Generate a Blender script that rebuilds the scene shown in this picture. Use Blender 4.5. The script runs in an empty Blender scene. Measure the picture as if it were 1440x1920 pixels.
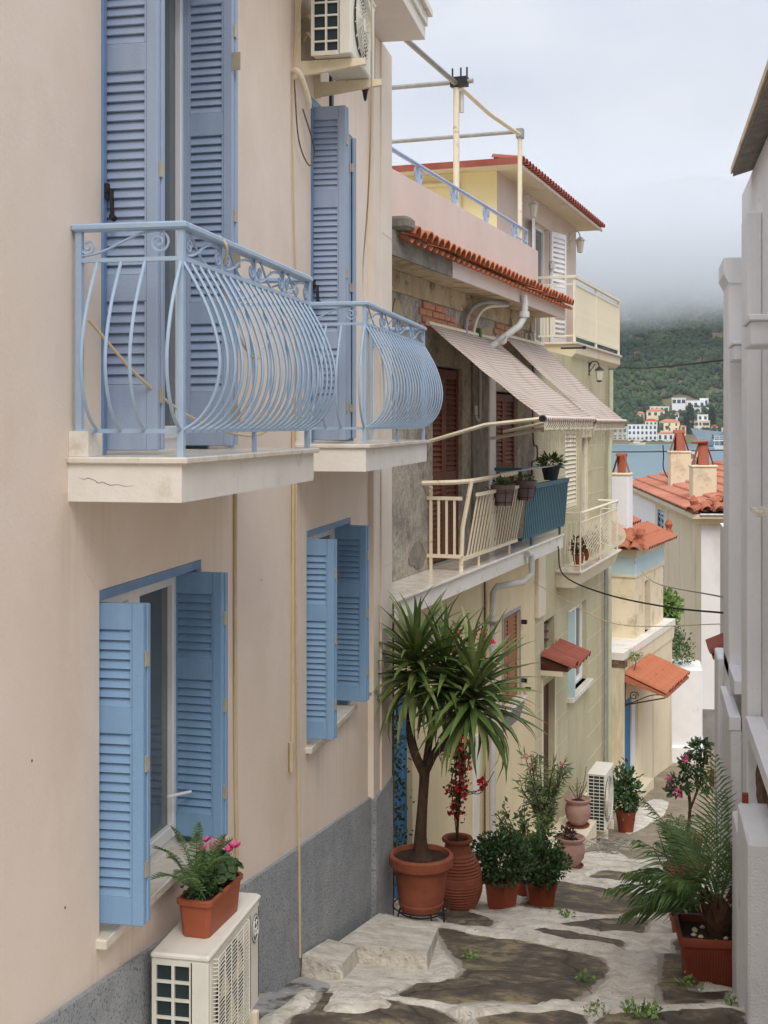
import bpy, math, random
from mathutils import Vector, Matrix, noise
random.seed(7)
sc = bpy.context.scene
PI = math.pi
R = math.radians

# ------------------------------------------------------------------ camera
cam_data = bpy.data.cameras.new("Camera")
cam = bpy.data.objects.new("Camera", cam_data)
sc.collection.objects.link(cam)
cam.location = (0, 0, 0)
YAW = math.atan((1205 - 720) / 2400)
cam.rotation_euler = (R(90), 0, YAW)
cam_data.sensor_fit = 'VERTICAL'
cam_data.sensor_height = 36
cam_data.lens = 45
cam_data.shift_y = -(960 - 795) / 1920
cam_data.clip_start = 0.1
cam_data.clip_end = 9000
sc.camera = cam
sc.render.resolution_x, sc.render.resolution_y = 768, 1024

# ------------------------------------------------------------------ sky, sun, exposure
SUN_EL, SUN_AZ = R(50), R(164)      # azimuth clockwise from +Y
world = bpy.data.worlds.new("World"); sc.world = world
world.use_nodes = True
wn = world.node_tree; wn.nodes.clear()
w_out = wn.nodes.new('ShaderNodeOutputWorld')
bg = wn.nodes.new('ShaderNodeBackground'); bg.inputs['Strength'].default_value = 0.13
sky = wn.nodes.new('ShaderNodeTexSky'); sky.sky_type = 'NISHITA'; sky.sun_disc = False
sky.sun_elevation = SUN_EL; sky.sun_rotation = SUN_AZ
sky.air_density = 1.0; sky.dust_density = 2.0
tc = wn.nodes.new('ShaderNodeTexCoord')
mp = wn.nodes.new('ShaderNodeMapping'); mp.inputs['Scale'].default_value = (1.0, 1.0, 2.2)
nz = wn.nodes.new('ShaderNodeTexNoise'); nz.inputs['Scale'].default_value = 4.2; nz.inputs['Detail'].default_value = 6; nz.inputs['Roughness'].default_value = 0.5
cr = wn.nodes.new('ShaderNodeValToRGB')
cr.color_ramp.elements[0].position = 0.38; cr.color_ramp.elements[0].color = (1.78, 1.91, 2.3, 1)
cr.color_ramp.elements[1].position = 0.62; cr.color_ramp.elements[1].color = (2.55, 2.59, 2.7, 1)
mix = wn.nodes.new('ShaderNodeMixRGB'); mix.inputs['Fac'].default_value = 0.9
L = wn.links.new
L(tc.outputs['Generated'], mp.inputs['Vector']); L(mp.outputs[0], nz.inputs['Vector']); L(nz.outputs['Fac'], cr.inputs['Fac'])
sxz = wn.nodes.new('ShaderNodeSeparateXYZ'); L(tc.outputs['Generated'], sxz.inputs[0])   # overcast sky: brighter towards the zenith
zr = wn.nodes.new('ShaderNodeMapRange'); zr.inputs['From Min'].default_value = 0.0; zr.inputs['From Max'].default_value = 1.0; zr.inputs['To Min'].default_value = 0.92; zr.inputs['To Max'].default_value = 2.9
L(sxz.outputs['Z'], zr.inputs['Value'])
mul = wn.nodes.new('ShaderNodeVectorMath'); mul.operation = 'SCALE'; L(cr.outputs[0], mul.inputs[0]); L(zr.outputs[0], mul.inputs['Scale'])
L(sky.outputs[0], mix.inputs['Color1']); L(mul.outputs[0], mix.inputs['Color2']); L(mix.outputs[0], bg.inputs['Color']); L(bg.outputs[0], w_out.inputs['Surface'])

sun_d = bpy.data.lights.new("Sun", 'SUN'); sun_d.energy = 1.3; sun_d.angle = R(32); sun_d.color = (1.0, 0.95, 0.88)
sun = bpy.data.objects.new("Sun", sun_d); sc.collection.objects.link(sun)
sdir = Vector((math.sin(SUN_AZ) * math.cos(SUN_EL), math.cos(SUN_AZ) * math.cos(SUN_EL), math.sin(SUN_EL)))
sun.rotation_euler = sdir.to_track_quat('Z', 'Y').to_euler()
sun.location = (3, -4, 12)
sc.view_settings.view_transform = 'Standard'
sc.view_settings.look = 'None'
sc.view_settings.gamma = 1
sc.view_settings.use_curve_mapping = False
sc.view_settings.exposure = 0.7
sc.render.engine = 'CYCLES'
sc.cycles.use_denoising = True
sc.cycles.max_bounces = 8; sc.cycles.diffuse_bounces = 4; sc.cycles.volume_bounces = 8
sc.cycles.transparent_max_bounces = 12

# ------------------------------------------------------------------ materials
def srgb(r, g, b):
    def c(u):
        u /= 255.0
        return u / 12.92 if u <= 0.04045 else ((u + 0.055) / 1.055) ** 2.4
    return (c(r), c(g), c(b), 1)

def new_mat(name):
    m = bpy.data.materials.new(name); m.use_nodes = True
    nt = m.node_tree; b = nt.nodes['Principled BSDF']
    return m, nt, b

def N(nt, t, **kw):
    n = nt.nodes.new(t)
    for k, v in kw.items():
        if k in n.inputs: n.inputs[k].default_value = v
        else: setattr(n, k, v)
    return n

def ramp(nt, stops):
    n = nt.nodes.new('ShaderNodeValToRGB'); e = n.color_ramp.elements
    while len(e) < len(stops): e.new(0.5)
    for i, (p, c) in enumerate(stops):
        e[i].position = p; e[i].color = c if len(c) == 4 else tuple(c) + (1,)
    return n

def vary(name, c1, c2, scale=3.0, rough=0.7, bump=0.0, bscale=60.0, detail=5, stops=(0.35, 0.65), spec=0.3, zs=1.0,
         metal=0.0, dirt=None, dirt_scale=1.5, dirt_at=(0.55, 0.75), dirt_z=1.0, coord='Object', bdist=0.01, speck=None):
    """two-tone noise colour, optional dirt layer and bump"""
    m, nt, b = new_mat(name)
    t = N(nt, 'ShaderNodeTexCoord'); mp = N(nt, 'ShaderNodeMapping'); mp.inputs['Scale'].default_value = (1, 1, zs)
    nt.links.new(t.outputs[coord], mp.inputs[0])
    n1 = N(nt, 'ShaderNodeTexNoise', Scale=scale, Detail=detail, Roughness=0.6)
    nt.links.new(mp.outputs[0], n1.inputs['Vector'])
    r = ramp(nt, [(stops[0], c1), (stops[1], c2)]); nt.links.new(n1.outputs['Fac'], r.inputs[0])
    col = r.outputs[0]
    if dirt:
        mp2 = N(nt, 'ShaderNodeMapping'); mp2.inputs['Scale'].default_value = (1, 1, dirt_z); mp2.inputs['Location'].default_value = (3.1, 1.7, 0.4)
        nt.links.new(t.outputs[coord], mp2.inputs[0])
        n2 = N(nt, 'ShaderNodeTexNoise', Scale=dirt_scale, Detail=8, Roughness=0.65); nt.links.new(mp2.outputs[0], n2.inputs['Vector'])
        r2 = ramp(nt, [(dirt_at[0], (0, 0, 0, 1)), (dirt_at[1], (1, 1, 1, 1))]); nt.links.new(n2.outputs['Fac'], r2.inputs[0])
        mx = N(nt, 'ShaderNodeMixRGB'); nt.links.new(r2.outputs[0], mx.inputs['Fac']); nt.links.new(col, mx.inputs['Color1']); mx.inputs['Color2'].default_value = dirt
        col = mx.outputs[0]
    if speck:
        n4 = N(nt, 'ShaderNodeTexNoise', Scale=speck[1], Detail=3, Roughness=0.7); nt.links.new(t.outputs[coord], n4.inputs['Vector'])
        r4 = ramp(nt, [(speck[2], (0, 0, 0, 1)), (speck[2] + 0.06, (1, 1, 1, 1))]); nt.links.new(n4.outputs['Fac'], r4.inputs[0])
        mx = N(nt, 'ShaderNodeMixRGB'); nt.links.new(r4.outputs[0], mx.inputs['Fac']); nt.links.new(col, mx.inputs['Color1']); mx.inputs['Color2'].default_value = speck[0]
        col = mx.outputs[0]
    nt.links.new(col, b.inputs['Base Color'])
    b.inputs['Roughness'].default_value = rough; b.inputs['Metallic'].default_value = metal
    b.inputs['Specular IOR Level'].default_value = spec
    if bump:
        n3 = N(nt, 'ShaderNodeTexNoise', Scale=bscale, Detail=4, Roughness=0.6); nt.links.new(t.outputs[coord], n3.inputs['Vector'])
        bp = N(nt, 'ShaderNodeBump', Strength=bump, Distance=bdist); nt.links.new(n3.outputs['Fac'], bp.inputs['Height']); nt.links.new(bp.outputs[0], b.inputs['Normal'])
    return m

M = {}
M['pink_wall'] = vary('pink_wall', srgb(236, 219, 202), srgb(240, 224, 209), 1.6, 0.88, 0.3, 45, zs=.9, dirt=srgb(226, 206, 186), dirt_scale=.9, dirt_at=(.48, .8), dirt_z=.8, bdist=.007)
def add_drips(m, rects, colr, amount):
    """rain drips below sills and slabs: rects = (y0, y1, z top, length) in the wall's own coordinates"""
    nt = m.node_tree; b = nt.nodes['Principled BSDF']; lk = nt.links.new; src = b.inputs['Base Color'].links[0].from_socket
    t = N(nt, 'ShaderNodeTexCoord'); sp = N(nt, 'ShaderNodeSeparateXYZ'); lk(t.outputs['Object'], sp.inputs[0])
    mp = N(nt, 'ShaderNodeMapping'); mp.inputs['Scale'].default_value = (1, 1, .06); lk(t.outputs['Object'], mp.inputs[0])
    n = N(nt, 'ShaderNodeTexNoise', Scale=11, Detail=6, Roughness=.6); lk(mp.outputs[0], n.inputs['Vector'])
    r = ramp(nt, [(.47, (0, 0, 0, 1)), (.72, (1, 1, 1, 1))]); lk(n.outputs['Fac'], r.inputs[0])
    tot = None
    def mr(sock, a, b_, c, d):
        q = N(nt, 'ShaderNodeMapRange'); q.interpolation_type = 'SMOOTHSTEP'
        for k, v in zip(('From Min', 'From Max', 'To Min', 'To Max'), (a, b_, c, d)): q.inputs[k].default_value = v
        lk(sock, q.inputs['Value']); return q.outputs[0]
    def mul(a, b_):
        q = N(nt, 'ShaderNodeMath', operation='MULTIPLY'); lk(a, q.inputs[0]); lk(b_, q.inputs[1]); return q.outputs[0]
    for y0, y1, z, l in rects:
        k = mul(mul(mr(sp.outputs['Y'], y0 - .06, y0 + .06, 0, 1), mr(sp.outputs['Y'], y1 - .06, y1 + .06, 1, 0)), mul(mr(sp.outputs['Z'], z - l, z, 0, 1), mr(sp.outputs['Z'], z, z + .02, 1, 0)))
        if tot is None: tot = k
        else:
            q = N(nt, 'ShaderNodeMath', operation='MAXIMUM'); lk(tot, q.inputs[0]); lk(k, q.inputs[1]); tot = q.outputs[0]
    f = N(nt, 'ShaderNodeMath', operation='MULTIPLY'); lk(mul(tot, r.outputs[0]), f.inputs[0]); f.inputs[1].default_value = amount
    mx = N(nt, 'ShaderNodeMixRGB'); lk(f.outputs[0], mx.inputs['Fac']); lk(src, mx.inputs['Color1']); mx.inputs['Color2'].default_value = colr
    lk(mx.outputs[0], b.inputs['Base Color'])
add_drips(M['pink_wall'], [(5.3, 6.85, -2.33, .8), (9.0, 10.55, -2.37, .8), (5.0, 5.5, -.3, 1.2), (6.9, 7.4, -.3, 1.4), (8.6, 9.0, -.3, 1.2), (-4, 11.4, 3.5, 1.6)], srgb(160, 136, 112), .25)
M['pilaster'] = vary('pilaster', srgb(230, 214, 196), srgb(236, 222, 206), 2, 0.8, 0.2, 60)
M['plinth'] = vary('plinth', srgb(170, 174, 179), srgb(186, 189, 192), 3, 0.95, 1.0, 60, bdist=.03, dirt=srgb(152, 155, 158), dirt_scale=2.5, speck=(srgb(128, 131, 135), 60, .56))
M['slab_white'] = vary('slab_white', srgb(228, 222, 211), srgb(236, 231, 222), 3, 0.7, 0.3, 30, dirt=srgb(200, 186, 165), dirt_scale=4, dirt_at=(.58, .75))
M['marble'] = vary('marble', srgb(232, 226, 214), srgb(214, 204, 186), 6, 0.22, 0, spec=.5, dirt=srgb(190, 168, 135), dirt_scale=9, dirt_at=(.6, .72))
M['shutter_up'] = vary('shutter_up', srgb(158, 174, 197), srgb(165, 181, 203), 4, 0.5, 0.25, 120, zs=.2, spec=.35, dirt=srgb(138, 154, 182), dirt_scale=3, dirt_at=(.5, .8), dirt_z=.2, speck=(srgb(178, 186, 204), 34, .71))
M['shutter_low'] = vary('shutter_low', srgb(128, 164, 198), srgb(137, 171, 204), 4, 0.45, 0.25, 120, zs=.2, spec=.4, dirt=srgb(112, 142, 172), dirt_scale=3, dirt_at=(.5, .8), dirt_z=.2, speck=(srgb(170, 186, 200), 34, .71))
M['frame_blue'] = vary('frame_blue', srgb(108, 142, 180), srgb(118, 150, 186), 5, 0.5)
M['rail_blue'] = vary('rail_blue', srgb(162, 185, 209), srgb(171, 192, 214), 9, 0.38, spec=.45, dirt=srgb(150, 150, 140), dirt_scale=30, dirt_at=(.68, .75))
M['rail_lav'] = vary('rail_lav', srgb(150, 168, 200), srgb(165, 182, 210), 9, 0.38, spec=.45)
M['pvc'] = vary('pvc', srgb(232, 232, 230), srgb(238, 238, 236), 3, 0.4, spec=.4)
M['room_dark'] = vary('room_dark', srgb(40, 40, 42), srgb(52, 50, 50), 3, 0.9)  # near-black: the shade of unlit rooms put into the backing colour
M['white_wall'] = vary('white_wall', srgb(244, 244, 244), srgb(249, 248, 247), 1.5, 0.85, 0.5, 40, dirt=srgb(228, 227, 224), dirt_scale=1.6, dirt_z=.5, bdist=.012, speck=(srgb(222, 220, 214), 5, .66))
M['white_rough'] = vary('white_rough', srgb(240, 240, 240), srgb(247, 246, 245), 3, 0.9, 0.8, 70, bdist=.02, dirt=srgb(196, 192, 186), dirt_scale=3, dirt_at=(.62, .85))
M['white_flat'] = vary('white_flat', srgb(238, 238, 240), srgb(244, 244, 245), 3, 0.7)
M['cream_wall'] = vary('cream_wall', srgb(216, 197, 158), srgb(224, 207, 171), 1.3, 0.85, 0.25, 60, dirt=srgb(206, 190, 158), dirt_scale=1.6, dirt_at=(.52, .8), dirt_z=.35)
M['cream_pale'] = vary('cream_pale', srgb(218, 206, 177), srgb(226, 215, 190), 1.3, 0.85, 0.25, 50, dirt=srgb(180, 168, 140), dirt_scale=1.3, dirt_at=(.55, .85), dirt_z=.22)
M['streaked'] = vary('streaked', srgb(224, 209, 177), srgb(232, 219, 192), 1.0, 0.9, 0.3, 40, dirt=srgb(132, 122, 104), dirt_scale=1.6, dirt_at=(.54, .8), dirt_z=.14)
M['green_wall'] = vary('green_wall', srgb(188, 179, 146), srgb(197, 189, 158), 1.4, 0.85, 0.25, 50, dirt=srgb(166, 157, 124), dirt_scale=1.6, dirt_at=(.52, .8), dirt_z=.4)
M['green_joint'] = vary('green_joint', srgb(204, 199, 166), srgb(212, 208, 178), 3, 0.9)
M['yellow_wall'] = vary('yellow_wall', srgb(238, 222, 172), srgb(243, 229, 184), 1.3, 0.85, 0.2, 50)
M['rose_wall'] = vary('rose_wall', srgb(218, 200, 188), srgb(225, 208, 197), 1.2, 0.85, 0.2, 60, dirt=srgb(206, 186, 174), dirt_scale=.9, dirt_z=.4)
M['grey_white'] = vary('grey_white', srgb(226, 222, 220), srgb(233, 230, 228), 1.2, 0.9, 0.2, 40, dirt=srgb(205, 200, 196), dirt_scale=1, dirt_z=.4)
M['grey_plinth'] = vary('grey_plinth', srgb(128, 124, 120), srgb(146, 142, 137), 2, 0.95, 0.6, 20, dirt=srgb(105, 102, 98))
M['palecyan'] = vary('palecyan', srgb(186, 210, 216), srgb(194, 216, 221), 2, 0.85)
M['concrete_raw'] = vary('concrete_raw', srgb(120, 114, 106), srgb(150, 143, 132), 5, 0.95, 0.8, 22, dirt=srgb(84, 80, 75), dirt_scale=3, bdist=.02)
M['soffit'] = vary('soffit', srgb(206, 190, 160), srgb(190, 170, 138), 2.5, 0.9, 0.3, 30, dirt=srgb(138, 118, 90), dirt_scale=2.2, dirt_at=(.5, .66))
M['cornice_pink'] = vary('cornice_pink', srgb(222, 206, 194), srgb(230, 215, 204), 2, 0.85, 0.2, 50)

def old_plaster():
    m, nt, b = new_mat('old_plaster')
    t = N(nt, 'ShaderNodeTexCoord')
    n1 = N(nt, 'ShaderNodeTexNoise', Scale=2.2, Detail=9, Roughness=0.68); nt.links.new(t.outputs['Object'], n1.inputs['Vector'])
    r = ramp(nt, [(.28, srgb(128, 120, 108)), (.42, srgb(168, 161, 149)), (.54, srgb(196, 188, 174)), (.64, srgb(208, 188, 156)), (.75, srgb(178, 154, 122))])
    nt.links.new(n1.outputs['Fac'], r.inputs[0])
    n2 = N(nt, 'ShaderNodeTexNoise', Scale=14, Detail=8, Roughness=0.75); nt.links.new(t.outputs['Object'], n2.inputs['Vector'])
    r2 = ramp(nt, [(.35, (.62, .62, .62, 1)), (.6, (1.05, 1.05, 1.05, 1))]); nt.links.new(n2.outputs['Fac'], r2.inputs[0])
    mx = N(nt, 'ShaderNodeMixRGB', blend_type='MULTIPLY'); mx.inputs['Fac'].default_value = 1
    nt.links.new(r.outputs[0], mx.inputs['Color1']); nt.links.new(r2.outputs[0], mx.inputs['Color2']); nt.links.new(mx.outputs[0], b.inputs['Base Color'])
    ad = N(nt, 'ShaderNodeMath', operation='ADD'); nt.links.new(n1.outputs['Fac'], ad.inputs[0]); nt.links.new(n2.outputs['Fac'], ad.inputs[1])
    bp = N(nt, 'ShaderNodeBump', Strength=0.9, Distance=0.04); nt.links.new(ad.outputs[0], bp.inputs['Height']); nt.links.new(bp.outputs[0], b.inputs['Normal'])
    b.inputs['Roughness'].default_value = .95; b.inputs['Specular IOR Level'].default_value = .1
    return m
M['old_plaster'] = old_plaster()
M['beam'] = vary('beam', srgb(176, 156, 124), srgb(198, 182, 154), 3.5, 0.95, 0.8, 18, dirt=srgb(104, 94, 80), dirt_scale=2.6, dirt_at=(.54, .64), bdist=.03)
M['brick'] = vary('brick', srgb(182, 122, 92), srgb(204, 146, 116), 9, 0.9, 0.6, 40, dirt=srgb(150, 120, 96), dirt_scale=14)
M['terracotta'] = vary('terracotta', srgb(138, 76, 55), srgb(154, 89, 66), 6, 0.7, 0.2, 40, dirt=srgb(132, 76, 56), dirt_scale=7)
M['pot_dark'] = vary('pot_dark', srgb(126, 58, 40), srgb(140, 68, 46), 5, 0.55, 0.1, 40)
M['pot_plastic'] = vary('pot_plastic', srgb(152, 80, 54), srgb(162, 88, 60), 5, 0.5)
M['pot_pink'] = vary('pot_pink', srgb(158, 124, 112), srgb(172, 138, 126), 6, 0.8, 0.2, 40)
M['pot_mauve'] = vary('pot_mauve', srgb(116, 98, 96), srgb(128, 108, 104), 6, 0.7)
M['tile'] = vary('tile', srgb(180, 108, 76), srgb(198, 128, 94), 7, 0.8, 0.3, 40, dirt=srgb(150, 92, 66), dirt_scale=6, dirt_at=(.56, .72))
M['tile_old'] = vary('tile_old', srgb(168, 96, 70), srgb(186, 118, 90), 4, 0.85, 0.4, 40, dirt=srgb(98, 82, 68), dirt_scale=3.5, dirt_at=(.52, .68))
M['tile_roof'] = vary('tile_roof', srgb(178, 118, 95), srgb(194, 136, 113), 1.2, 0.85, 0.3, 12, dirt=srgb(178, 104, 80), dirt_scale=2.2, dirt_at=(.5, .7))
M['tile_red'] = vary('tile_red', srgb(142, 74, 60), srgb(158, 90, 76), 5, 0.7, 0.2, 30)
M['tile_orange'] = vary('tile_orange', srgb(172, 100, 66), srgb(188, 116, 80), 5, 0.6, 0.2, 30, dirt=srgb(170, 84, 44), dirt_scale=6)
M['chimney_wall'] = vary('chimney_wall', srgb(226, 210, 176), srgb(236, 222, 194), 2, 0.9, 0.3, 30, dirt=srgb(170, 156, 132), dirt_scale=2, dirt_at=(.52, .72))
M['brown_wood'] = vary('brown_wood', srgb(104, 58, 40), srgb(122, 70, 48), 5, 0.55, 0.1, 60, zs=.2)
M['tan_wood'] = vary('tan_wood', srgb(140, 90, 58), srgb(158, 106, 70), 5, 0.55, 0.1, 60, zs=.2)
M['dark_door'] = vary('dark_door', srgb(74, 40, 30), srgb(86, 48, 36), 5, 0.5)
M['blue_door'] = vary('blue_door', srgb(34, 104, 150), srgb(42, 114, 160), 5, 0.5)
M['ac_white'] = vary('ac_white', srgb(222, 218, 204), srgb(228, 225, 213), 4, 0.5, spec=.4, dirt=srgb(204, 194, 172), dirt_scale=5, dirt_at=(.58, .8))
M['ac_dark'] = vary('ac_dark', srgb(38, 52, 54), srgb(48, 60, 60), 20, 0.6)
M['black_iron'] = vary('black_iron', srgb(30, 28, 28), srgb(40, 38, 37), 9, 0.5, spec=.4)
M['steel'] = vary('steel', srgb(150, 150, 146), srgb(170, 168, 160), 12, 0.45, metal=.6)
M['hinge'] = vary('hinge', srgb(188, 176, 150), srgb(202, 190, 164), 12, 0.4, metal=.5)
M['pipe_grey'] = vary('pipe_grey', srgb(150, 152, 154), srgb(166, 167, 168), 6, 0.6, metal=.2, dirt=srgb(188, 170, 140), dirt_scale=4, dirt_at=(.56, .7))
M['pipe_cream'] = vary('pipe_cream', srgb(224, 212, 184), srgb(234, 224, 200), 6, 0.6, dirt=srgb(190, 170, 136), dirt_scale=9, dirt_at=(.6, .7))
M['pipe_white'] = vary('pipe_white', srgb(200, 199, 194), srgb(210, 208, 202), 6, 0.5, dirt=srgb(170, 160, 142), dirt_scale=5)
M['pipe_green'] = vary('pipe_green', srgb(176, 178, 150), srgb(188, 190, 162), 6, 0.6)
M['cable_beige'] = vary('cable_beige', srgb(206, 186, 150), srgb(214, 196, 162), 8, 0.7)
M['cable_dark'] = vary('cable_dark', srgb(44, 42, 40), srgb(54, 52, 48), 8, 0.7)
M['cream_metal'] = vary('cream_metal', srgb(228, 214, 182), srgb(236, 224, 196), 9, 0.5, dirt=srgb(176, 132, 86), dirt_scale=16, dirt_at=(.6, .7))
M['teal_metal'] = vary('teal_metal', srgb(50, 104, 120), srgb(60, 114, 130), 9, 0.5)
M['ivory_metal'] = vary('ivory_metal', srgb(230, 220, 196), srgb(236, 228, 206), 9, 0.5)
M['soil'] = vary('soil', srgb(56, 42, 32), srgb(78, 60, 46), 30, 0.95, 1.0, 60, bdist=.03)
M['trunk'] = vary('trunk', srgb(62, 46, 36), srgb(88, 68, 54), 10, 0.9, 1.0, 40, zs=.5, bdist=.02)
M['trunk_dark'] = vary('trunk_dark', srgb(70, 46, 34), srgb(98, 70, 50), 10, 0.9, 0.8, 40, bdist=.02)
M['yucca'] = vary('yucca', srgb(72, 96, 48), srgb(106, 126, 66), 2.5, 0.42, spec=.4)
M['yucca_pale'] = vary('yucca_pale', srgb(116, 130, 76), srgb(140, 148, 92), 2.5, 0.45, spec=.4)
M['leaf_dark'] = vary('leaf_dark', srgb(46, 72, 40), srgb(72, 98, 54), 9, 0.5, spec=.4)
M['leaf_mid'] = vary('leaf_mid', srgb(76, 100, 56), srgb(104, 126, 74), 9, 0.5, spec=.35)
M['leaf_bright'] = vary('leaf_bright', srgb(100, 132, 66), srgb(128, 156, 86), 9, 0.5)
M['leaf_fern'] = vary('leaf_fern', srgb(78, 108, 62), srgb(108, 136, 84), 9, 0.6)
M['leaf_olive'] = vary('leaf_olive', srgb(96, 116, 78), srgb(118, 136, 92), 9, 0.5)
M['palm'] = vary('palm', srgb(74, 102, 54), srgb(106, 130, 74), 5, 0.45, spec=.4)
M['red_flower'] = vary('red_flower', srgb(178, 30, 42), srgb(206, 50, 60), 20, 0.6)
M['pink_flower'] = vary('pink_flower', srgb(200, 40, 110), srgb(226, 110, 160), 30, 0.6)
M['white_paint_ground'] = vary('white_paint_ground', srgb(196, 188, 173), srgb(230, 224, 212), 5, 0.8, 1.0, 11, detail=9, dirt=srgb(172, 159, 138), dirt_scale=3.2, dirt_at=(.53, .72), bdist=.05, speck=(srgb(120, 108, 90), 22, .645))
def paving_mat():
    """dark worn cement slab; whitewash from the joints has crept over its rim (rim attribute), cracks by cells"""
    m, nt, b = new_mat('paving'); t = N(nt, 'ShaderNodeTexCoord'); lk = nt.links.new
    n1 = N(nt, 'ShaderNodeTexNoise', Scale=2.9, Detail=12, Roughness=.72); lk(t.outputs['Object'], n1.inputs['Vector'])
    r = ramp(nt, [(.34, srgb(66, 60, 52)), (.45, srgb(102, 93, 80)), (.52, srgb(124, 114, 97)), (.6, srgb(172, 156, 126))]); lk(n1.outputs['Fac'], r.inputs[0])
    nd = N(nt, 'ShaderNodeTexNoise', Scale=3.5, Detail=4); lk(t.outputs['Object'], nd.inputs['Vector'])
    mx = N(nt, 'ShaderNodeMixRGB'); mx.inputs['Fac'].default_value = .22; lk(t.outputs['Object'], mx.inputs['Color1']); lk(nd.outputs['Color'], mx.inputs['Color2'])
    vo = N(nt, 'ShaderNodeTexVoronoi', feature='DISTANCE_TO_EDGE', Scale=.9); lk(mx.outputs[0], vo.inputs['Vector'])
    rc = ramp(nt, [(.0, (.25, .24, .22, 1)), (.022, (1, 1, 1, 1))]); lk(vo.outputs['Distance'], rc.inputs[0])
    m1 = N(nt, 'ShaderNodeMixRGB', blend_type='MULTIPLY'); m1.inputs['Fac'].default_value = .6; lk(r.outputs[0], m1.inputs['Color1']); lk(rc.outputs[0], m1.inputs['Color2'])
    at_ = N(nt, 'ShaderNodeAttribute'); at_.attribute_name = 'rim'
    n2 = N(nt, 'ShaderNodeTexNoise', Scale=7, Detail=8, Roughness=.7); lk(t.outputs['Object'], n2.inputs['Vector'])
    ad = N(nt, 'ShaderNodeMath', operation='ADD'); lk(at_.outputs['Fac'], ad.inputs[0]); lk(n2.outputs['Fac'], ad.inputs[1])
    rw = ramp(nt, [(1.0 - .14, (0, 0, 0, 1)), (1.0, (1, 1, 1, 1))]); 
    sb = N(nt, 'ShaderNodeMath', operation='SUBTRACT'); lk(ad.outputs[0], sb.inputs[0]); sb.inputs[1].default_value = .12; lk(sb.outputs[0], rw.inputs[0])
    m2 = N(nt, 'ShaderNodeMixRGB'); lk(rw.outputs[0], m2.inputs['Fac']); lk(m1.outputs[0], m2.inputs['Color1']); m2.inputs['Color2'].default_value = srgb(190, 182, 168)
    lk(m2.outputs[0], b.inputs['Base Color'])
    n3 = N(nt, 'ShaderNodeTexNoise', Scale=9, Detail=10, Roughness=.7); lk(t.outputs['Object'], n3.inputs['Vector'])
    m3 = N(nt, 'ShaderNodeMath', operation='MULTIPLY'); lk(n3.outputs['Fac'], m3.inputs[0]); lk(rc.outputs[0], m3.inputs[1])
    bp = N(nt, 'ShaderNodeBump', Strength=1.0, Distance=.07); lk(m3.outputs[0], bp.inputs['Height']); lk(bp.outputs[0], b.inputs['Normal'])
    rr = ramp(nt, [(.35, (.42, .42, .42, 1)), (.6, (.8, .8, .8, 1))]); lk(n1.outputs['Fac'], rr.inputs[0]); lk(rr.outputs[0], b.inputs['Roughness'])
    b.inputs['Specular IOR Level'].default_value = .35
    return m
M['paving'] = paving_mat()
M['paving_far'] = vary('paving_far', srgb(132, 120, 102), srgb(156, 142, 122), 1.8, 0.85, 0.7, 12, dirt=srgb(176, 164, 144), dirt_scale=1.2, dirt_at=(.54, .7), bdist=.03)
M['ground_grey'] = vary('ground_grey', srgb(150, 150, 148), srgb(176, 175, 172), 4, 0.8, 0.8, 14, dirt=srgb(92, 86, 78), dirt_scale=3, dirt_at=(.5, .58))
M['earth'] = vary('earth', srgb(120, 108, 92), srgb(138, 126, 108), .3, 0.95)
M['stone_brown'] = vary('stone_brown', srgb(96, 78, 60), srgb(134, 112, 90), 7, 0.95, 1.0, 18, bdist=.06)
M['fringe'] = vary('fringe', srgb(140, 126, 100), srgb(176, 162, 134), 20, 0.9)
M['lamp_glass'] = vary('lamp_glass', srgb(206, 202, 186), srgb(214, 210, 196), 5, 0.3)
M['navy_logo'] = vary('navy_logo', srgb(96, 108, 124), srgb(104, 116, 132), 20, 0.5)

def glass_mat(name, col, rough=.05):
    m, nt, b = new_mat(name)
    t = N(nt, 'ShaderNodeTexCoord'); n1 = N(nt, 'ShaderNodeTexNoise', Scale=1.5, Detail=2); nt.links.new(t.outputs['Object'], n1.inputs['Vector'])
    r = ramp(nt, [(.3, tuple(c * .8 for c in col[:3])), (.7, col)]); nt.links.new(n1.outputs['Fac'], r.inputs[0]); nt.links.new(r.outputs[0], b.inputs['Base Color'])
    b.inputs['Roughness'].default_value = rough; b.inputs['Specular IOR Level'].default_value = .8
    return m
M['glass'] = glass_mat('glass', srgb(96, 104, 108))
M['far_glass'] = glass_mat('far_glass', srgb(70, 80, 92), .2)

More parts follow.
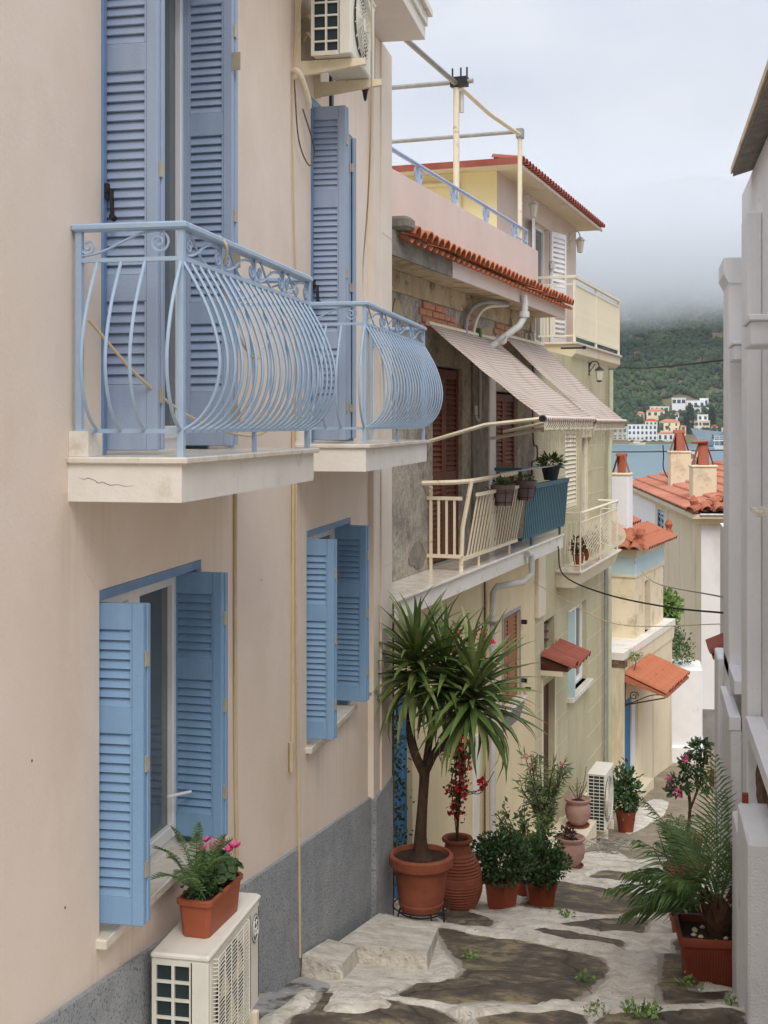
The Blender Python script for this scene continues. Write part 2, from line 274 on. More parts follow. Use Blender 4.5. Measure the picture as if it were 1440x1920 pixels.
def stripes_mat():
    m, nt, b = new_mat('awning_stripes')
    uv = N(nt, 'ShaderNodeUVMap'); sx = N(nt, 'ShaderNodeSeparateXYZ'); nt.links.new(uv.outputs[0], sx.inputs[0])
    mu = N(nt, 'ShaderNodeMath', operation='MULTIPLY'); mu.inputs[1].default_value = 34; nt.links.new(sx.outputs['Y'], mu.inputs[0])
    fr = N(nt, 'ShaderNodeMath', operation='FRACT'); nt.links.new(mu.outputs[0], fr.inputs[0])
    r = ramp(nt, [(.0, srgb(224, 212, 200)), (.5, srgb(216, 202, 190)), (.58, srgb(178, 156, 143)), (.74, srgb(178, 156, 143)), (.8, srgb(224, 212, 200))])
    nt.links.new(fr.outputs[0], r.inputs[0])
    n2 = N(nt, 'ShaderNodeTexNoise', Scale=3, Detail=7); t = N(nt, 'ShaderNodeTexCoord'); nt.links.new(t.outputs['Object'], n2.inputs['Vector'])
    r2 = ramp(nt, [(.5, (1, 1, 1, 1)), (.75, (.78, .72, .64, 1))]); nt.links.new(n2.outputs['Fac'], r2.inputs[0])
    mx = N(nt, 'ShaderNodeMixRGB', blend_type='MULTIPLY'); mx.inputs['Fac'].default_value = 1; nt.links.new(r.outputs[0], mx.inputs['Color1']); nt.links.new(r2.outputs[0], mx.inputs['Color2'])
    nt.links.new(mx.outputs[0], b.inputs['Base Color']); b.inputs['Roughness'].default_value = .8; b.inputs['Specular IOR Level'].default_value = .1
    # thin cloth lets some light through
    tr = N(nt, 'ShaderNodeBsdfTranslucent'); nt.links.new(mx.outputs[0], tr.inputs['Color'])
    ms = N(nt, 'ShaderNodeMixShader'); ms.inputs[0].default_value = .3
    out = nt.nodes['Material Output']; nt.links.new(b.outputs[0], ms.inputs[1]); nt.links.new(tr.outputs[0], ms.inputs[2]); nt.links.new(ms.outputs[0], out.inputs['Surface'])
    return m
M['awning'] = stripes_mat()

def water_mat():
    m, nt, b = new_mat('sea_water')
    t = N(nt, 'ShaderNodeTexCoord'); n1 = N(nt, 'ShaderNodeTexNoise', Scale=.06, Detail=6); nt.links.new(t.outputs['Object'], n1.inputs['Vector'])
    r = ramp(nt, [(.3, srgb(92, 124, 134)), (.7, srgb(112, 142, 150))]); nt.links.new(n1.outputs['Fac'], r.inputs[0]); nt.links.new(r.outputs[0], b.inputs['Base Color'])
    n2 = N(nt, 'ShaderNodeTexNoise', Scale=.5, Detail=5); nt.links.new(t.outputs['Object'], n2.inputs['Vector'])
    bp = N(nt, 'ShaderNodeBump', Strength=.5, Distance=.6); nt.links.new(n2.outputs['Fac'], bp.inputs['Height']); nt.links.new(bp.outputs[0], b.inputs['Normal'])
    b.inputs['Roughness'].default_value = .35
    return m
M['water'] = water_mat()
M['hill'] = vary('hill', srgb(72, 84, 54), srgb(118, 108, 80), .02, 0.95, detail=8, dirt=srgb(150, 118, 92), dirt_scale=.012, dirt_at=(.58, .68))
M['forest_a'] = vary('forest_a', srgb(44, 64, 42), srgb(74, 92, 58), .02, 0.9, detail=8)
M['cypress'] = vary('cypress', srgb(44, 64, 44), srgb(58, 78, 52), .3, 0.9)
M['far_white'] = vary('far_white', srgb(232, 232, 230), srgb(238, 238, 236), .3, 0.8)
M['far_cream'] = vary('far_cream', srgb(236, 222, 180), srgb(242, 230, 194), .3, 0.8)
M['far_tan'] = vary('far_tan', srgb(224, 204, 168), srgb(232, 214, 180), .3, 0.8)
M['far_blue'] = vary('far_blue', srgb(120, 150, 178), srgb(130, 160, 186), .3, 0.8)
M['far_roof'] = vary('far_roof', srgb(190, 120, 92), srgb(206, 138, 108), .3, 0.9)
M['far_red'] = vary('far_red', srgb(176, 66, 60), srgb(188, 78, 70), .3, 0.8)
M['ship_grey'] = vary('ship_grey', srgb(150, 162, 172), srgb(160, 172, 180), .2, 0.6)
M['teal_hull'] = vary('teal_hull', srgb(40, 110, 120), srgb(48, 118, 128), .2, 0.6)
M['parasol'] = vary('parasol', srgb(232, 228, 218), srgb(238, 236, 228), .3, 0.8)

# ------------------------------------------------------------------ mesh helpers
col = sc.collection
ZOFF = {}
class MB:
    def __init__(s): s.v = []; s.f = []; s.uv = None
    def add(s, vs, fs):
        o = len(s.v); s.v += [tuple(p) for p in vs]; s.f += [tuple(i + o for i in f) for f in fs]; return s
    def box(s, x0, x1, y0, y1, z0, z1):
        return s.add([(x0, y0, z0), (x1, y0, z0), (x1, y1, z0), (x0, y1, z0), (x0, y0, z1), (x1, y0, z1), (x1, y1, z1), (x0, y1, z1)],
                     [(0, 3, 2, 1), (4, 5, 6, 7), (0, 1, 5, 4), (1, 2, 6, 5), (2, 3, 7, 6), (3, 0, 4, 7)])
    def cbox(s, x0, x1, y0, y1, z0, z1, c=.01):
        """box with chamfered edges"""
        def ring(z, i):
            a, b, d, e = x0 + i, x1 - i, y0 + i, y1 - i
            return [(a + c, d, z), (b - c, d, z), (b, d + c, z), (b, e - c, z), (b - c, e, z), (a + c, e, z), (a, e - c, z), (a, d + c, z)]
        rs = [ring(z0, c), ring(z0 + c, 0), ring(z1 - c, 0), ring(z1, c)]
        vs = sum(rs, []); fs = [tuple(range(7, -1, -1)), tuple(range(24, 32))]
        for k in range(3):
            for i in range(8): fs.append((k * 8 + i, k * 8 + (i + 1) % 8, k * 8 + 8 + (i + 1) % 8, k * 8 + 8 + i))
        return s.add(vs, fs)
    def hexa(s, b, t):
        return s.add(list(b) + list(t), [(3, 2, 1, 0), (4, 5, 6, 7), (0, 1, 5, 4), (1, 2, 6, 5), (2, 3, 7, 6), (3, 0, 4, 7)])
    def prism(s, poly, ax, a, b):
        """extrude a 2D polygon along axis 'x','y' or 'z' from a to b"""
        def p3(u, w, k): return {'x': (k, u, w), 'y': (u, k, w), 'z': (u, w, k)}[ax]
        n = len(poly); vs = [p3(u, w, a) for u, w in poly] + [p3(u, w, b) for u, w in poly]
        fs = [tuple(range(n - 1, -1, -1)), tuple(range(n, 2 * n))] + [(i, (i + 1) % n, n + (i + 1) % n, n + i) for i in range(n)]
        return s.add(vs, fs)
    def tube(s, pts, r, seg=8, cap=True, flat=None):
        pts = [Vector(p) for p in pts]; n = len(pts); rs = r if isinstance(r, (list, tuple)) else [r] * n
        vs = []; up = None
        for i, p in enumerate(pts):
            d = (pts[min(i + 1, n - 1)] - pts[max(i - 1, 0)])
            d = d.normalized() if d.length > 1e-9 else Vector((0, 0, 1))
            if up is None:
                up = Vector((0, 0, 1)) if abs(d.z) < .9 else Vector((1, 0, 0))
            u = (up - d * up.dot(d))
            u = u.normalized() if u.length > 1e-6 else d.orthogonal().normalized()
            up = u; w = d.cross(u)
            for k in range(seg):
                a = 2 * PI * k / seg + PI / seg
                vs.append(p + (u * math.cos(a) + w * math.sin(a)) * rs[i])
        fs = [(i * seg + k, i * seg + (k + 1) % seg, (i + 1) * seg + (k + 1) % seg, (i + 1) * seg + k) for i in range(n - 1) for k in range(seg)]
        if cap: fs += [tuple(range(seg - 1, -1, -1)), tuple((n - 1) * seg + k for k in range(seg))]
        return s.add(vs, fs)
    def lathe(s, prof, seg=24, c=(0, 0), wob=0):
        vs = []; m = len(prof)
        for k in range(seg):
            a = 2 * PI * k / seg
            for r, z in prof: vs.append((c[0] + r * math.cos(a), c[1] + r * math.sin(a), z))
        fs = [(k * m + i, ((k + 1) % seg) * m + i, ((k + 1) % seg) * m + i + 1, k * m + i + 1) for k in range(seg) for i in range(m - 1)]
        return s.add(vs, fs)
    def disc(s, c, r, z, seg=20):
        return s.add([(c[0] + r * math.cos(2 * PI * k / seg), c[1] + r * math.sin(2 * PI * k / seg), z) for k in range(seg)], [tuple(range(seg))])
    def mesh(s, name, mat, smooth=None):
        me = bpy.data.meshes.new(name); me.from_pydata(s.v, [], s.f); me.materials.append(M[mat])
        if s.uv:
            ul = me.uv_layers.new(name='UVMap')
            for lp in me.loops: ul.data[lp.index].uv = s.uv[lp.vertex_index]
        if smooth is not None:
            for p in me.polygons: p.use_smooth = True
            me.set_sharp_from_angle(angle=R(smooth))
        me.update(); return me
    def build(s, name, mat, parent=None, loc=None, rot=None, smooth=None):
        return inst(s.mesh(name, mat, smooth), name, parent, loc, rot)

def inst(me, name, parent=None, loc=None, rot=None, scale=None):
    o = bpy.data.objects.new(name, me); col.objects.link(o)
    if parent is not None:
        o.parent = parent
        z = ZOFF.get(parent.name, 0)
        l = Vector(loc) if loc is not None else Vector((0, 0, 0))
        o.location = l - Vector((0, 0, z))
    elif loc is not None: o.location = loc
    if rot is not None: o.rotation_euler = rot
    if scale is not None: o.scale = scale if isinstance(scale, (tuple, list)) else (scale,) * 3
    return o

def tag(o, label, cat, group=None):
    o['label'] = label; o['category'] = cat
    if group: o['group'] = group
    return o

def thing(name, label, cat, loc=(0, 0, 0), rotz=0, group=None, absz=False):
    o = bpy.data.objects.new(name, None); col.objects.link(o)
    o.empty_display_size = .2
    o.location = loc; o.rotation_euler = (0, 0, rotz)
    if absz: ZOFF[o.name] = loc[2]
    return tag(o, label, cat, group)

def struct(o, kind='structure'):
    o['kind'] = kind; return o

def wall_holes(mb, s0, s1, z0, z1, holes, depth=.12, n=0.0):
    """front face in the plane x=n (local), with rectangular openings and their reveals"""
    ss = sorted({s0, s1} | {h[0] for h in holes} | {h[1] for h in holes}); zs = sorted({z0, z1} | {h[2] for h in holes} | {h[3] for h in holes})
    for a, b in zip(ss, ss[1:]):
        for c, d in zip(zs, zs[1:]):
            mid = ((a + b) / 2, (c + d) / 2)
            if any(h[0] < mid[0] < h[1] and h[2] < mid[1] < h[3] for h in holes): continue
            mb.add([(n, a, c), (n, b, c), (n, b, d), (n, a, d)], [(0, 1, 2, 3)])
    for a, b, c, d in holes:
        k = n - depth
        mb.add([(n, a, c), (n, a, d), (k, a, d), (k, a, c)], [(0, 1, 2, 3)])
        mb.add([(n, b, c), (k, b, c), (k, b, d), (n, b, d)], [(0, 1, 2, 3)])
        mb.add([(n, a, d), (n, b, d), (k, b, d), (k, a, d)], [(0, 1, 2, 3)])
        mb.add([(n, a, c), (k, a, c), (k, b, c), (n, b, c)], [(0, 1, 2, 3)])
    return mb

def shell(mb, s0, s1, z0, z1, back, n=0.0):
    """the other five faces of a building block whose street face is at x=n"""
    mb.add([(n, s0, z0), (back, s0, z0), (back, s0, z1), (n, s0, z1)], [(3, 2, 1, 0)])
    mb.add([(n, s1, z0), (back, s1, z0), (back, s1, z1), (n, s1, z1)], [(0, 1, 2, 3)])
    mb.add([(back, s0, z0), (back, s1, z0), (back, s1, z1), (back, s0, z1)], [(0, 1, 2, 3)])
    mb.add([(n, s0, z1), (n, s1, z1), (back, s1, z1), (back, s0, z1)], [(0, 1, 2, 3)])
    return mb

SLAT = {}
def slat_mesh(w, mat, h=.052, t=.009, tilt=-24):
    k = (round(w, 3), mat, h, tilt)
    if k not in SLAT:
        mb = MB(); c, s_ = math.cos(R(tilt)), math.sin(R(tilt))
        def rot(y, z): return (y * c - z * s_, y * s_ + z * c)
        pr = [rot(y, z) for y, z in ((-t / 2, -h / 2), (t / 2, -h / 2), (t / 2, h / 2), (-t / 2, h / 2))]
        mb.prism(pr, 'x', 0, w); SLAT[k] = mb.mesh('slat', mat)
    return SLAT[k]

def leaf(parent, W, z0, z1, panels, mat, loc, rz, t=.036, stile=.055, pitch=.042, name='shutter', slat_h=.054, tilt=-24):
    """louvred shutter leaf; width along local x, origin at its hinge; panels = slatted z ranges, the rest solid"""
    mb = MB()
    mb.cbox(0, stile, -t / 2, t / 2, z0, z1, .004); mb.cbox(W - stile, W, -t / 2, t / 2, z0, z1, .004)
    edges = [z0] + [e for p in panels for e in p] + [z1]
    for a, b in zip(edges[0::2], edges[1::2]):
        mb.cbox(stile - .002, W - stile + .002, -t / 2 + .003, t / 2 - .003, a, b, .004)
    for a, b in panels:   # bead round the louvres
        for y in (-t / 2 + .002, t / 2 - .006):
            mb.box(stile, stile + .008, y, y + .004, a, b); mb.box(W - stile - .008, W - stile, y, y + .004, a, b)
    o = mb.build(name, mat, parent, loc, (0, 0, rz))
    me = slat_mesh(W - 2 * stile, mat, slat_h, tilt=tilt)
    for a, b in panels:
        k = max(1, int((b - a) / pitch)); p = (b - a) / k
        for i in range(k):
            inst(me, 'slat', o, (stile, 0, a + p * (i + .5)))
    return o

def hinge(parent, loc, h=.09, w=.05, rz=0):
    mb = MB().box(-w / 2, -.006, -.004, .004, -h / 2, h / 2).box(.006, w / 2, -.004, .004, -h / 2, h / 2).tube([(0, 0, -h / 2), (0, 0, h / 2)], .007, 6)
    return mb.build('hinge', 'hinge', parent, loc, (0, 0, rz))

def spiral(c, r0, turns, plane, sgn=1, start=0, n=26):
    """points of a flat scroll; plane maps (u,w) to 3D"""
    pts = []
    for i in range(n):
        q = i / (n - 1); a = start + sgn * turns * 2 * PI * q; r = r0 * (1 - q * .85)
        pts.append(plane(c[0] + r * math.cos(a), c[1] + r * math.sin(a)))
    return pts

def bez(p0, p1, p2, p3, n=12):
    out = []
    for i in range(n + 1):
        t = i / n; u = 1 - t
        out.append(tuple(u ** 3 * a + 3 * u * u * t * b + 3 * u * t * t * c + t ** 3 * d for a, b, c, d in zip(p0, p1, p2, p3)))
    return out

def smooth_path(pts, k=6):
    """Catmull-Rom through the points"""
    P = [Vector(p) for p in pts]; P = [P[0] * 2 - P[1]] + P + [P[-1] * 2 - P[-2]]; out = []
    for i in range(1, len(P) - 2):
        for j in range(k):
            t = j / k; a, b, c, d = P[i - 1], P[i], P[i + 1], P[i + 2]
            out.append(.5 * (2 * b + (c - a) * t + (2 * a - 5 * b + 4 * c - d) * t * t + (3 * b - a - 3 * c + d) * t ** 3))
    return out + [P[-2]]

def text_mesh(txt, size, mat, ext=.002):
    cu = bpy.data.curves.new('t', 'FONT'); cu.body = txt; cu.size = size; cu.extrude = ext; cu.align_x = 'CENTER'; cu.align_y = 'CENTER'
    o = bpy.data.objects.new('t', cu); col.objects.link(o)
    me = bpy.data.meshes.new_from_object(o.evaluated_get(bpy.context.evaluated_depsgraph_get()))
    bpy.data.objects.remove(o); me.materials.clear(); me.materials.append(M[mat]); return me

# ground profile along the alley
GY = [(-12, -.4), (-6, -1.2), (0, -2.2), (6, -3.3), (8.5, -3.84), (9.8, -4.22), (11.6, -4.66), (16, -5.8), (20, -6.7), (23, -7.3), (26, -7.75), (30, -8.05), (33, -8.3), (45, -9.2), (70, -12), (110, -17.5), (200, -20)]
def g(Y):
    for (a, za), (b, zb) in zip(GY, GY[1:]):
        if a <= Y <= b: return za + (zb - za) * (Y - a) / (b - a)
    return GY[0][1] if Y < GY[0][0] else GY[-1][1]

# ------------------------------------------------------------------ ground
STEPS = [(8.1, .25, .09), (11.15, -.35, .09), (12.0, .1, .05), (13.35, -.1, .08), (16.5, .2, .09), (19.3, .3, .09)]
def gh(x, y):
    h = g(y)
    for yl, sl, a in STEPS:
        d = yl + sl * (x + .9) + .08 * math.sin(x * 3.1 + yl) - y
        if d > -.06:
            h += a * (math.exp(-d / .9) if d > 0 else (1 + d / .06))
    h += .02 * noise.noise(Vector((x * 1.3, y * 1.3, 0))) + .007 * noise.noise(Vector((x * 5, y * 5, 3)))
    return h

PAV = dict(
P1=[(-1.61, 8.3), (-1.53, 8.69), (-1.32, 9.21), (-1.35, 9.72), (-1.64, 10.61), (-1.79, 11.16), (-1.41, 11.0), (-0.89, 10.85), (-0.32, 10.42), (-0.29, 9.76), (-0.39, 9.06), (-0.46, 8.53), (-0.6, 8.32), (-0.78, 8.42), (-1.06, 8.38), (-1.22, 8.22), (-1.42, 8.25)],
P2=[(-2.04, 7.33), (-1.97, 7.58), (-2.0, 8.05), (-1.84, 8.0), (-1.52, 7.83), (-1.28, 7.78), (-1.07, 7.6), (-0.94, 7.2), (-1.97, 6.6)],
P3=[(-.98, 7.7), (-0.74, 7.88), (-0.35, 8.0), (-0.34, 7.3), (-0.85, 7.1)],
P3b=[(-0.28, 7.86), (-0.18, 8.05), (0.6, 8.4), (0.58, 7.5), (-0.27, 7.3)],
P4=[(-2.01, 12.67), (-1.78, 12.85), (-1.35, 12.3), (-1.43, 11.55), (-1.76, 11.7)],
P5=[(-0.98, 11.39), (-0.91, 11.89), (-0.17, 11.6), (-0.25, 10.95), (-0.59, 11.05)],
P6=[(-1.23, 13.35), (-1.38, 15.79), (-1.11, 16.26), (-0.42, 16.12), (0.02, 15.7), (0.16, 14.29), (-0.17, 13.74), (-0.5, 13.61), (-0.93, 13.2)],
P7=[(-0.78, 12.55), (-0.48, 12.92), (0.06, 13.2), (0.0, 12.3), (-0.21, 12.1), (-0.55, 12.3)],
P8=[(0.15, 10.69), (0.39, 10.93), (0.37, 9.5), (0.62, 9.62), (0.5, 9.07), (0.19, 8.72), (0.11, 8.81)],
P9=[(0.27, 11.8), (0.39, 12.01), (0.37, 11.25), (0.26, 11.18)],
P10=[(-0.8, 16.71), (-0.55, 18.24), (-0.17, 18.04), (-0.09, 16.8), (-0.43, 16.7)],
P11=[(0.21, 17.2), (0.41, 17.57), (0.41, 16.84), (0.21, 16.73)])
import numpy as np
def sheet(name, mat, Y0, Y1, ny, lift=0, X0=-3.2, X1=4.2, nx=100, lips=False):
    mb = MB()
    for j in range(ny + 1):
        y = Y0 + (Y1 - Y0) * j / ny
        for i in range(nx + 1):
            x = X0 + (X1 - X0) * i / nx; mb.v.append((x, y, gh(x, y) + lift))
    if lips:   # whitewash stands proud in a lip round every slab; under the slab the bed is sunk
        V = np.array(mb.v)
        for poly in PAV.values():
            pa = np.array(poly); sel = np.where((V[:, 0] > pa[:, 0].min() - .3) & (V[:, 0] < pa[:, 0].max() + .3) & (V[:, 1] > pa[:, 1].min() - .3) & (V[:, 1] < pa[:, 1].max() + .3))[0]
            q = V[sel, :2]; dist = np.full(len(q), 9.0); ins = np.zeros(len(q), bool)
            for a, b in zip(pa, np.roll(pa, -1, 0)):
                d = b - a; t = np.clip(((q - a) @ d) / (d @ d), 0, 1); dist = np.minimum(dist, np.hypot(*(q - a - t[:, None] * d).T))
                c = ((a[1] > q[:, 1]) != (b[1] > q[:, 1])) & (q[:, 0] < (b[0] - a[0]) * (q[:, 1] - a[1]) / (b[1] - a[1] + 1e-12) + a[0]); ins ^= c
            sd = np.where(ins, -dist, dist)
            w = np.array([.5 + .9 * abs(noise.noise(Vector((x * 3, y * 3, 2)))) for x, y in q])
            V[sel, 2] += np.where(sd < .02, -.03, .045 * np.exp(-((sd - .1) / .07) ** 2) * w)
        mb.v = [tuple(p) for p in V]
    for j in range(ny):
        for i in range(nx):
            k = j * (nx + 1) + i; mb.f.append((k, k + 1, k + nx + 2, k + nx + 1))
    return struct(mb.build(name, mat, smooth=60))
alley = sheet('alley_pavement', 'white_paint_ground', 3.0, 19.4, 420, 0, -2.9, 1.9, 150, True)
sheet('lower_street', 'paving_far', 19.4, 41.0, 120, -.004)

def drape(name, poly, mat, lift, cell, rough=.03, grow=.0):
    """worn slab following the ground: smoothed irregular outline, rounded rim, rim weight as an attribute"""
    P3 = [Vector((a, b, 0)) for a, b in poly]; n = len(P3); ring = []
    for i in range(n):   # closed Catmull-Rom, a little tightened
        a, b, c, d = P3[i - 1], P3[i], P3[(i + 1) % n], P3[(i + 2) % n]; k = max(2, int((c - b).length / (cell * .7)))
        for j in range(k):
            t = j / k; p = .5 * (2 * b + (c - a) * t + (2 * a - 5 * b + 4 * c - d) * t * t + (3 * b - a - 3 * c + d) * t ** 3); p = p.lerp(b.lerp(c, t), .35)
            nn = Vector(((c - b).y, -(c - b).x, 0)).normalized(); p = p + nn * (noise.noise(Vector((p.x * 5, p.y * 5, 5))) * rough + grow)
            ring.append(p.to_2d())
    import mathutils.geometry as mg
    def inside(p):
        r = False; m = len(ring)
        for i in range(m):
            a, b = ring[i], ring[(i + 1) % m]
            if (a.y > p.y) != (b.y > p.y) and p.x < (b.x - a.x) * (p.y - a.y) / (b.y - a.y) + a.x: r = not r
        return r
    pts = list(ring); xs = [p.x for p in ring]; ys_ = [p.y for p in ring]
    y = min(ys_)
    while y < max(ys_):
        x = min(xs) + random.random() * cell * .3
        while x < max(xs):
            p = Vector((x, y))
            if inside(p) and min((p - q).length for q in ring) > cell * .45: pts.append(p)
            x += cell
        y += cell
    m = len(ring)
    vs, es, fs, *_ = mg.delaunay_2d_cdt(pts, [(i, (i + 1) % m) for i in range(m)], [], 1, 1e-5)
    mb = MB(); rim = []
    for p in vs:
        d = min((p - q).length for q in ring); rim.append(max(0, 1 - d / .11) if d > 1e-4 else 1.0)
        k = min(1, d / .07); hollow = noise.noise(Vector((p.x * 2.2, p.y * 2.2, 7)))
        mb.v.append((p.x, p.y, gh(p.x, p.y) + .004 + (lift - .004) * k * (2 - k) + k * (.018 * hollow + .007 * noise.noise(Vector((p.x * 13, p.y * 13, 7)))) * (1 if lift > .01 else 0)))
    mb.f = [tuple(f) for f in fs]
    me = mb.mesh(name, mat, 60); at_ = me.attributes.new('rim', 'FLOAT', 'POINT')
    for i, v in enumerate(rim): at_.data[i].value = v
    return inst(me, name, alley)
def SGN(p): return 1 if sum((b[0] - a[0]) * (b[1] + a[1]) for a, b in zip(p, p[1:] + p[:1])) < 0 else -1   # outward side of the outline
for k, poly in PAV.items():
    drape('paving_stone', poly, 'paving', .022, .075, .04, SGN(poly) * .035)
drape('whitewash_patch', [(-0.3, 23.4), (-0.2, 25.9), (0.22, 27.4), (0.52, 27.2), (0.38, 25.7), (0.1, 24.5), (-0.15, 23.5)], 'white_paint_ground', .03, .2)
drape('whitewash_patch', [(-.75, 19.3), (-.9, 20.6), (-.4, 20.9), (-.1, 19.9), (.5, 19.6), (.5, 19.2)], 'white_paint_ground', .02, .15)
drape('cement_patch', [(-2.38, 6.2), (-2.38, 8.6), (-2.1, 8.5), (-2.05, 8.0), (-2.0, 7.5), (-2.02, 6.2)], 'ground_grey', .012, .1)
drape('whitewash_patch', [(-1.92, 7.5), (-1.95, 7.95), (-1.75, 7.98), (-1.5, 7.75), (-1.62, 7.5), (-1.8, 7.42)], 'white_paint_ground', .045, .08)

# the land under the houses, one sheet down to the harbour
mb = MB(); gx = [-400, -120, -60, -30, -12, -6, -3.3, 4.3, 8, 14, 30, 60, 120, 400]; gyy = [-60, -30, -12, -6, 0, 2.9, 6, 9, 12, 16, 20, 24, 28, 33, 40, 55, 75, 95, 110, 140]
for y in gyy:
    for x in gx: mb.v.append((x, y, g(y) - .18))
for j in range(len(gyy) - 1):
    for i in range(len(gx) - 1):
        a = j * len(gx) + i; mb.f.append((a, a + 1, a + len(gx) + 1, a + len(gx)))
struct(mb.build('terrain', 'earth'))

# doorsteps along the left wall
def slab_step(name, label, cs, top, dzs, mat='white_paint_ground'):
    mb = MB(); b = [(x, y, gh(x, y) - .1) for x, y in cs]; t = [(x + (.012 if i in (0, 3) else -.012), y, top + dz) for i, ((x, y), dz) in enumerate(zip(cs, dzs))]
    mb.hexa(b, t); o = mb.build(name, mat); tag(o, label, 'doorstep'); return o
slab_step('doorstep', 'broad whitewashed concrete doorstep slab below the yucca pot', [(-2.3, 9.55), (-1.58, 9.5), (-1.72, 10.95), (-2.3, 11.1)], -3.99, (.02, 0, -.36, -.34))
slab_step('doorstep', 'small worn whitewashed step against the grey plinth', [(-2.37, 8.75), (-2.05, 8.72), (-2.12, 9.5), (-2.37, 9.52)], -3.78, (.03, 0, -.2, -.16))

# ------------------------------------------------------------------ house on the left (pink beige, blue shutters)
WA = -2.4
A_ = thing('townhouse', 'pink beige rendered townhouse with pale blue shutters and bulging balconies', 'house', (WA, 4, -3.2), absz=True)
A_.location.y = 0
W1 = (5.4, 6.76, -2.32, -.75); W2 = (9.03, 10.46, -2.36, -.78); D1 = (5.42, 6.88, -.14, 2.5); D2 = (9.15, 10.56, -.14, 2.42)
mb = MB(); wall_holes(mb, -4, 11.42, -6.5, 3.5, [W1, W2, D1, D2], .17); shell(mb, -4, 11.42, -6.5, 3.5, -6)
mb.build('wall', 'pink_wall', A_)
mb = MB().prism([(-4, -1.3), (4.79, -2.42), (8.53, -2.96), (11.18, -3.33), (11.18, -6.4), (-4, -6.4)], 'x', .001, .028)
mb.build('plinth', 'plinth', A_)
mb = MB().box(-.3, .05, 11.16, 11.44, -3.34, 3.49).box(-.3, .066, 11.442, 11.93, -3.34, 3.49)
for z in (1.75, .42, -1.3): mb.box(.03, .0695, 11.45, 11.925, z, z + .006)
mb.build('corner_pilaster', 'pilaster', A_)
MB().box(-.3, .075, 11.163, 11.935, -6.4, -3.341).build('pilaster_base', 'plinth', A_)
mb = MB().box(-6.2, .46, -4, 11.5, 3.5, 3.72).box(-6.2, .52, -4, 11.56, 3.721, 3.78)
mb.build('eave', 'slab_white', A_)
MB().box(.462, .485, -4, 11.5, 3.62, 3.715).build('eave_trim', 'marble', A_)

def window_unit(h, sashes=2, back='glass', d=-.125):
    s0, s1, z0, z1 = h
    mb = MB()
    f = .06
    mb.box(d - .05, d, s0, s0 + f, z0, z1).box(d - .05, d, s1 - f, s1, z0, z1).box(d - .05, d, s0 + f, s1 - f, z1 - f, z1).box(d - .05, d, s0 + f, s1 - f, z0, z0 + f)
    w = mb.build('window_frame', 'pvc', A_)
    n = sashes; k = (s1 - s0 - 2 * f) / n
    for i in range(n):
        a, b = s0 + f + i * k + .004, s0 + f + (i + 1) * k - .004; e = .07; q = d + .012
        m2 = MB().cbox(d - .04, q, a, a + e, z0 + f, z1 - f, .006).cbox(d - .04, q, b - e, b, z0 + f, z1 - f, .006).cbox(d - .04, q - .002, a + e, b - e, z1 - f - e, z1 - f, .006).cbox(d - .04, q - .002, a + e, b - e, z0 + f, z0 + f + e, .006)
        m2.build('sash', 'pvc', w)
        MB().box(d - .03, d - .022, a + e - .01, b - e + .01, z0 + f + e - .01, z1 - f - e + .01).build('pane', back, w)
    MB().box(d - .09, d - .06, s0, s1, z0, z1).build('curtain', 'grey_white', w)
    return w
for h in (W1, W2):
    window_unit(h)
    MB().cbox(-.17, .05, h[0] - .04, h[1] + .04, h[2] - .035, h[2] + .012, .006).build('window_sill', 'marble', A_)
    MB().box(-.1, -.002, h[0] + .002, h[1] - .002, h[3] - .05, h[3] - .003).box(-.115, -.02, h[0] + .003, h[0] + .03, h[2] + .02, h[3] - .05).box(-.115, -.02, h[1] - .03, h[1] - .003, h[2] + .02, h[3] - .05).build('shutter_frame', 'frame_blue', A_)
for h in (D1, D2):
    window_unit(h)
    MB().box(-.1, -.004, h[0] + .002, h[1] - .002, h[3] - .06, h[3] - .003).box(-.115, .012, h[0] + .002, h[0] + .035, h[2] + .005, h[3] - .06).box(-.115, .006, h[1] - .035, h[1] - .003, h[2] + .005, h[3] - .06).build('shutter_frame', 'frame_blue', A_)

# shutters: each side is a folded pair of leaves
PW = lambda z0, z1: [(z0 + .13, z0 + .86), (z0 + .985, z1 - .12)]
def pair(Y, rz, z0, z1, panels, mat, dy, n0=-.1, W=.325):
    a = leaf(A_, W, z0, z1, panels, mat, (n0, Y, 0), rz)
    b = leaf(A_, W, z0 + .004, z1 - .004, panels, mat, (n0 + .006 + dy * .04 * -math.sin(rz), Y + dy * .042 * math.cos(rz), 0), rz)
    for zz in (z0 + .25, (z0 + z1) / 2, z1 - .25):
        hinge(a, (W + .004, dy * .02, zz), .07, .036, PI / 2)
    return a, b
for h in (W1, W2):
    z0, z1 = h[2] + .06, h[3] - .06
    pair(h[0] + .035, R(1), z0, z1, PW(z0, z1), 'shutter_low', 1, n0=-.125)
    pair(h[1] - .075, R(-4), z0, z1, PW(z0, z1), 'shutter_low', 1, n0=-.165)
for h, far in ((D1, R(-3)), (D2, R(-56))):
    z0, z1 = h[2] + .02, h[3] - .07
    pn = [(.18, .555), (.68, 1.6), (1.73, z1 - .1)]
    pair(h[0] + .06, R(-1), z0, z1, pn, 'shutter_up', 1, n0=-.08, W=.335)
    a, b = pair(h[1] - .085, far, z0, z1, pn, 'shutter_up', 1, n0=-.13, W=.31)
    for zz in (.0, .86, 1.95):
        MB().box(.0, .05, -.024, -.019, zz, zz + .1).build('hinge', 'hinge', a, (.31, 0, 0))
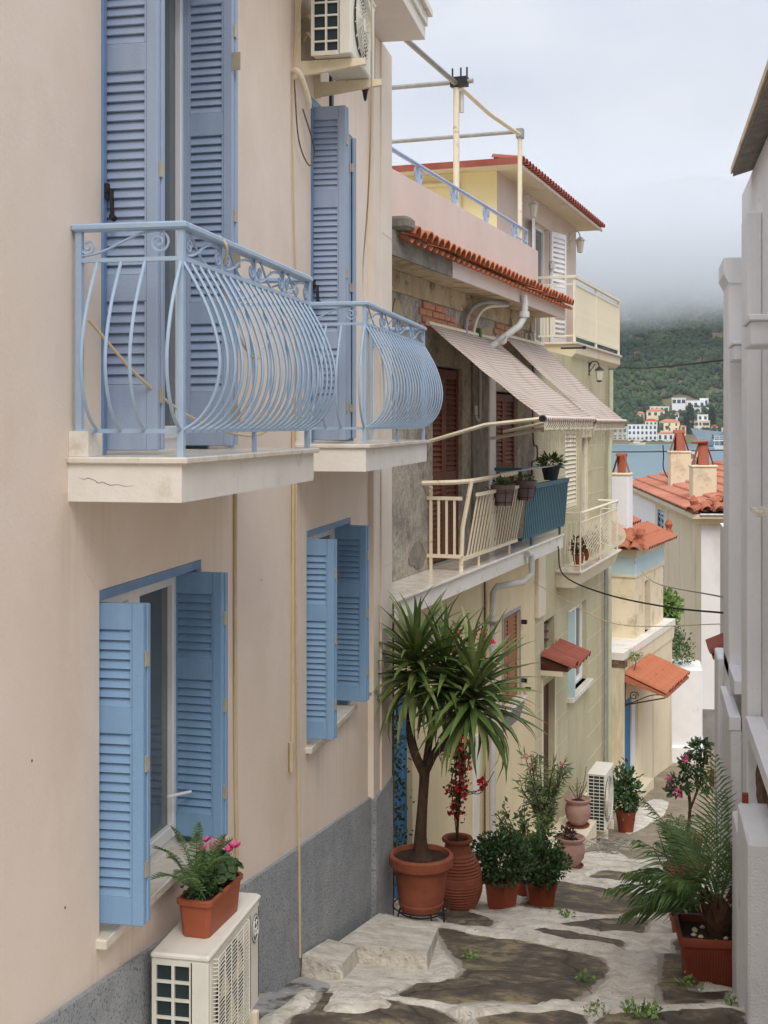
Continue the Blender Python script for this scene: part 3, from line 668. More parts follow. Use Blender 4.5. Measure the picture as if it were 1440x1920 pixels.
# espagnolette handles
for Y, z in ((5.47, 1.05), (9.2, 1.02)):
    MB().tube([(.0, Y - .03, z), (.05, Y - .05, z), (.055, Y - .055, z - .11)], .011, 6).tube([(.052, Y - .06, z - .11), (.075, Y - .075, z - .13)], .014, 6).box(-.02, .03, Y - .045, Y - .02, z - .03, z + .04).build('latch', 'black_iron', A_)
MB().tube([(-.1, 6.5, -2.0), (-.01, 6.62, -2.0)], .008, 6).build('stay_hook', 'pvc', A_)

def balcony(y0, y1, n, nbar, title):
    zt, zb = -.14, -.33
    MB().box(.0, n + .02, y0 - .05, y1 + .07, zb, zt - .03).build('balcony_slab', 'slab_white', A_)
    mb = MB(); k = 4
    ed = [y0 - .07 + (y1 + .1 - y0 + .07) * i / k for i in range(k + 1)]
    for i in range(k): mb.cbox(.001, n + .05, ed[i] + .001, ed[i + 1] - .001, zt - .029, zt, .006)
    mb.build('balcony_coping', 'marble', A_)
    MB().box(.001, .09, y0 - .045, y0 + .1, zt + .001, zt + .11).build('skirting_block', 'slab_white', A_)
    rail = MB()
    rr = .012
    zT, zM, zB = .84, .70, -.03
    def rect(p, q, w, h):  # flat bar
        p, q = Vector(p), Vector(q); d = (q - p).normalized(); s_ = d.cross(Vector((0, 0, 1))); u = Vector((0, 0, 1))
        if s_.length < .1: s_ = Vector((1, 0, 0)); u = Vector((0, 1, 0))
        s_.normalize(); o = [(-w, -h), (w, -h), (w, h), (-w, h)]
        rail.hexa([p + s_ * a + u * b for a, b in o], [q + s_ * a + u * b for a, b in o])
    c1, c2 = (n, y0), (n, y1)
    segs = [((.02, y0), c1), (c1, c2), (c2, (.02, y1))]
    for (a, b) in segs:
        rect((*a, zM), (*b, zM), .012, .009); rect((*a, zB), (*b, zB), .012, .009)
    for (x, y) in (c1, c2, (.03, y0), (.03, y1)):
        rail.box(x - .014, x + .014, y - .014, y + .014, zt, zT - .015)
    rail.box(n - .01, n + .01, (y0 + y1) / 2 - .01, (y0 + y1) / 2 + .01, zt, zB)
    for q in (.25, .5, .75):
        yy = y0 + (y1 - y0) * q; rail.box(n - .009, n + .009, yy - .009, yy + .009, zM, zT - .01)
    R_ = rail.build('balcony_railing', 'rail_blue', A_)
    top = MB().cbox(-.0, n + .03, y0 - .03, y0 + .03, zT - .016, zT + .016, .008).cbox(n - .03, n + .03, y0 + .0305, y1 + .03, zT - .016, zT + .016, .008).cbox(0, n - .0305, y1 - .03, y1 + .029, zT - .016, zT + .016, .008)
    top.build('handrail', 'rail_blue', R_)
    # bulging bars; the profile is (outward, z)
    prof = [(0, zM), (.06, .60), (.115, .49), (.155, .37), (.17, .27), (.16, .17), (.125, .08), (.07, .012), (0, zB)]
    pp = smooth_path([(a, 0, b) for a, b in prof], 3)
    street = MB().tube(pp, .008, 6).mesh('baluster', 'rail_blue', 60)
    for i in range(nbar):
        inst(street, 'baluster', R_, (n, y0 + (y1 - y0) * (i + .0) / (nbar - 1), 0))
    ns = 4
    for i in range(ns):
        inst(street, 'baluster', R_, (.06 + (n - .06) * (i + .5 if i < ns - 1 else ns) / ns * 1.0, y0, 0), (0, 0, R(-90)))
        inst(street, 'baluster', R_, (.06 + (n - .06) * (i + .5 if i < ns - 1 else ns) / ns * 1.0, y1, 0), (0, 0, R(90)))
    # scrollwork between the two top rails
    zc = (zM + zT) / 2
    for side_y in (y0, y1):
        mb = MB(); pl = lambda u, w: (u, side_y, w)
        mb.tube(spiral((.07, zc - .01), .035, 1.5, pl, 1, R(200)), .006, 5); mb.tube(spiral((n - .1, zc), .05, 1.6, pl, -1, R(90)), .006, 5)
        mb.tube(bez((.04, side_y, zM + .02), (n * .4, side_y, zM + .03), (n * .5, side_y, zT - .02), (n - .1, side_y, zc + .05)), .006, 5)
        mb.build('scroll', 'rail_blue', R_)
    k = 4; step = (y1 - y0) / k
    mb = MB(); pl = lambda u, w: (0, u, w)
    mb.tube(spiral((.09, zc), .034, 1.4, pl, 1, R(180)), .007, 5); mb.tube(spiral((step - .05, zc - .008), .045, 1.5, pl, -1, R(90)), .007, 5)
    mb.tube(bez((0, .07, zM + .02), (0, step * .45, zM + .03), (0, step * .5, zT - .02), (0, step - .05, zc + .037)), .007, 5)
    mb.tube(bez((0, .1, zT - .02), (0, step * .3, zT - .03), (0, step * .4, zM + .02), (0, step * .62, zM + .01)), .006, 5)
    sm = mb.mesh('scroll', 'rail_blue', 60)
    for i in range(k): inst(sm, 'scroll', R_, (n, y0 + step * i, 0))
    return R_
b1 = balcony(5.13, 7.2, .49, 21, 'near')
b2 = balcony(8.72, 11.15, .5, 21, 'far')
# hairline crack in the near slab
MB().tube([(.05, 5.0795, -.228), (.075, 5.0795, -.236), (.09, 5.0795, -.229), (.12, 5.0795, -.238), (.135, 5.0795, -.25), (.16, 5.0795, -.247), (.19, 5.0795, -.259), (.23, 5.0795, -.256), (.26, 5.0795, -.264), (.3, 5.0795, -.259)], [.0004, .001, .0013, .0009, .0015, .0011, .0013, .0008, .0009, .0003], 4).build('crack', 'cable_dark', A_)

# conduits on the wall
def conduit(pts, r, mat='cable_beige', parent=A_, name='conduit', seg=6): return MB().tube(smooth_path(pts, 5), r, seg).build(name, mat, parent, smooth=60)
conduit([(.012, 7.33, -.34), (.012, 7.325, -1.2), (.014, 7.33, -2.0), (.012, 7.36, -2.7)], .012)
conduit([(.012, 8.62, -.0), (.012, 8.61, -1.0), (.013, 8.6, -2.35)], .013)
conduit([(.02, 8.54, -2.2), (.02, 8.54, -2.4)], .02)
conduit([(.012, 8.7, -.0), (.012, 8.7, -1.2), (.03, 8.7, -2.6), (.04, 8.7, -3.75)], .009, 'cable_beige')
conduit([(.012, 7.29, 2.9), (.012, 7.29, .4), (.012, 7.29, -.1)], .008)
# drain pipe by the corner
MB().tube([(.075, 11.95, -1.7), (.075, 11.95, -4.7)], .009, 8).build('drain_pipe', 'stone_brown', A_, smooth=60)
MB().box(-.03, .045, 11.96, 12.02, -4.75, -2.3).build('duct', 'pipe_white', A_)

def crack(pts, r=.0014, mat='stone_brown'):
    P_ = []
    for p, q in zip(pts, pts[1:]):
        for i in range(5):
            t = i / 5; P_.append((.001, p[0] + (q[0] - p[0]) * t + random.uniform(-.012, .012), p[1] + (q[1] - p[1]) * t + random.uniform(-.012, .012)))
    MB().tube(P_, r, 4).build('crack', mat, A_)
crack([(5.28, -.66), (5.34, -.72), (5.4, -.76)], .0005, 'cable_beige')
for y, z in ((4.75, -1.35), (7.9, -1.0), (8.1, 1.0), (5.05, -2.05)):
    MB().lathe([(.007, 0), (.005, .002), (0, .003)], 6).build('plaster_chip', 'stone_brown', A_, (.0, y, z), (0, R(90), 0))

# ------------------------------------------------------------------ air conditioners
def ac_unit(name, label, loc, rz, w=.8, h=.56, d=.29, guard='wires', emblem=False, feet=.0, side='grid', group='air conditioner units'):
    """local: x = depth (front at +d), y = length, z up from the base of the casing"""
    t = thing(name, label, 'air conditioner', loc, rz, group)
    c = .012
    e = .035
    # casing: closed panels except the near end, which is an open grid over a dark coil
    m = MB().cbox(0, d, e, w, 0, h - .03, c)
    m.build('casing', 'ac_white', t)
    MB().cbox(-.008, d + .008, -.008, w + .008, h - .03, h, .01).build('top_cover', 'ac_white', t)
    MB().box(.02, d - .02, e - .02, e - .002, .02, h - .05).build('coil', 'ac_dark', t)
    gb = MB(); g0, g1, gz0, gz1 = 0, d, 0, h - .03
    if side == 'grid':
        xs = [(0, .022), (.1, .114), (.19, .204)] if d > .27 else [(0, .03), (.12, .14)]
        for a, b in xs: gb.box(a, b, 0, .02, gz0, gz1)
        gb.cbox(xs[-1][1] - .014, d, 0, e + .002, gz0, gz1, .008)
        k = 6
        for i in range(k + 1):
            z = gz0 + (gz1 - gz0 - .03) * i / k
            gb.box(.022, xs[-1][0], 0.001, .019, z, z + (.03 if i in (0, k) else .012))
    else:
        for a, b in ((0, .02), (d * .33, d * .33 + .008), (d * .66, d * .66 + .008), (d - .02, d)): gb.box(a, b, 0, .02, gz0, gz1)
        for i in range(17):
            z = gz0 + (gz1 - gz0 - .012) * i / 16; gb.box(.02, d - .02, .001, .019, z, z + .012)
    gb.build('side_grille', 'ac_white', t)
    # front: flat disc painted dark as the recess shade, fan and guard
    cy, cz, r = w * .40, h * .49, h * .40
    m = MB(); pl = lambda u, v: (d + .004, u, v)
    m.add([pl(cy + r * math.cos(2 * PI * i / 28), cz + r * math.sin(2 * PI * i / 28)) for i in range(28)], [tuple(range(28))]); m.build('fan_shade_disc', 'ac_dark', t)
    m = MB()
    for i in range(3):
        a = 2 * PI * i / 3 + .4
        m.add([(d + .006, cy + r * .12 * math.cos(a), cz + r * .12 * math.sin(a)), (d + .008, cy + r * .85 * math.cos(a - .3), cz + r * .85 * math.sin(a - .3)), (d + .012, cy + r * .85 * math.cos(a + .5), cz + r * .85 * math.sin(a + .5)), (d + .008, cy + r * .2 * math.cos(a + .7), cz + r * .2 * math.sin(a + .7))], [(0, 1, 2, 3)])
    m.build('fan_blades', 'pipe_cream', t)
    gm = MB(); x = d + .022
    if guard == 'wires':
        a0, a1, b0, b1 = cy - r * 1.12, cy + r * 1.12, cz - r * 1.1, cz + r * 1.08
        for i in range(27):
            z = b0 + (b1 - b0) * i / 26; gm.tube([(d, a0, z), (x, a0 + .012, z), (x, a1 - .012, z), (d, a1, z)], .003, 4)
        for i in range(6):
            y = a0 + .012 + (a1 - a0 - .024) * i / 5; gm.tube([(x + .003, y, b0), (x + .003, y, b1)], .003, 4)
    else:
        for i in range(9):
            rr = r * (.2 + .84 * i / 8)
            gm.tube([(x, cy + rr * math.cos(2 * PI * k / 30), cz + rr * math.sin(2 * PI * k / 30)) for k in range(31)], .0032, 4, cap=False)
        for i in range(16):
            a = 2 * PI * i / 16; gm.tube([(x, cy + r * .2 * math.cos(a), cz + r * .2 * math.sin(a)), (x, cy + r * .62 * math.cos(a + .35), cz + r * .62 * math.sin(a + .35)), (x - .01, cy + r * 1.06 * math.cos(a + .6), cz + r * 1.06 * math.sin(a + .6))], .0032, 4)
        m = MB().add([(x + .005, cy + r * .22 * math.cos(2 * PI * i / 20), cz + r * .22 * math.sin(2 * PI * i / 20)) for i in range(20)], [tuple(range(20))]); m.build('hub_cap', 'ac_white', t)
    gm.build('fan_guard', 'ac_white', t)
    m = MB()
    for y in (w * .8, w * .97): m.box(d + .0005, d + .003, y - .002, y + .002, .03, h - .06)
    m.build('panel_seam', 'ac_dark', t)
    if emblem:
        m = MB(); ey, ez, er = w * .9, h * .73, .062
        m.add([(d + .004, ey + er * math.cos(2 * PI * i / 28), ez + er * 1.25 * math.sin(2 * PI * i / 28)) for i in range(28)], [tuple(range(28))]); eo = m.build('emblem', 'navy_logo', t)
        m = MB().tube([(d + .005, ey + er * .86 * math.cos(2 * PI * i / 28), ez + er * 1.08 * math.sin(2 * PI * i / 28)) for i in range(29)], .003, 4, cap=False)
        # looping monogram letters
        P = lambda u, v: (d + .006, ey + u * er, ez + v * er * 1.2)
        m.tube(smooth_path([P(-.05, .45), P(-.35, .55), P(-.55, .1), P(-.4, -.4), P(-.12, -.3), P(-.08, .02), P(-.3, -.02)]), .0034, 4)
        m.tube(smooth_path([P(.5, .4), P(.25, .55), P(.12, .3), P(.32, .06), P(.12, -.12), P(.16, -.42), P(.42, -.45), P(.58, -.25)]), .0034, 4)
        m.build('monogram', 'ac_white', eo)
    if feet:
        for y in (w * .15, w * .85): MB().box(.0, d + .03, y - .02, y + .02, -feet, -.001).build('foot', 'pipe_cream', t)
    return t

acl = ac_unit('air_conditioner', 'white air conditioner with round emblem by the grey plinth, below a planter', (WA + .075, 5.84, -3.13), 0, .84, .58, .285, 'wires', True, .26)
acu = ac_unit('air_conditioner', 'white air conditioner on wall brackets above the far blue balcony', (WA + .14, 8.62, 2.56), 0, .82, .6, .285, 'rings')
for Y in (8.72, 9.28):
    m = MB()
    m.box(.001, .006, -.02, .02, -.13, .5).box(.006, .045, -.02, -.016, -.13, .5)
    m.build('bracket_post', 'cream_metal', acu, (-.14, Y - 8.62, 0))
    MB().prism([(.0, -.01), (.0, -.12), (.5, -.055), (.5, -.01)], 'y', -.018, .018).build('bracket_arm', 'cream_metal', acu, (-.134, Y - 8.62 - .001, 0))
m = MB().tube(smooth_path([(-.13, .3, .35), (-.05, .15, .32), (0, .1, .28)]), .02, 6).tube(smooth_path([(-.13, .28, .2), (-.06, .15, .2), (0, .1, .14)]), .016, 6)
m.build('refrigerant_pipe', 'pipe_cream', acu, smooth=60)

lb = thing('wall_lantern', 'black iron bracket of a wall lantern under the upper air conditioner', 'lantern', (WA, 9.75, 2.62))
MB().box(0, .02, -.035, .035, -.14, .14).build('back_plate', 'black_iron', lb)
MB().tube(smooth_path([(.02, 0, .02), (.12, 0, .05), (.2, 0, .03), (.28, 0, .03)]), .014, 6).build('arm', 'black_iron', lb)
MB().lathe([(.0, .12), (.05, .1), (.06, .06), (.03, .03), (.035, 0), (.022, -.03), (.012, -.09), (0, -.11)], 10, (.28, 0)).build('finial', 'black_iron', lb, smooth=50)

# loose cables
def cable(label, pts, r, mat, k=6):
    o = MB().tube(smooth_path(pts, k), r, 6).build('cable', mat, smooth=60); return tag(o, label, 'cable')
A = lambda n, s, z: (WA + n, s, z)
cable('beige cable hanging from the upper air conditioner down past the balcony door', [A(.5, 8.7, 4.2), A(.5, 8.95, 3.0), A(.42, 9.3, 2.2), A(.3, 9.75, 1.7), A(.22, 9.95, 1.25), A(.28, 9.75, .95), A(.42, 9.4, .86), A(.45, 8.9, .7)], .007, 'cable_beige')
cable('long beige cable dropping down the pink wall left of the far shutter', [A(.16, 8.55, 4.0), A(.1, 8.62, 3.2), A(.02, 8.6, 2.5), A(.015, 8.62, 1.6), A(.015, 8.72, .6), A(.02, 8.66, -.1)], .006, 'cable_beige')
cable('thin brown cable looping beside the top of the far shutter', [A(.02, 8.62, 2.4), A(.03, 8.7, 2.0), A(.05, 8.92, 1.86), A(.06, 9.02, 2.0), A(.02, 8.85, 2.25)], .005, 'stone_brown')
m = MB().tube(smooth_path([A(.0, 8.62, 2.46), A(.06, 8.6, 2.44), A(.09, 8.72, 2.3), A(.08, 8.78, 2.24)]), .022, 8); tag(m.build('pipe_stub', 'pipe_cream', smooth=60), 'short bent cream drain stub poking from the pink wall', 'pipe')
cable('yellowed cord strung across the inside of the near balcony railing', [A(.06, 5.15, .45), A(.2, 5.4, .2), A(.33, 5.75, .02), A(.42, 6.3, -.06), A(.47, 6.7, .0)], .007, 'cable_beige')
cable('tangled beige cord tied over the near balcony handrail', [A(.5, 5.6, .86), A(.53, 5.62, .8), A(.46, 5.75, .66), A(.44, 6.1, .42), A(.45, 6.35, .34), A(.46, 6.6, .5), A(.48, 6.8, .62)], .007, 'cable_beige')

# ------------------------------------------------------------------ plant makers
def leaf_cloud(mb, pts, size, jit=.4, up=.5, asp=.5):
    """small pointed leaves; pts = (position, outward direction)"""
    for p, d in pts:
        p = Vector(p); d = (Vector(d) + Vector((random.uniform(-1, 1), random.uniform(-1, 1), random.uniform(-1, 1))) * jit + Vector((0, 0, up * random.random()))).normalized()
        s_ = d.cross(Vector((random.uniform(-1, 1), random.uniform(-1, 1), random.uniform(-1, 1)))).normalized()
        L_ = size * random.uniform(.7, 1.3); w = L_ * asp * .5; nrm = d.cross(s_)
        q = p + d * L_ * .5 - nrm * L_ * .08
        mb.add([p, q + s_ * w, p + d * L_, q - s_ * w], [(0, 1, 2, 3)])

def blob_points(c, rx, ry, rz, n, shell_=.6):
    out = []
    for _ in range(n):
        v = Vector((random.gauss(0, 1), random.gauss(0, 1), random.gauss(0, 1))).normalized()
        q = shell_ + (1 - shell_) * random.random()
        lump = 1 + .22 * noise.noise(v * 2.3 + Vector(c))
        out.append(((c[0] + v.x * rx * q * lump, c[1] + v.y * ry * q * lump, c[2] + v.z * rz * q * lump), v))
    return out

def trough_pot(t, L_, W_, H_, mat, ribs=True):
    """rectangular planter, longer along local y"""
    mb = MB(); a, b = W_ / 2, L_ / 2; k = .8
    def ring(x, y, z, c=.02): return [(-x + c, -y, z), (x - c, -y, z), (x, -y + c, z), (x, y - c, z), (x - c, y, z), (-x + c, y, z), (-x, y - c, z), (-x, -y + c, z)]
    rs = [ring(a * k, b * (1 - (1 - k) * W_ / L_), 0), ring(a * .96, b * .97, H_ * .84), ring(a * 1.04, b * 1.03, H_ * .85), ring(a * 1.06, b * 1.04, H_ * .98), ring(a * 1.03, b * 1.02, H_), ring(a * .93, b * .95, H_), ring(a * .9, b * .93, H_ * .8)]
    vs = sum(rs, []); fs = [tuple(range(7, -1, -1))]
    for j in range(len(rs) - 1):
        for i in range(8): fs.append((j * 8 + i, j * 8 + (i + 1) % 8, j * 8 + 8 + (i + 1) % 8, j * 8 + 8 + i))
    mb.add(vs, fs)
    if ribs:
        for i in range(int(W_ / .022)):
            x = -a * k + .02 + i * .022 * k
            if x > a * k - .02: break
            mb.hexa([(x, -b * .965 - .001, .02), (x + .008, -b * .965 - .001, .02), (x + .008, -b * .9, .02), (x, -b * .9, .02)], [(x * 1.15, -b * .975 - .004, H_ * .8), (x * 1.15 + .009, -b * .975 - .004, H_ * .8), (x * 1.15 + .009, -b * .9, H_ * .8), (x * 1.15, -b * .9, H_ * .8)])
    mb.build('planter_box', mat, t, smooth=35)
    MB().add(ring(a * .92, b * .94, H_ * .86), [tuple(range(8))]).build('soil', 'soil', t)

def fern_frond(mb, base, tip, w, droop, n=16):
    base, tip = Vector(base), Vector(tip); d = tip - base; side = d.cross(Vector((0, 0, 1))).normalized()
    P = [base + d * q + Vector((0, 0, math.sin(q * PI) * droop)) for q in [i / n for i in range(n + 1)]]
    mb.tube(P, .0022, 3)
    for i in range(3, n):
        for sg in (-1, 1):
            l = w * math.sin(PI * min(1, (i / n) * .9 + .12)) * random.uniform(.7, 1.1); q = P[i] + side * sg * l + d.normalized() * l * .4
            ax = (q - P[i]); mb.tube([P[i], q], .0012, 3, cap=False)
            for k in range(6):
                b = P[i] + ax * (k + .6) / 6.2; 
                for s2 in (-1, 1):
                    e = b + (d.normalized() * s2 * .011 + ax.normalized() * .009 + Vector((0, 0, .004))); mb.add([b, b + (e - b) * .5 + Vector((0, 0, .005)), e, b + (e - b) * .5 - ax.normalized() * .004], [(0, 1, 2, 3)])

pl = thing('window_planter', 'terracotta trough of fern and pink cyclamen on the lower air conditioner', 'planter', (WA + .235, 6.24, -2.548), R(-4))
trough_pot(pl, .44, .18, .19, 'pot_plastic', False)
m = MB()
for i in range(17):
    a = random.uniform(0, 2 * PI); l = random.uniform(.12, .34)
    fern_frond(m, (random.uniform(-.05, .05), random.uniform(-.19, -.06), .18), (l * math.cos(a) * .8 - .06, -.2 + l * math.sin(a), .2 + random.uniform(.04, .4) * (1 - l)), .04, .06)
m.build('fern', 'leaf_fern', pl)
m = MB()
leaf_cloud(m, blob_points((0, -.09, .22), .09, .12, .08, 420, .2), .026, .8, .6, .6); m.build('foliage', 'leaf_dark', pl)
m = MB()
for i in range(90):   # round cyclamen leaves
    a = random.uniform(0, 2 * PI); q = random.random() ** .5; p = Vector((.125 * q * math.cos(a), .1 + .13 * q * math.sin(a), .2 + .15 * (1 - q * .7) + random.uniform(-.02, .02)))
    nrm = Vector((math.cos(a) * q * .9, math.sin(a) * q * .9, .8)).normalized(); u = nrm.orthogonal().normalized(); w = nrm.cross(u); r = random.uniform(.022, .036)
    m.add([p + (u * math.cos(2 * PI * k / 8) + w * math.sin(2 * PI * k / 8)) * r * (.8 if k == 0 else 1) - nrm * (.006 if k % 2 else 0) for k in range(8)], [tuple(range(8))])
m.build('cyclamen_leaves', 'leaf_dark', pl)
fl = MB()
for x, y, z in ((-.05, .0, .38), (.0, .03, .37), (.03, .07, .385), (.06, .1, .35), (-.06, .08, .4), (.08, .14, .36), (.05, .18, .345), (-.02, .12, .36)):
    z -= .02; fl.tube([(x * .5, y * .9 + .02, .24), (x, y, z)], .0009, 3)
    for k in range(6):
        a = 2 * PI * k / 6 + x * 40; q_ = random.uniform(.4, 1.1); d = Vector((math.cos(a) * q_, math.sin(a) * q_, random.uniform(.3, 1))).normalized(); s_ = Vector((-math.sin(a), math.cos(a), 0)); p = Vector((x, y, z))
        fl.add([p, p + d * .026 + s_ * .014, p + d * .05, p + d * .026 - s_ * .014], [(0, 1, 2, 3)])
fl.build('flowers', 'pink_flower', pl)

# ------------------------------------------------------------------ old house with awnings (B) and pale green house (C)
RB = -R(8.3); OB = (-2.845, 12.03)
def frameB(n, s, z):
    c, s_ = math.cos(RB), math.sin(RB); return (OB[0] + n * c - s * s_, OB[1] + n * s_ + s * c, z)
B_ = thing('old_house', 'weathered house with peeling plaster, tiled cornice and cream ground floor', 'house', (OB[0], OB[1], -5.2), RB, absz=True)
BE = 8.22
dA = (2.9, 4.15, -1.68, .7); dB = (5.85, 7.1, -1.68, .46)
mb = MB(); wall_holes(mb, -.6, BE, -1.7, 1.66, [dA, dB], .2); mb.build('upper_wall', 'old_plaster', B_)
bd = (1.25, 2.15, -5.6, -3.0); lw = (6.21, 7.2, -4.05, -2.77)
mb = MB(); wall_holes(mb, -.6, BE, -7.6, -1.7, [bd, lw], .18); mb.build('lower_wall', 'cream_wall', B_)
mb = MB(); shell(mb, -.6, BE, -7.6, 2.05, -5, -.002); mb.build('back_walls', 'cream_pale', B_)
# damp band and pilaster strips low on the cream wall
MB().box(.001, .02, 4.62, 4.9, -6.6, -4.1).build('wall_strip', 'slab_white', B_)
# balcony floor
MB().prism([(-.0, -1.86), (.45, -1.92), (.45, -1.73), (.0, -1.71)], 'y', .02, BE - .02).build('balcony_slab', 'slab_white', B_)
mb = MB(); k = 7
for i in range(k): mb.cbox(.002, .49, .02 + i * (BE - .1) / k + .002, .02 + (i + 1) * (BE - .1) / k - .002, -1.729, -1.695, .006)
mb.build('balcony_coping', 'marble', B_)
# cornice: slab, raw concrete edge then painted edge, soffit
MB().box(.002, .47, -.25, 8.16, 1.66, 1.69).build('cornice_soffit', 'soffit', B_)
MB().box(0, .5, -.25, 2.05, 1.691, 1.86).build('cornice_edge', 'concrete_raw', B_)
MB().box(.47, .5, -.25, 2.05, 1.62, 1.6905).build('cornice_edge', 'concrete_raw', B_)
MB().box(0, .5, 2.051, 8.16, 1.691, 1.85).box(.472, .5, 2.051, 8.16, 1.62, 1.6905).build('cornice_edge', 'cornice_pink', B_)
# brick beam infill under the soffit
bm = MB().cbox(0, .22, 0, .08, 0, .072, .006).mesh('brick', 'brick')
for r in range(4):
    for i in range(24):
        s = 1.9 + i * .235 + (r % 2) * .11; z = 1.09 + r * .082
        if s > 7.6: continue
        if noise.noise(Vector((s * .9, z * 2.5, 4))) + (.4 if 2.3 < s < 4.4 else -.05) < .0: continue
        inst(bm, 'brick', B_, (-.062 + .012 * random.random(), s + .22, z), (0, 0, -PI / 2), scale=(1, 1, random.uniform(.92, 1.05)))
# patches of thicker render left on the wall
def render_patch(s, z, w, h, mat='old_plaster', th=.03):
    mb = MB(); n = 14; pts = []
    for i in range(n):
        a = 2 * PI * i / n; q = 1 + .35 * noise.noise(Vector((math.cos(a) * 1.5 + s, math.sin(a) * 1.5, z)))
        pts.append((s + w / 2 * q * math.cos(a), z + h / 2 * q * math.sin(a)))
    mb.prism(pts, 'x', .001, th); return mb.build('render_patch', mat, B_)
MB().box(.001, .03, -.2, BE - .1, 1.425, 1.655).build('concrete_beam', 'beam', B_)
for s, z, w, h, m_ in ((.95, 1.12, .55, .36, 'slab_white'), (1.6, 1.1, .4, .44, 'beam'), (5.3, 1.22, .5, .2, 'beam'), (7.7, 1.15, .5, .5, 'beam'), (.9, -1.4, .8, .5, 'beam'), (2.3, -1.5, .6, .3, 'concrete_raw')):
    render_patch(s, z, w, h, m_, .012 + .008 * random.random())
# rebar stubs and stain
# cornice tiles: overlapping barrel tiles, each its own piece
def barrel_tile(L_, r0, r1, th=.014, seg=9, arc=165):
    mb = MB(); n = seg
    for q, r in ((0, r0), (1, r1)):
        for rr in (r, r - th):
            for i in range(n):
                a = R(90 - arc / 2 + arc * i / (n - 1)); mb.v.append((q * L_, rr * math.cos(a), rr * math.sin(a)))
    for i in range(n - 1):
        mb.f += [(i, i + 1, 2 * n + i + 1, 2 * n + i), (n + i, 3 * n + i, 3 * n + i + 1, n + i + 1), (i, n + i, n + i + 1, i + 1), (2 * n + i, 2 * n + i + 1, 3 * n + i + 1, 3 * n + i)]
    mb.f += [(0, 2 * n, 3 * n, n), (n - 1, 2 * n - 1, 4 * n - 1, 3 * n - 1)]
    return mb
tm = barrel_tile(.56, .085, .1).mesh('tile', 'tile', 45)
for i in range(39):
    s = .38 + i * .2; dz = random.uniform(-.006, .006)
    inst(tm, 'tile', B_, (.1, s, 1.99 + dz), (0, R(17 + random.uniform(-1, 1)), R(random.uniform(-1.5, 1.5))))
pm = MB()
for i in range(40):
    pm.add([(.1, .18 + i * .2 + q * .02, 1.955 - .04 * math.sin(PI * q / 9)) for q in range(10)] + [(.62, .18 + i * .2 + q * .02, 1.80 - .045 * math.sin(PI * q / 9)) for q in range(10)], [(q, q + 1, q + 11, q + 10) for q in range(9)])
struct(pm.build('pan_tiles', 'tile', B_), 'stuff')
MB().prism([(0, 1.861), (.5, 1.861), (.5, 1.865), (0.02, 2.0)], 'y', .1, 8.15).build('tile_bed', 'concrete_raw', B_)
MB().cbox(.06, .64, .1, .34, 1.87, 2.0, .03).build('end_mortar', 'concrete_raw', B_)
# parapet and its railing
MB().box(-.12, .1, -.6, 8.0, 1.95, 2.68).build('parapet', 'rose_wall', B_)
mb = MB().tube([(.04, -.5, 2.92), (.04, 7.5, 2.92)], .026, 6)
rl = mb.build('terrace_rail', 'rail_lav', B_, smooth=40)
pl2 = lambda u, w: (.04, u, w); mb = MB()
mb.tube(spiral((.11, 2.83), .045, 1.4, pl2, -1, R(90)), .011, 5); mb.tube(spiral((-.11, 2.83), .045, 1.4, pl2, 1, R(90)), .011, 5)
mb.tube(bez((.04, .14, 2.86), (.04, .12, 2.76), (.04, .05, 2.70), (.04, 0, 2.66)), .011, 5).tube(bez((.04, -.14, 2.86), (.04, -.12, 2.76), (.04, -.05, 2.70), (.04, 0, 2.66)), .011, 5)
mb.box(.025, .055, -.015, .015, 2.64, 2.9)
sm = mb.mesh('rail_scroll', 'rail_lav', 60)
for s in (.9, 2.25, 3.65, 5.15, 6.7): inst(sm, 'rail_scroll', rl, (0, s, 0))
MB().tube([(.04, 7.5, 2.92), (.04, 7.5, 2.55)], .02, 6).tube([(.04, 6.8, 2.75), (.04, 7.5, 2.75)], .015, 6).build('rail_end', 'rail_lav', rl)

# pergola of scaffold pipes over the terrace
pg = thing('pergola_frame', 'bare pipe pergola frame standing on the roof terrace', 'pergola', frameB(0, 0, 2.1), RB)
Z = lambda z: z - 2.1
MB().tube([(-.05, 4.05, Z(2.1)), (-.05, 4.05, Z(4.25))], .04, 8).build('post', 'pipe_cream', pg, smooth=60)
MB().tube([(.02, 7.15, Z(2.1)), (.02, 7.15, Z(4.3))], .035, 8).build('post', 'pipe_cream', pg, smooth=60)
MB().tube([(-.35, .72, Z(2.1)), (-.35, .72, Z(6.6))], .03, 8).build('post', 'steel', pg, smooth=60)
MB().tube([(-.05, .5, Z(4.3)), (-.05, 4.05, Z(4.3))], .035, 8).build('beam', 'steel', pg, smooth=60)
MB().tube([(-.05, 4.05, Z(4.3)), (-.03, 5.6, Z(4.27)), (.02, 7.2, Z(4.31))], .032, 8).build('beam', 'pipe_cream', pg, smooth=60)
MB().tube([(-4.8, 4.05, Z(4.36)), (.17, 4.05, Z(4.32))], .03, 8).build('beam', 'steel', pg, smooth=60)
MB().tube([(-4.8, 7.15, Z(4.35)), (.05, 7.15, Z(4.36))], .03, 8).build('beam', 'steel', pg, smooth=60)
mb = MB()
for dx in (-.05, .06, .14): mb.tube([(-.05 + dx, 4.05, Z(4.3)), (-.05 + dx, 4.05, Z(4.5))], .012, 5)
mb.box(-.12, .1, 4.0, 4.1, Z(4.26), Z(4.38)); mb.build('clamp', 'black_iron', pg)
MB().tube([(.0, 4.12, Z(3.95)), (.0, 4.12, Z(4.22))], .03, 6).build('sleeve', 'pipe_white', pg, smooth=60)
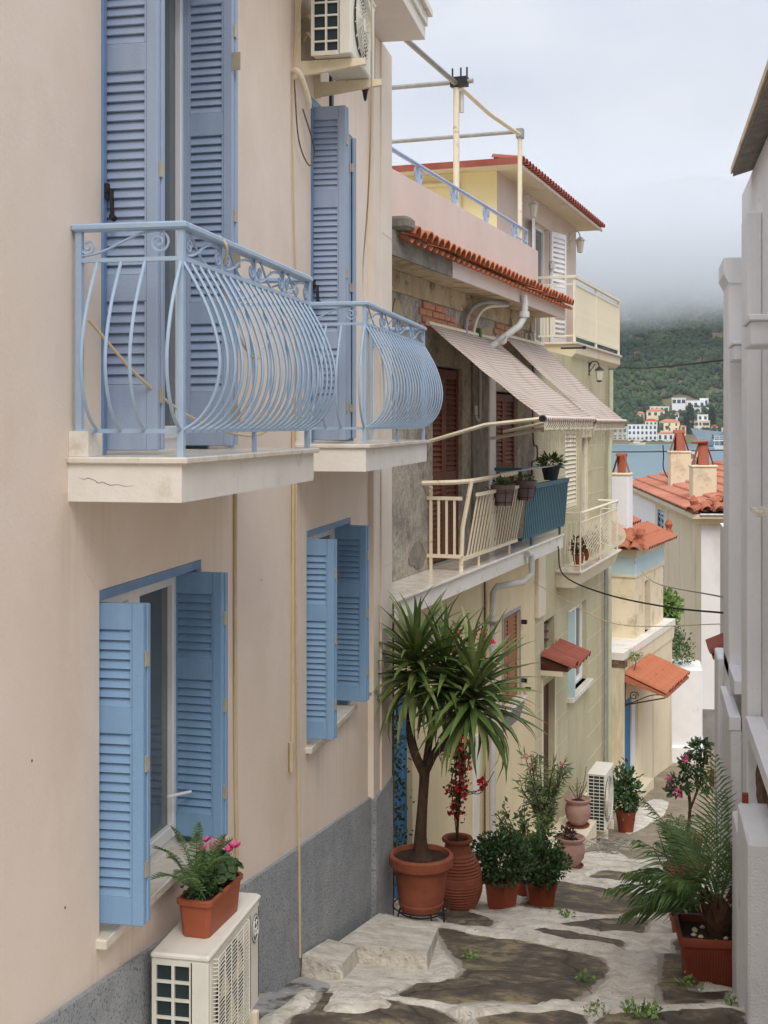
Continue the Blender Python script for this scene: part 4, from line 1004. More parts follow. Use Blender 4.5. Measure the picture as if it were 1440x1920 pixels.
MB().box(-.03, .07, 7.1, 7.22, Z(4.26), Z(4.4)).build('clamp', 'steel', pg)

# doors with brown louvred shutters
for h, m_ in ((dA, 'brown_wood'), (dB, 'brown_wood')):
    s0, s1, z0, z1 = h; w = (s1 - s0) / 2
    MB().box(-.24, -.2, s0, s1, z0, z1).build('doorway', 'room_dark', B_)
    for i in range(2):
        leaf(B_, w - .006, z0 + .02, z1 - .03, [(z0 + .15, z0 + .95), (z0 + 1.1, z1 - .14)], m_, (-.07, s0 + .003 + i * w, 0), PI / 2, .04, .08, .06, 'door_shutter', .06)
MB().box(-.1, .05, 5.3, 5.62, -1.7, 1.2).build('white_pilaster', 'slab_white', B_)
MB().box(-.02, .03, 4.55, 5.3, -1.69, 1.1).build('old_pier', 'concrete_raw', B_)
MB().box(.005, .045, 4.6, 4.72, .12, .24).tube(smooth_path([(.03, 4.66, .12), (.05, 4.72, .05), (.05, 4.8, .1), (.04, 4.85, .5), (.04, 4.85, 1.1)]), .02, 6).build('cable_box', 'pipe_white', B_)
# pipes under the cornice
MB().tube(smooth_path([(.3, 5.3, 1.62), (.14, 4.6, 1.58), (.08, 4.1, 1.36), (.06, 4.05, .9)]), .032, 8).build('conduit', 'pipe_grey', B_, smooth=60)
MB().tube(smooth_path([(.3, 5.3, 1.6), (.14, 4.75, 1.52), (.08, 4.45, 1.28), (.06, 4.4, .9)]), .024, 8).build('conduit', 'pipe_cream', B_, smooth=60)
MB().tube([(.54, 5.2, 1.72), (.56, 5.2, 1.62), (.55, 5.2, 1.42), (.5, 5.12, 1.3), (.12, 4.75, .95)], .047, 10).build('rain_pipe', 'pipe_white', B_, smooth=40)
for p in ((.55, 5.2, 1.46), (.31, 4.93, 1.12)): MB().lathe([(.072, -.04), (.076, 0), (.072, .04)], 12).build('pipe_collar', 'pipe_white', B_, p, (0 if p[2] > 1.2 else R(50), 0, 0), smooth=40)
MB().box(.05, .11, 4.62, 4.7, 1.05, 1.25).build('green_wedge', 'leaf_mid', B_)

# lower floor: blue door, brown window, drain pipe
MB().box(-.12, -.06, 1.27, 2.13, -5.6, -3.02).build('door', 'blue_door', B_)
mb = MB()
for s in (1.45, 1.7, 1.95): mb.box(-.06, -.05, s - .006, s + .006, -5.4, -3.1)
mb.build('door_groove', 'frame_blue', B_)
s0, s1, z0, z1 = lw; w = (s1 - s0) / 2
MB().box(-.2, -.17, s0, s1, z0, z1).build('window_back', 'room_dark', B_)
for i in range(2): leaf(B_, w - .004, z0 + .02, z1 - .02, [(z0 + .1, z0 + .55), (z0 + .65, z1 - .09)], 'tan_wood', (-.05, s0 + .002 + i * w, 0), PI / 2, .035, .055, .055, 'window_shutter', .055)
MB().cbox(-.12, .1, s0 - .08, s1 + .08, z0 - .06, z0 - .01, .008).build('window_sill', 'marble', B_)
MB().prism([(0, z0 - .061), (.08, z0 - .061), (0, z0 - .35)], 'y', s0 - .02, s1 + .02).build('sill_bracket', 'grey_plinth', B_)
MB().box(.002, .012, s0 - .06, s0 - .002, z0, z1 + .05).box(.002, .012, s1 + .002, s1 + .06, z0, z1 + .05).box(.002, .012, s0 - .002, s1 + .002, z1 + .002, z1 + .05).build('window_surround', 'pipe_grey', B_)
for s, z in ((s1 + .1, z1 - .2), (s1 + .1, z0 + .2), (s1 + .35, z0 + .02)): MB().box(.01, .09, s - .03, s + .03, z - .03, z + .03).tube([(.05, s - .12, z), (.05, s + .05, z)], .012, 5).build('shutter_hook', 'black_iron', B_)
MB().tube([(.5, 5.6, -1.78), (.53, 5.72, -1.8), (.53, 5.74, -2.06), (.44, 5.6, -2.16), (.14, 5.35, -2.2), (.09, 5.32, -2.28), (.09, 5.3, -6.4)], .046, 10).build('drain_pipe', 'pipe_white', B_, smooth=40)
MB().tube([(.03, 5.12, -1.95), (.03, 5.12, -6.5)], .014, 6).build('conduit', 'stone_brown', B_)
for z in (-2.7, -4.2, -5.7): MB().box(.02, .16, 5.24, 5.37, z, z + .03).build('pipe_clip', 'steel', B_)
MB().prism([(0, -2.05), (.4, -1.93), (.4, -1.925), (0, -1.925)], 'y', .35, .75).build('bracket', 'slab_white', B_)

# cream railing (leaning) and teal railing on the balcony
cr_ = MB(); zt = -1.695
cr_.box(.03, .06, 2.68, 2.71, zt, -.72); cr_.box(.0, .42, 2.675, 2.715, -.88, -.84); cr_.box(.0, .42, 2.675, 2.715, -1.55, -1.51)
cr_.tube([(-.02, 2.5, -.68), (.36, 2.68, -.67), (.5, 2.85, -.66), (.52, 4.9, -.64)], .03, 6)
cr_.tube([(.4, 2.72, zt), (.42, 2.72, -1.2), (.52, 2.74, -.66)], .026, 6)
cr_.hexa([(.40, 2.72, -1.58), (.44, 2.72, -1.58), (.44, 5.3, -1.58), (.40, 5.3, -1.58)], [(.40, 2.72, -1.54), (.44, 2.72, -1.54), (.44, 5.3, -1.54), (.40, 5.3, -1.54)])
cr_.hexa([(.54, 2.85, -.84), (.57, 2.85, -.84), (.57, 5.3, -.84), (.54, 5.3, -.84)], [(.54, 2.85, -.8), (.57, 2.85, -.8), (.57, 5.3, -.8), (.54, 5.3, -.8)])
CR = cr_.build('balcony_railing', 'cream_metal', B_)
bmesh_ = MB().box(-.013, .013, -.011, .011, 0, .64).mesh('bar', 'cream_metal')
for x in (.14, .235, .33): inst(bmesh_, 'bar', CR, (x, 2.695, -1.515))
lb_ = MB().hexa([(-.008, -.016, 0), (.008, -.016, 0), (.008, .016, 0), (-.008, .016, 0)], [(.122, -.016, .74), (.138, -.016, .74), (.138, .016, .74), (.122, .016, .74)]).mesh('bar', 'cream_metal')
for i in range(18): inst(lb_, 'bar', CR, (.42, 2.92 + i * .138, -1.55))
MB().tube([(.42, 4.9, -1.55), (.42, 4.9, zt)], .018, 6).build('rail_foot', 'cream_metal', CR)
MB().tube([(.42, 3.4, -1.55), (.42, 3.4, zt)], .018, 6).build('rail_foot', 'cream_metal', CR)
te = MB()
te.box(.40, .44, 5.55, 8.35, -1.6, -1.56).box(.44, .52, 5.55, 8.35, -.9, -.84).box(-.0, .42, 5.55, 5.59, -1.6, -1.56).box(.0, .45, 5.55, 5.59, -.9, -.86)
te.tube([(.0, 5.57, -.62), (.42, 5.57, -.62)], .025, 6).tube([(.42, 5.57, -.62), (.42, 6.6, -.62)], .02, 6)
te.tube([(.42, 5.57, -.6), (.3, 5.57, -1.66)], .022, 6).tube([(.12, 5.57, -.88), (.12, 5.57, -1.58)], .014, 6).tube([(.46, 6.0, -1.58), (.46, 6.0, zt)], .018, 6).tube([(.46, 7.9, -1.58), (.46, 7.9, zt)], .018, 6)
TE = te.build('balcony_railing', 'teal_metal', B_)
tb = MB().hexa([(-.006, -.034, 0), (.006, -.034, 0), (.006, .034, 0), (-.006, .034, 0)], [(.044, -.034, .67), (.056, -.034, .67), (.056, .034, .67), (.044, .034, .67)]).mesh('panel_slat', 'teal_metal')
for i in range(25): inst(tb, 'panel_slat', TE, (.445, 5.63 + i * .112, -1.57))

# striped awnings
def awning(label, s0, s1, nb, zt_, zb_, swag):
    t = thing('awning', label, 'awning', frameB(.06, (s0 + s1) / 2, zt_), RB, 'striped awnings of the old house')
    w = s1 - s0; mb = MB(); nu, nv = 16, 24; mb.uv = []
    for j in range(nv + 1):
        v = j / nv
        for i in range(nu + 1):
            u = i / nu
            sag = -.05 * math.sin(PI * v) * (1 - .4 * math.cos(2 * PI * u)) + .012 * noise.noise(Vector((u * 4 + s0, v * 5, 1)))
            mb.v.append(((nb - .06) * v, -w / 2 + w * u, (zb_ - zt_) * v + sag)); mb.uv.append((u, v))
    for j in range(nv):
        for i in range(nu):
            a = j * (nu + 1) + i; mb.f.append((a, a + 1, a + nu + 2, a + nu + 1))
    o = mb.build('canopy', 'awning', t, smooth=60)
    o.modifiers.new('thickness', 'SOLIDIFY').thickness = .004
    x, z = nb - .06, zb_ - zt_
    MB().tube([(x, -w / 2 - .03, z), (x, w / 2 + .03, z)], .034, 8).build('front_bar', 'rose_wall', t, smooth=60)
    MB().tube([(x, -w / 2 - .09, z), (x, -w / 2 - .025, z)], .04, 8).build('end_cap', 'black_iron', t, smooth=60)
    MB().tube([(x, -w / 2 - .05, z), (x * .5, -w / 2 + .02, z * .5 - .62), (.0, -w / 2 + .08, -1.36)], .026, 6).build('arm', 'pipe_cream', t, smooth=60)
    MB().tube([(x, w / 2 - .1, z), (.0, w / 2 - .15, -1.36)], .026, 6).build('arm', 'pipe_cream', t, smooth=60)
    MB().tube([(0, -w / 2, .0), (0, w / 2, .0)], .03, 8).build('roller', 'pipe_cream', t, smooth=60)
    # valance strip with fringe threads
    mb = MB()
    for i in range(40):
        u = -w / 2 + w * i / 40; mb.add([(x, u, z - .02), (x, u + w / 40, z - .02), (x + .004 * math.sin(i * 1.7), u + w / 40, z - .13), (x + .004 * math.sin(i * 1.1), u, z - .13)], [(0, 1, 2, 3)])
    mb.build('valance', 'pipe_cream', t)
    mb = MB()
    for i in range(150):
        u = -w / 2 + w * (i + random.random() * .6) / 150; l = random.uniform(.1, .24)
        a, b = (x, u, z - .12), (x + random.uniform(-.02, .02), u + random.uniform(-.02, .02), z - .12 - l)
        mb.add([a, (a[0], a[1] + .016, a[2]), (b[0], b[1] + .008, b[2]), (b[0], b[1] - .003, b[2])], [(0, 1, 2, 3)])
    struct(mb.build('fringe', 'fringe', t), 'stuff')
    mb = MB()
    for i in range(26):
        u = -w / 2 + w * (i + .5) / 26; mb.tube([(x + .036, u, z + .01), (x + .037, u + .012, z - .06), (x + .01, u + .02, z - .1)], .004, 4)
    mb.build('lacing', 'stone_brown', t)
    return t
awning('striped awning nearest the blue balconies, over the left brown door', 2.52, 5.5, 1.42, 1.16, .06, 0)
awning('striped awning further down the alley, over the right brown door', 5.92, 8.5, 1.36, 1.25, .04, 0)
# rods carried by the awnings
tag(MB().tube([frameB(.5, 4.1, -.62), frameB(.5, 7.9, -.62)], .012, 6).build('clothes_rail', 'steel', smooth=60), 'thin metal clothes rail above the teal railing', 'rail')
cable('brown conduit bent down the old wall under the far awning', [frameB(.04, 7.9, .9), frameB(.04, 7.9, .1), frameB(.04, 7.95, -.3), frameB(.06, 8.1, -.35), frameB(.06, 8.1, -.55), frameB(.04, 7.85, -.6), frameB(.04, 7.85, -.8)], .014, 'stone_brown')

# pots hung on the railings
def hang_pot(label, s, z, n=.62, r=.14):
    t = thing('hanging_pot', label, 'flower pot', frameB(n, s, z), RB, 'pots hung on the balcony railings')
    MB().lathe([(0, 0), (r * .68, 0), (r * .94, .2), (r * 1.08, .2), (r * 1.08, .255), (r * .95, .255), (r * .92, .2), (0, .2)], 20).build('pot', 'pot_mauve', t, smooth=35)
    mb = MB(); leaf_cloud(mb, blob_points((0, 0, .26), r * .9, r * .9, .08, 180, .3), .05, .7, .6, .5); mb.build('plant', 'leaf_mid', t)
    ring = lambda rr, zz: [(rr * math.cos(2 * PI * k / 16), rr * math.sin(2 * PI * k / 16), zz) for k in range(17)]
    mb = MB().tube(ring(r * .78, .04), .005, 4, False).tube(ring(r * 1.0, .16), .005, 4, False)
    for k in range(6):
        a = 2 * PI * k / 6; mb.tube([(r * .75 * math.cos(a), r * .75 * math.sin(a), -.01), (r * 1.02 * math.cos(a), r * 1.02 * math.sin(a), .19)], .005, 4)
    mb.tube([(-r, 0, .18), (-r - .08, 0, .22)], .006, 4); mb.build('wire_holder', 'black_iron', t)
hang_pot('mauve pot hung on the cream railing, left one of the two', 3.8, -1.0)
hang_pot('mauve pot hung on the cream railing, right one next to the teal panel', 4.98, -1.0)
t = thing('hanging_pot', 'dark pot of succulents above the teal railing', 'flower pot', frameB(.42, 7.45, -.84), RB, 'pots hung on the balcony railings')
MB().lathe([(0, 0), (.1, 0), (.14, .18), (.155, .18), (.155, .22), (.13, .22), (0, .2)], 16).build('pot', 'ac_dark', t, smooth=35)
mb = MB(); leaf_cloud(mb, blob_points((0, 0, .27), .17, .17, .1, 200, .3), .09, .6, .8, .35); mb.build('plant', 'leaf_mid', t)

# ------------------------------------------------------------------ pale green house (C), same street line as B
C_ = thing('green_house', 'pale green scored-render house with rose upper storey and red tiled roof', 'house', frameB(0, BE, -6.8), RB, absz=True)
C_.location = (OB[0], OB[1], -6.8)
CS, CE = BE + .002, 14.9
cd = (8.78, 9.66, -7.4, -4.24); cw = (10.8, 12.5, -4.8, -3.3); sw = (8.87, 9.66, -3.75, -3.2); ud = (12.05, 12.95, -2.42, -.25); us = (10.55, 11.75, -1.5, -.1)
mb = MB(); wall_holes(mb, CS, CE, -8.6, 1.2, [cd, cw, sw, ud, us], .2); shell(mb, CS, CE, -8.6, 1.2, -5)
mb.build('wall', 'green_wall', C_)
jm = MB()   # scored block joints
zz = -6.4; row = 0
while zz < 1.1:
    if not (-2.2 < zz < -1.6): 
        for a, b in ((CS + .02, 8.7), (9.75, 10.7), (12.6, CE - .5)): jm.box(.0005, .004, a, b, zz, zz + .014)
    zz += .46; row += 1
jm.build('block_joint', 'green_joint', C_)
mb = MB().box(.002, .06, CS + .0, 8.74, -3.05, -2.0).box(.001, .012, 8.69, 8.778, -7.2, -4.15).box(.001, .012, 9.662, 9.76, -7.2, -4.15).box(.001, .012, 8.69, 9.76, -4.149, -4.05)
mb.build('door_surround', 'cream_pale', C_)
MB().box(-.14, -.1, cd[0], cd[1], cd[2], cd[3]).build('door', 'dark_door', C_)
MB().box(-.17, -.13, sw[0], sw[1], sw[2], sw[3]).build('small_window', 'glass', C_)
mb = MB().box(-.125, -.1, 9.2, 9.24, sw[2], sw[3])
for z in (-3.62, -3.48, -3.34): mb.box(-.125, -.1, sw[0], sw[1], z, z + .025)
mb.build('window_bars', 'brown_wood', C_)
def c_window(h, n):
    s0, s1, z0, z1 = h; w = MB().box(-.16, -.08, s0, s0 + .06, z0, z1).box(-.16, -.08, s1 - .06, s1, z0, z1).box(-.16, -.08, s0 + .06, s1 - .06, z1 - .06, z1).box(-.16, -.08, s0 + .06, s1 - .06, z0, z0 + .06).build('window', 'pvc', C_)
    k = (s1 - s0 - .12) / n
    for i in range(n):
        a = s0 + .06 + i * k
        MB().box(-.13, -.09, a, a + .05, z0 + .06, z1 - .06).box(-.13, -.09, a + k - .05, a + k, z0 + .06, z1 - .06).box(-.13, -.09, a + .05, a + k - .05, z0 + .06, z0 + .11).box(-.13, -.09, a + .05, a + k - .05, z1 - .11, z1 - .06).build('sash', 'pvc', w)
        MB().box(-.12, -.115, a + .05, a + k - .05, z0 + .1, z1 - .1).build('pane', 'glass', w)
c_window(cw, 3)
MB().cbox(-.15, .12, cw[0] - .1, cw[1] + .1, cw[2] - .09, cw[2], .01).build('window_sill', 'marble', C_)
MB().box(.0, .13, cw[0] - .05, cw[0] + .0, cw[2], cw[3]).build('window_jamb', 'palecyan', C_)
# middle floor: louvred shutter and open door
leaf(C_, 1.18, us[2] + .01, us[3] - .01, [(us[2] + .08, us[3] - .08)], 'pipe_cream', (-.05, us[0] + .01, 0), PI / 2, .04, .06, .075, 'louvre_shutter', .07)
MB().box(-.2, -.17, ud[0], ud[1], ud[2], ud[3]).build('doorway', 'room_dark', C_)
MB().box(-.12, -.06, ud[0], ud[0] + .06, ud[2], ud[3]).box(-.12, -.06, ud[1] - .3, ud[1] - .24, ud[2], ud[3]).box(-.09, -.05, ud[1] - .24, ud[1], ud[2], ud[3]).build('door_frame', 'pipe_cream', C_)
mb = MB()
for i in range(8): mb.box(-.03, .015, ud[0], ud[1], -.25 + i * .055 - .0, -.25 + i * .055 + .05)
mb.build('roller_box', 'cream_pale', C_)
# middle balcony with bulging bars
MB().prism([(0, -2.5), (0, -2.75), (.32, -2.75), (.40, -2.52), (.40, -2.5)], 'y', 9.77, 13.75).build('balcony_slab', 'cream_pale', C_)
MB().cbox(.001, .45, 9.72, 13.8, -2.499, -2.46, .006).build('balcony_coping', 'marble', C_)
mb = MB(); zt = -2.46
for s in (9.9, 11.8, 13.65): mb.tube([(.39, s, zt), (.39, s, -1.5)], .016, 6)
for z in (-2.38, -1.66): mb.tube([(.02, 9.9, z), (.39, 9.9, z), (.39, 13.65, z), (.02, 13.65, z)], .012, 5)
br = mb.build('balcony_railing', 'ivory_metal', C_)
MB().tube([(.02, 9.9, -1.5), (.4, 9.9, -1.5), (.4, 13.65, -1.5), (.02, 13.65, -1.5)], .026, 6).build('handrail', 'ivory_metal', br)
pp = smooth_path([(0, 0, -1.66), (.02, 0, -1.8), (.08, 0, -1.98), (.15, 0, -2.14), (.15, 0, -2.25), (.08, 0, -2.35), (0, 0, -2.38)], 3)
bm = MB().tube(pp, .008, 5).mesh('baluster', 'ivory_metal', 60)
for i in range(30): inst(bm, 'baluster', br, (.39, 9.9 + 3.75 * i / 29, 0))
for i in range(4): inst(bm, 'baluster', br, (.08 + .08 * i, 9.9, 0), (0, 0, R(-90)))
for q, s_ in enumerate((10.5, 11.5, 12.5)):
    t = thing('balcony_pot', ['dark potted plant at the near end of the ivory balcony', 'dark potted plant in the middle of the ivory balcony', 'dark potted plant at the far end of the ivory balcony'][q], 'potted plant', frameB(.24, s_, -2.46), RB, 'pots on the ivory balcony')
    MB().lathe([(0, 0), (.07, 0), (.1, .18), (.11, .2), (0, .19)], 14).build('pot', 'pot_dark', t, smooth=40)
    mb = MB(); leaf_cloud(mb, blob_points((0, 0, .32), .13, .2, .18, 160, .2), .07, .9, .4, .5); mb.build('foliage', 'trunk_dark', t)
# drain pipes
MB().tube([(.1, 14.62, 1.1), (.1, 14.62, -.3), (.1, 14.45, -.6), (.1, 14.4, -8.2)], .05, 8).build('drain_pipe', 'pipe_green', C_, smooth=60)
MB().tube([(.07, 14.15, -2.7), (.07, 14.15, -8.2)], .03, 8).build('drain_pipe', 'pipe_grey', C_, smooth=60)
# tiled canopy over the door
MB().box(.0, .36, 8.62, 9.85, -4.02, -3.94).build('canopy_slab', 'cream_pale', C_)
tm2 = barrel_tile(.56, .115, .13).mesh('tile', 'tile_red', 45)
for i in range(5): inst(tm2, 'tile', C_, (.02, 8.7 + i * .275, -3.73 + random.uniform(-.02, .02)), (0, R(20 + random.uniform(-4, 4)), R(random.uniform(-5, 5))))
MB().prism([(.02, -3.938), (.44, -3.938), (.44, -3.88), (.02, -3.74)], 'y', 8.62, 9.85).build('tile_bed', 'dark_door', C_)
# ledge at the foot of the wall
MB().prism([(9.9, -6.78), (14.3, -7.0), (14.3, -7.12), (9.9, -6.9)], 'x', .001, .07).build('ledge', 'cream_pale', C_)
MB().prism([(9.9, -6.905), (14.3, -7.125), (14.3, -8.4), (9.9, -8.4)], 'x', .001, .012).build('dark_band', 'room_dark', C_)  # near-black strip below the ledge
MB().prism([(14.3, -6.6), (14.9, -6.6), (14.9, -8.4), (14.3, -8.4)], 'x', .001, .05).build('base_strip', 'green_wall', C_)
# upper storey
uh = (10.66, 12.02, 1.5, 3.62)
mb = MB(); wall_holes(mb, CS, 14.6, 1.2, 4.02, [uh], .18, -.61); mb.build('upper_wall', 'rose_wall', C_)
mb = MB(); shell(mb, CS, 14.6, 1.2, 4.02, -5, -.612); mb.build('gable_wall', 'yellow_wall', C_)
MB().box(-.85, -.8, uh[0], uh[1], uh[2], uh[3]).build('doorway', 'grey_white', C_)
mb = MB().box(-.78, -.7, uh[0], uh[0] + .07, uh[2], uh[3]).box(-.78, -.7, uh[1] - .07, uh[1], uh[2], uh[3]).box(-.78, -.7, uh[0] + .07, uh[1] - .07, uh[3] - .07, uh[3]).box(-.76, -.72, 11.3, 11.4, uh[2], uh[3] - .07)
mb.build('door_frame', 'pvc', C_); MB().box(-.745, -.74, uh[0] + .07, uh[1] - .07, uh[2], uh[3] - .07).build('pane', 'glass', C_)
for s, rz in ((uh[0] - .02, R(-78)), (uh[1] + .04, R(75))):
    leaf(C_, .6, 1.52, 3.6, [(1.62, 2.45), (2.57, 3.5)], 'white_flat', (-.58, s, 0), rz, .04, .06, .085, 'louvre_shutter', .075)
MB().box(-.58, -.5, 12.0, 12.1, 2.9, 3.0).tube([(-.55, 11.9, 3.05), (-.55, 12.2, 3.05)], .02, 5).build('shutter_hook', 'pvc', C_)
MB().tube(smooth_path([(-3.8, CS - .05, 3.85), (-1.5, CS - .05, 3.85), (-1.25, CS - .05, 3.75), (-1.22, CS - .05, 3.3), (-1.22, CS - .05, 2.3)]), .035, 8).build('rain_pipe', 'pipe_cream', C_, smooth=60)
# hipped tile roof
e0, e1, en, eb = 7.72, 15.05, -.16, -5.4
mb = MB(); ridge = [(-2.8, 10.6, 4.36), (-2.8, 12.2, 4.36)]
mb.add([(en, e0, 4.06), (en, e1, 4.06), (eb, e1, 4.06), (eb, e0, 4.06)] + ridge, [(0, 1, 5, 4), (1, 2, 5), (2, 3, 4, 5), (3, 0, 4)])
mb.build('roof', 'tile_red', C_)
MB().box(eb, en, e0, e1, 4.021, 4.055).build('roof_soffit', 'cream_pale', C_)
MB().box(en - .02, en + .015, e0 - .015, e1, 3.99, 4.02 - .0005).box(eb, en - .021, e0 - .015, e0 + .02, 3.99, 4.0195).build('roof_trim', 'rose_wall', C_)
tm3 = barrel_tile(.5, .075, .085, .012, 7).mesh('tile', 'tile_red', 45)
for i in range(34): inst(tm3, 'tile', C_, (en - .42, e0 + .1 + i * .215, 4.13), (0, R(9), 0))
MB().box(eb, en + .02, e0 - .03, e0 - .016, 4.0, 4.1).build('verge_board', 'tile_red', C_)
# upper balcony
mb = MB().prism([(-.61, 1.19), (.0, 1.19), (.08, 1.26), (.08, 1.42), (-.61, 1.42)], 'y', 11.08, 15.9); mb.build('balcony_slab', 'cream_pale', C_)
MB().cbox(-.6, .12, 11.02, 15.95, 1.421, 1.46, .006).build('balcony_coping', 'marble', C_)
mb = MB()
for s in (11.1, 13.2, 15.85): mb.box(.03, .075, s - .022, s + .022, 1.46, 2.6)
for z in (1.56, 2.48): mb.box(.04, .065, 11.1, 15.85, z, z + .03)
for z in (1.56, 2.48): mb.box(-.6, .04, 11.09, 11.11, z, z + .03)
mb.box(.02, .085, 11.05, 15.9, 2.6, 2.65).box(-.6, .02, 11.06, 11.12, 2.6, 2.65)
ur = mb.build('balcony_railing', 'ivory_metal', C_)
bm = MB().box(-.008, .008, -.016, .016, 1.59, 2.48).mesh('bar', 'ivory_metal')
for i in range(50): inst(bm, 'bar', ur, (.052, 11.2 + i * .094, 0))
for i in range(5): inst(bm, 'bar', ur, (-.55 + .06 * i, 11.1, 0), (0, 0, PI / 2))
MB().box(.03, .036, 12.4, 15.8, 1.6, 2.46).build('wind_screen', 'ivory_metal', ur)
MB().tube([(.0, 10.2, 1.3), (.42, 10.2, 1.3)], .018, 6).tube([(.38, 10.2, 1.3), (.43, 10.2, 1.31)], .03, 6).build('flag_holder', 'black_iron', C_)
def lantern(label, loc, mat_body, s=1.0):
    t = thing('wall_lantern', label, 'lantern', loc, RB)
    MB().tube(smooth_path([(0, 0, .1 * s), (.06 * s, 0, .2 * s), (.16 * s, 0, .2 * s), (.2 * s, 0, .12 * s)]), .012 * s, 6).tube(smooth_path([(0, 0, .0), (.05 * s, 0, .06 * s), (.12 * s, 0, .16 * s)]), .008 * s, 5).box(0, .015, -.03 * s, .03 * s, -.06 * s, .2 * s).build('arm', mat_body, t)
    MB().lathe([(0, .12 * s), (.03 * s, .1 * s), (.1 * s, .04 * s), (.085 * s, .035 * s)], 6, (.2 * s, 0)).build('lantern_cap', mat_body, t)
    MB().lathe([(.05 * s, -.15 * s), (.055 * s, -.17 * s), (0, -.19 * s)], 6, (.2 * s, 0)).build('lantern_base', mat_body, t)
    MB().lathe([(.05 * s, -.15 * s), (.08 * s, .035 * s)], 6, (.2 * s, 0)).build('lantern_glass', 'lamp_glass', t)
    return t
lantern('black iron lantern on a scrolled arm under the upper balcony', frameB(0, 12.75, .98), 'black_iron', 1.0)
lantern('white lantern left of the upper louvred shutters', frameB(-.61, 9.9, 3.7), 'pipe_white', 1.0)
lantern('white lantern near the far corner under the red eave', frameB(-.61, 13.9, 3.62), 'pipe_white', 1.1)

# ------------------------------------------------------------------ porch with blue door and tiled canopy (D)
RD = -R(13); OD = (-.43, 26.74)
def frameD(n, s, z):
    c, s_ = math.cos(RD), math.sin(RD); return (OD[0] + n * c - s * s_, OD[1] + n * s_ + s * c, z)
D_ = thing('entrance_porch', 'cream flat-topped entrance porch with a blue door under orange tiles', 'porch', (OD[0], OD[1], -7.8), RD, absz=True)
pd = (.1, 1.5, -7.9, -5.75)
mb = MB(); wall_holes(mb, .0, 5.0, -9, -4.85, [pd], .35); shell(mb, 0, 5.0, -9, -4.85, -.95); mb.build('wall', 'streaked', D_)
MB().box(-1.0, .06, -.05, 5.1, -4.849, -4.7).build('roof_slab', 'slab_white', D_)
MB().box(.001, .035, .35, 5.05, -5.15, -4.8495).build('fascia', 'streaked', D_)
MB().box(-.3, .05, -.06, .085, -8.5, -5.0).build('corner_pier', 'streaked', D_)
MB().box(-.28, .09, -.07, .16, -5.0, -4.88).build('pier_stub', 'stone_brown', D_)
MB().box(-.14, -.09, pd[0], pd[1] - .35, pd[2], pd[3]).build('door', 'blue_door', D_)
MB().box(-.2, -.06, 1.15, 1.5, pd[2], pd[3] - .02).build('door_jamb', 'grey_white', D_)
MB().box(-.2, .25, .6, 1.9, -8.3, -7.72).build('doorstep', 'cream_pale', D_)
tm4 = barrel_tile(.5, .115, .13).mesh('tile', 'tile_orange', 45)
for r in range(2):
    for i in range(8):
        inst(tm4, 'tile', D_, (.03 + r * .42, .24 + i * .285, -5.17 - r * .16 + random.uniform(-.008, .008)), (0, R(21), R(random.uniform(-2, 2))))
MB().prism([(.0, -5.17), (.92, -5.53), (.92, -5.57), (0, -5.3)], 'y', .1, 2.35).build('canopy_board', 'tile_old', D_)
for s in (.25, 2.2):
    mb = MB().tube([(.02, s, -5.35), (.02, s, -5.85)], .014, 5).tube([(.02, s, -5.82), (.85, s, -5.6)], .014, 5).tube(bez((.03, s, -5.8), (.3, s, -5.75), (.5, s, -5.5), (.8, s, -5.56)), .01, 5)
    mb.tube(spiral((.2, -5.62), .1, 1.5, lambda u, w: (u, s, w), 1, 0), .01, 5); mb.build('canopy_bracket', 'black_iron', D_)
# ------------------------------------------------------------------ small house behind the porch (cornice band)
O2 = (-.17, 28.53)
H2 = thing('corner_house', 'small cream house with pale blue cornice band and old tile roof', 'house', (O2[0], O2[1], -8), RD, absz=True)
w2 = (.85, 1.35, -4.7, -3.55)
mb = MB(); wall_holes(mb, 0, 2.9, -9, -2.9, [w2], .15); shell(mb, 0, 2.9, -9, -2.9, -3.5); mb.build('wall', 'chimney_wall', H2)
MB().box(-3.4, .012, -.012, 2.91, -3.3, -2.92).build('cornice_band', 'palecyan', H2)
MB().box(-3.42, .05, -.05, 2.93, -2.919, -2.74).box(-3.41, .03, -.03, 2.92, -3.36, -3.301).build('cornice', 'cream_pale', H2)
MB().box(-.16, -.14, w2[0], w2[1], w2[2], w2[3]).build('window_pane', 'glass', H2)
MB().box(.001, .03, w2[0] - .08, w2[0] - .002, w2[2], w2[3] + .1).box(.001, .03, w2[1] + .002, w2[1] + .08, w2[2], w2[3] + .1).build('window_surround', 'cream_pale', H2)
rb = MB().add([(.22, -.22, -2.73), (.22, 3.05, -2.73), (-3.6, 3.05, -2.73), (-3.6, -.22, -2.73), (-1.4, 1.3, -1.95), (-2.2, 1.5, -1.95)], [(0, 1, 4), (1, 2, 5, 4), (2, 3, 5), (3, 0, 4, 5), (3, 2, 1, 0)]); rb.build('roof', 'tile_old', H2)
tm5 = barrel_tile(.42, .1, .115).mesh('tile', 'tile_old', 45)
def tile_slope(parent, p0, along, up, n, rows, me, pit, rowl):
    """rows of barrel tiles on a slope: p0 lower corner, along = eave direction, up = slope direction"""
    p0, along, up = Vector(p0), Vector(along).normalized(), Vector(up).normalized(); nr = along.cross(up).normalized()
    if nr.z < 0: nr = -nr
    x = -up; y = nr.cross(x).normalized(); m_ = Matrix((x, y, nr)).transposed().to_euler()
    for r in range(rows):
        for i in range(n):
            q = p0 + along * (pit * (i + .5)) + up * (rowl * (r + 1)) + nr * (.0 + .012 * random.random())
            inst(me, 'tile', parent, q, m_)
up_s = Vector((-1.62, 0, .78)); 
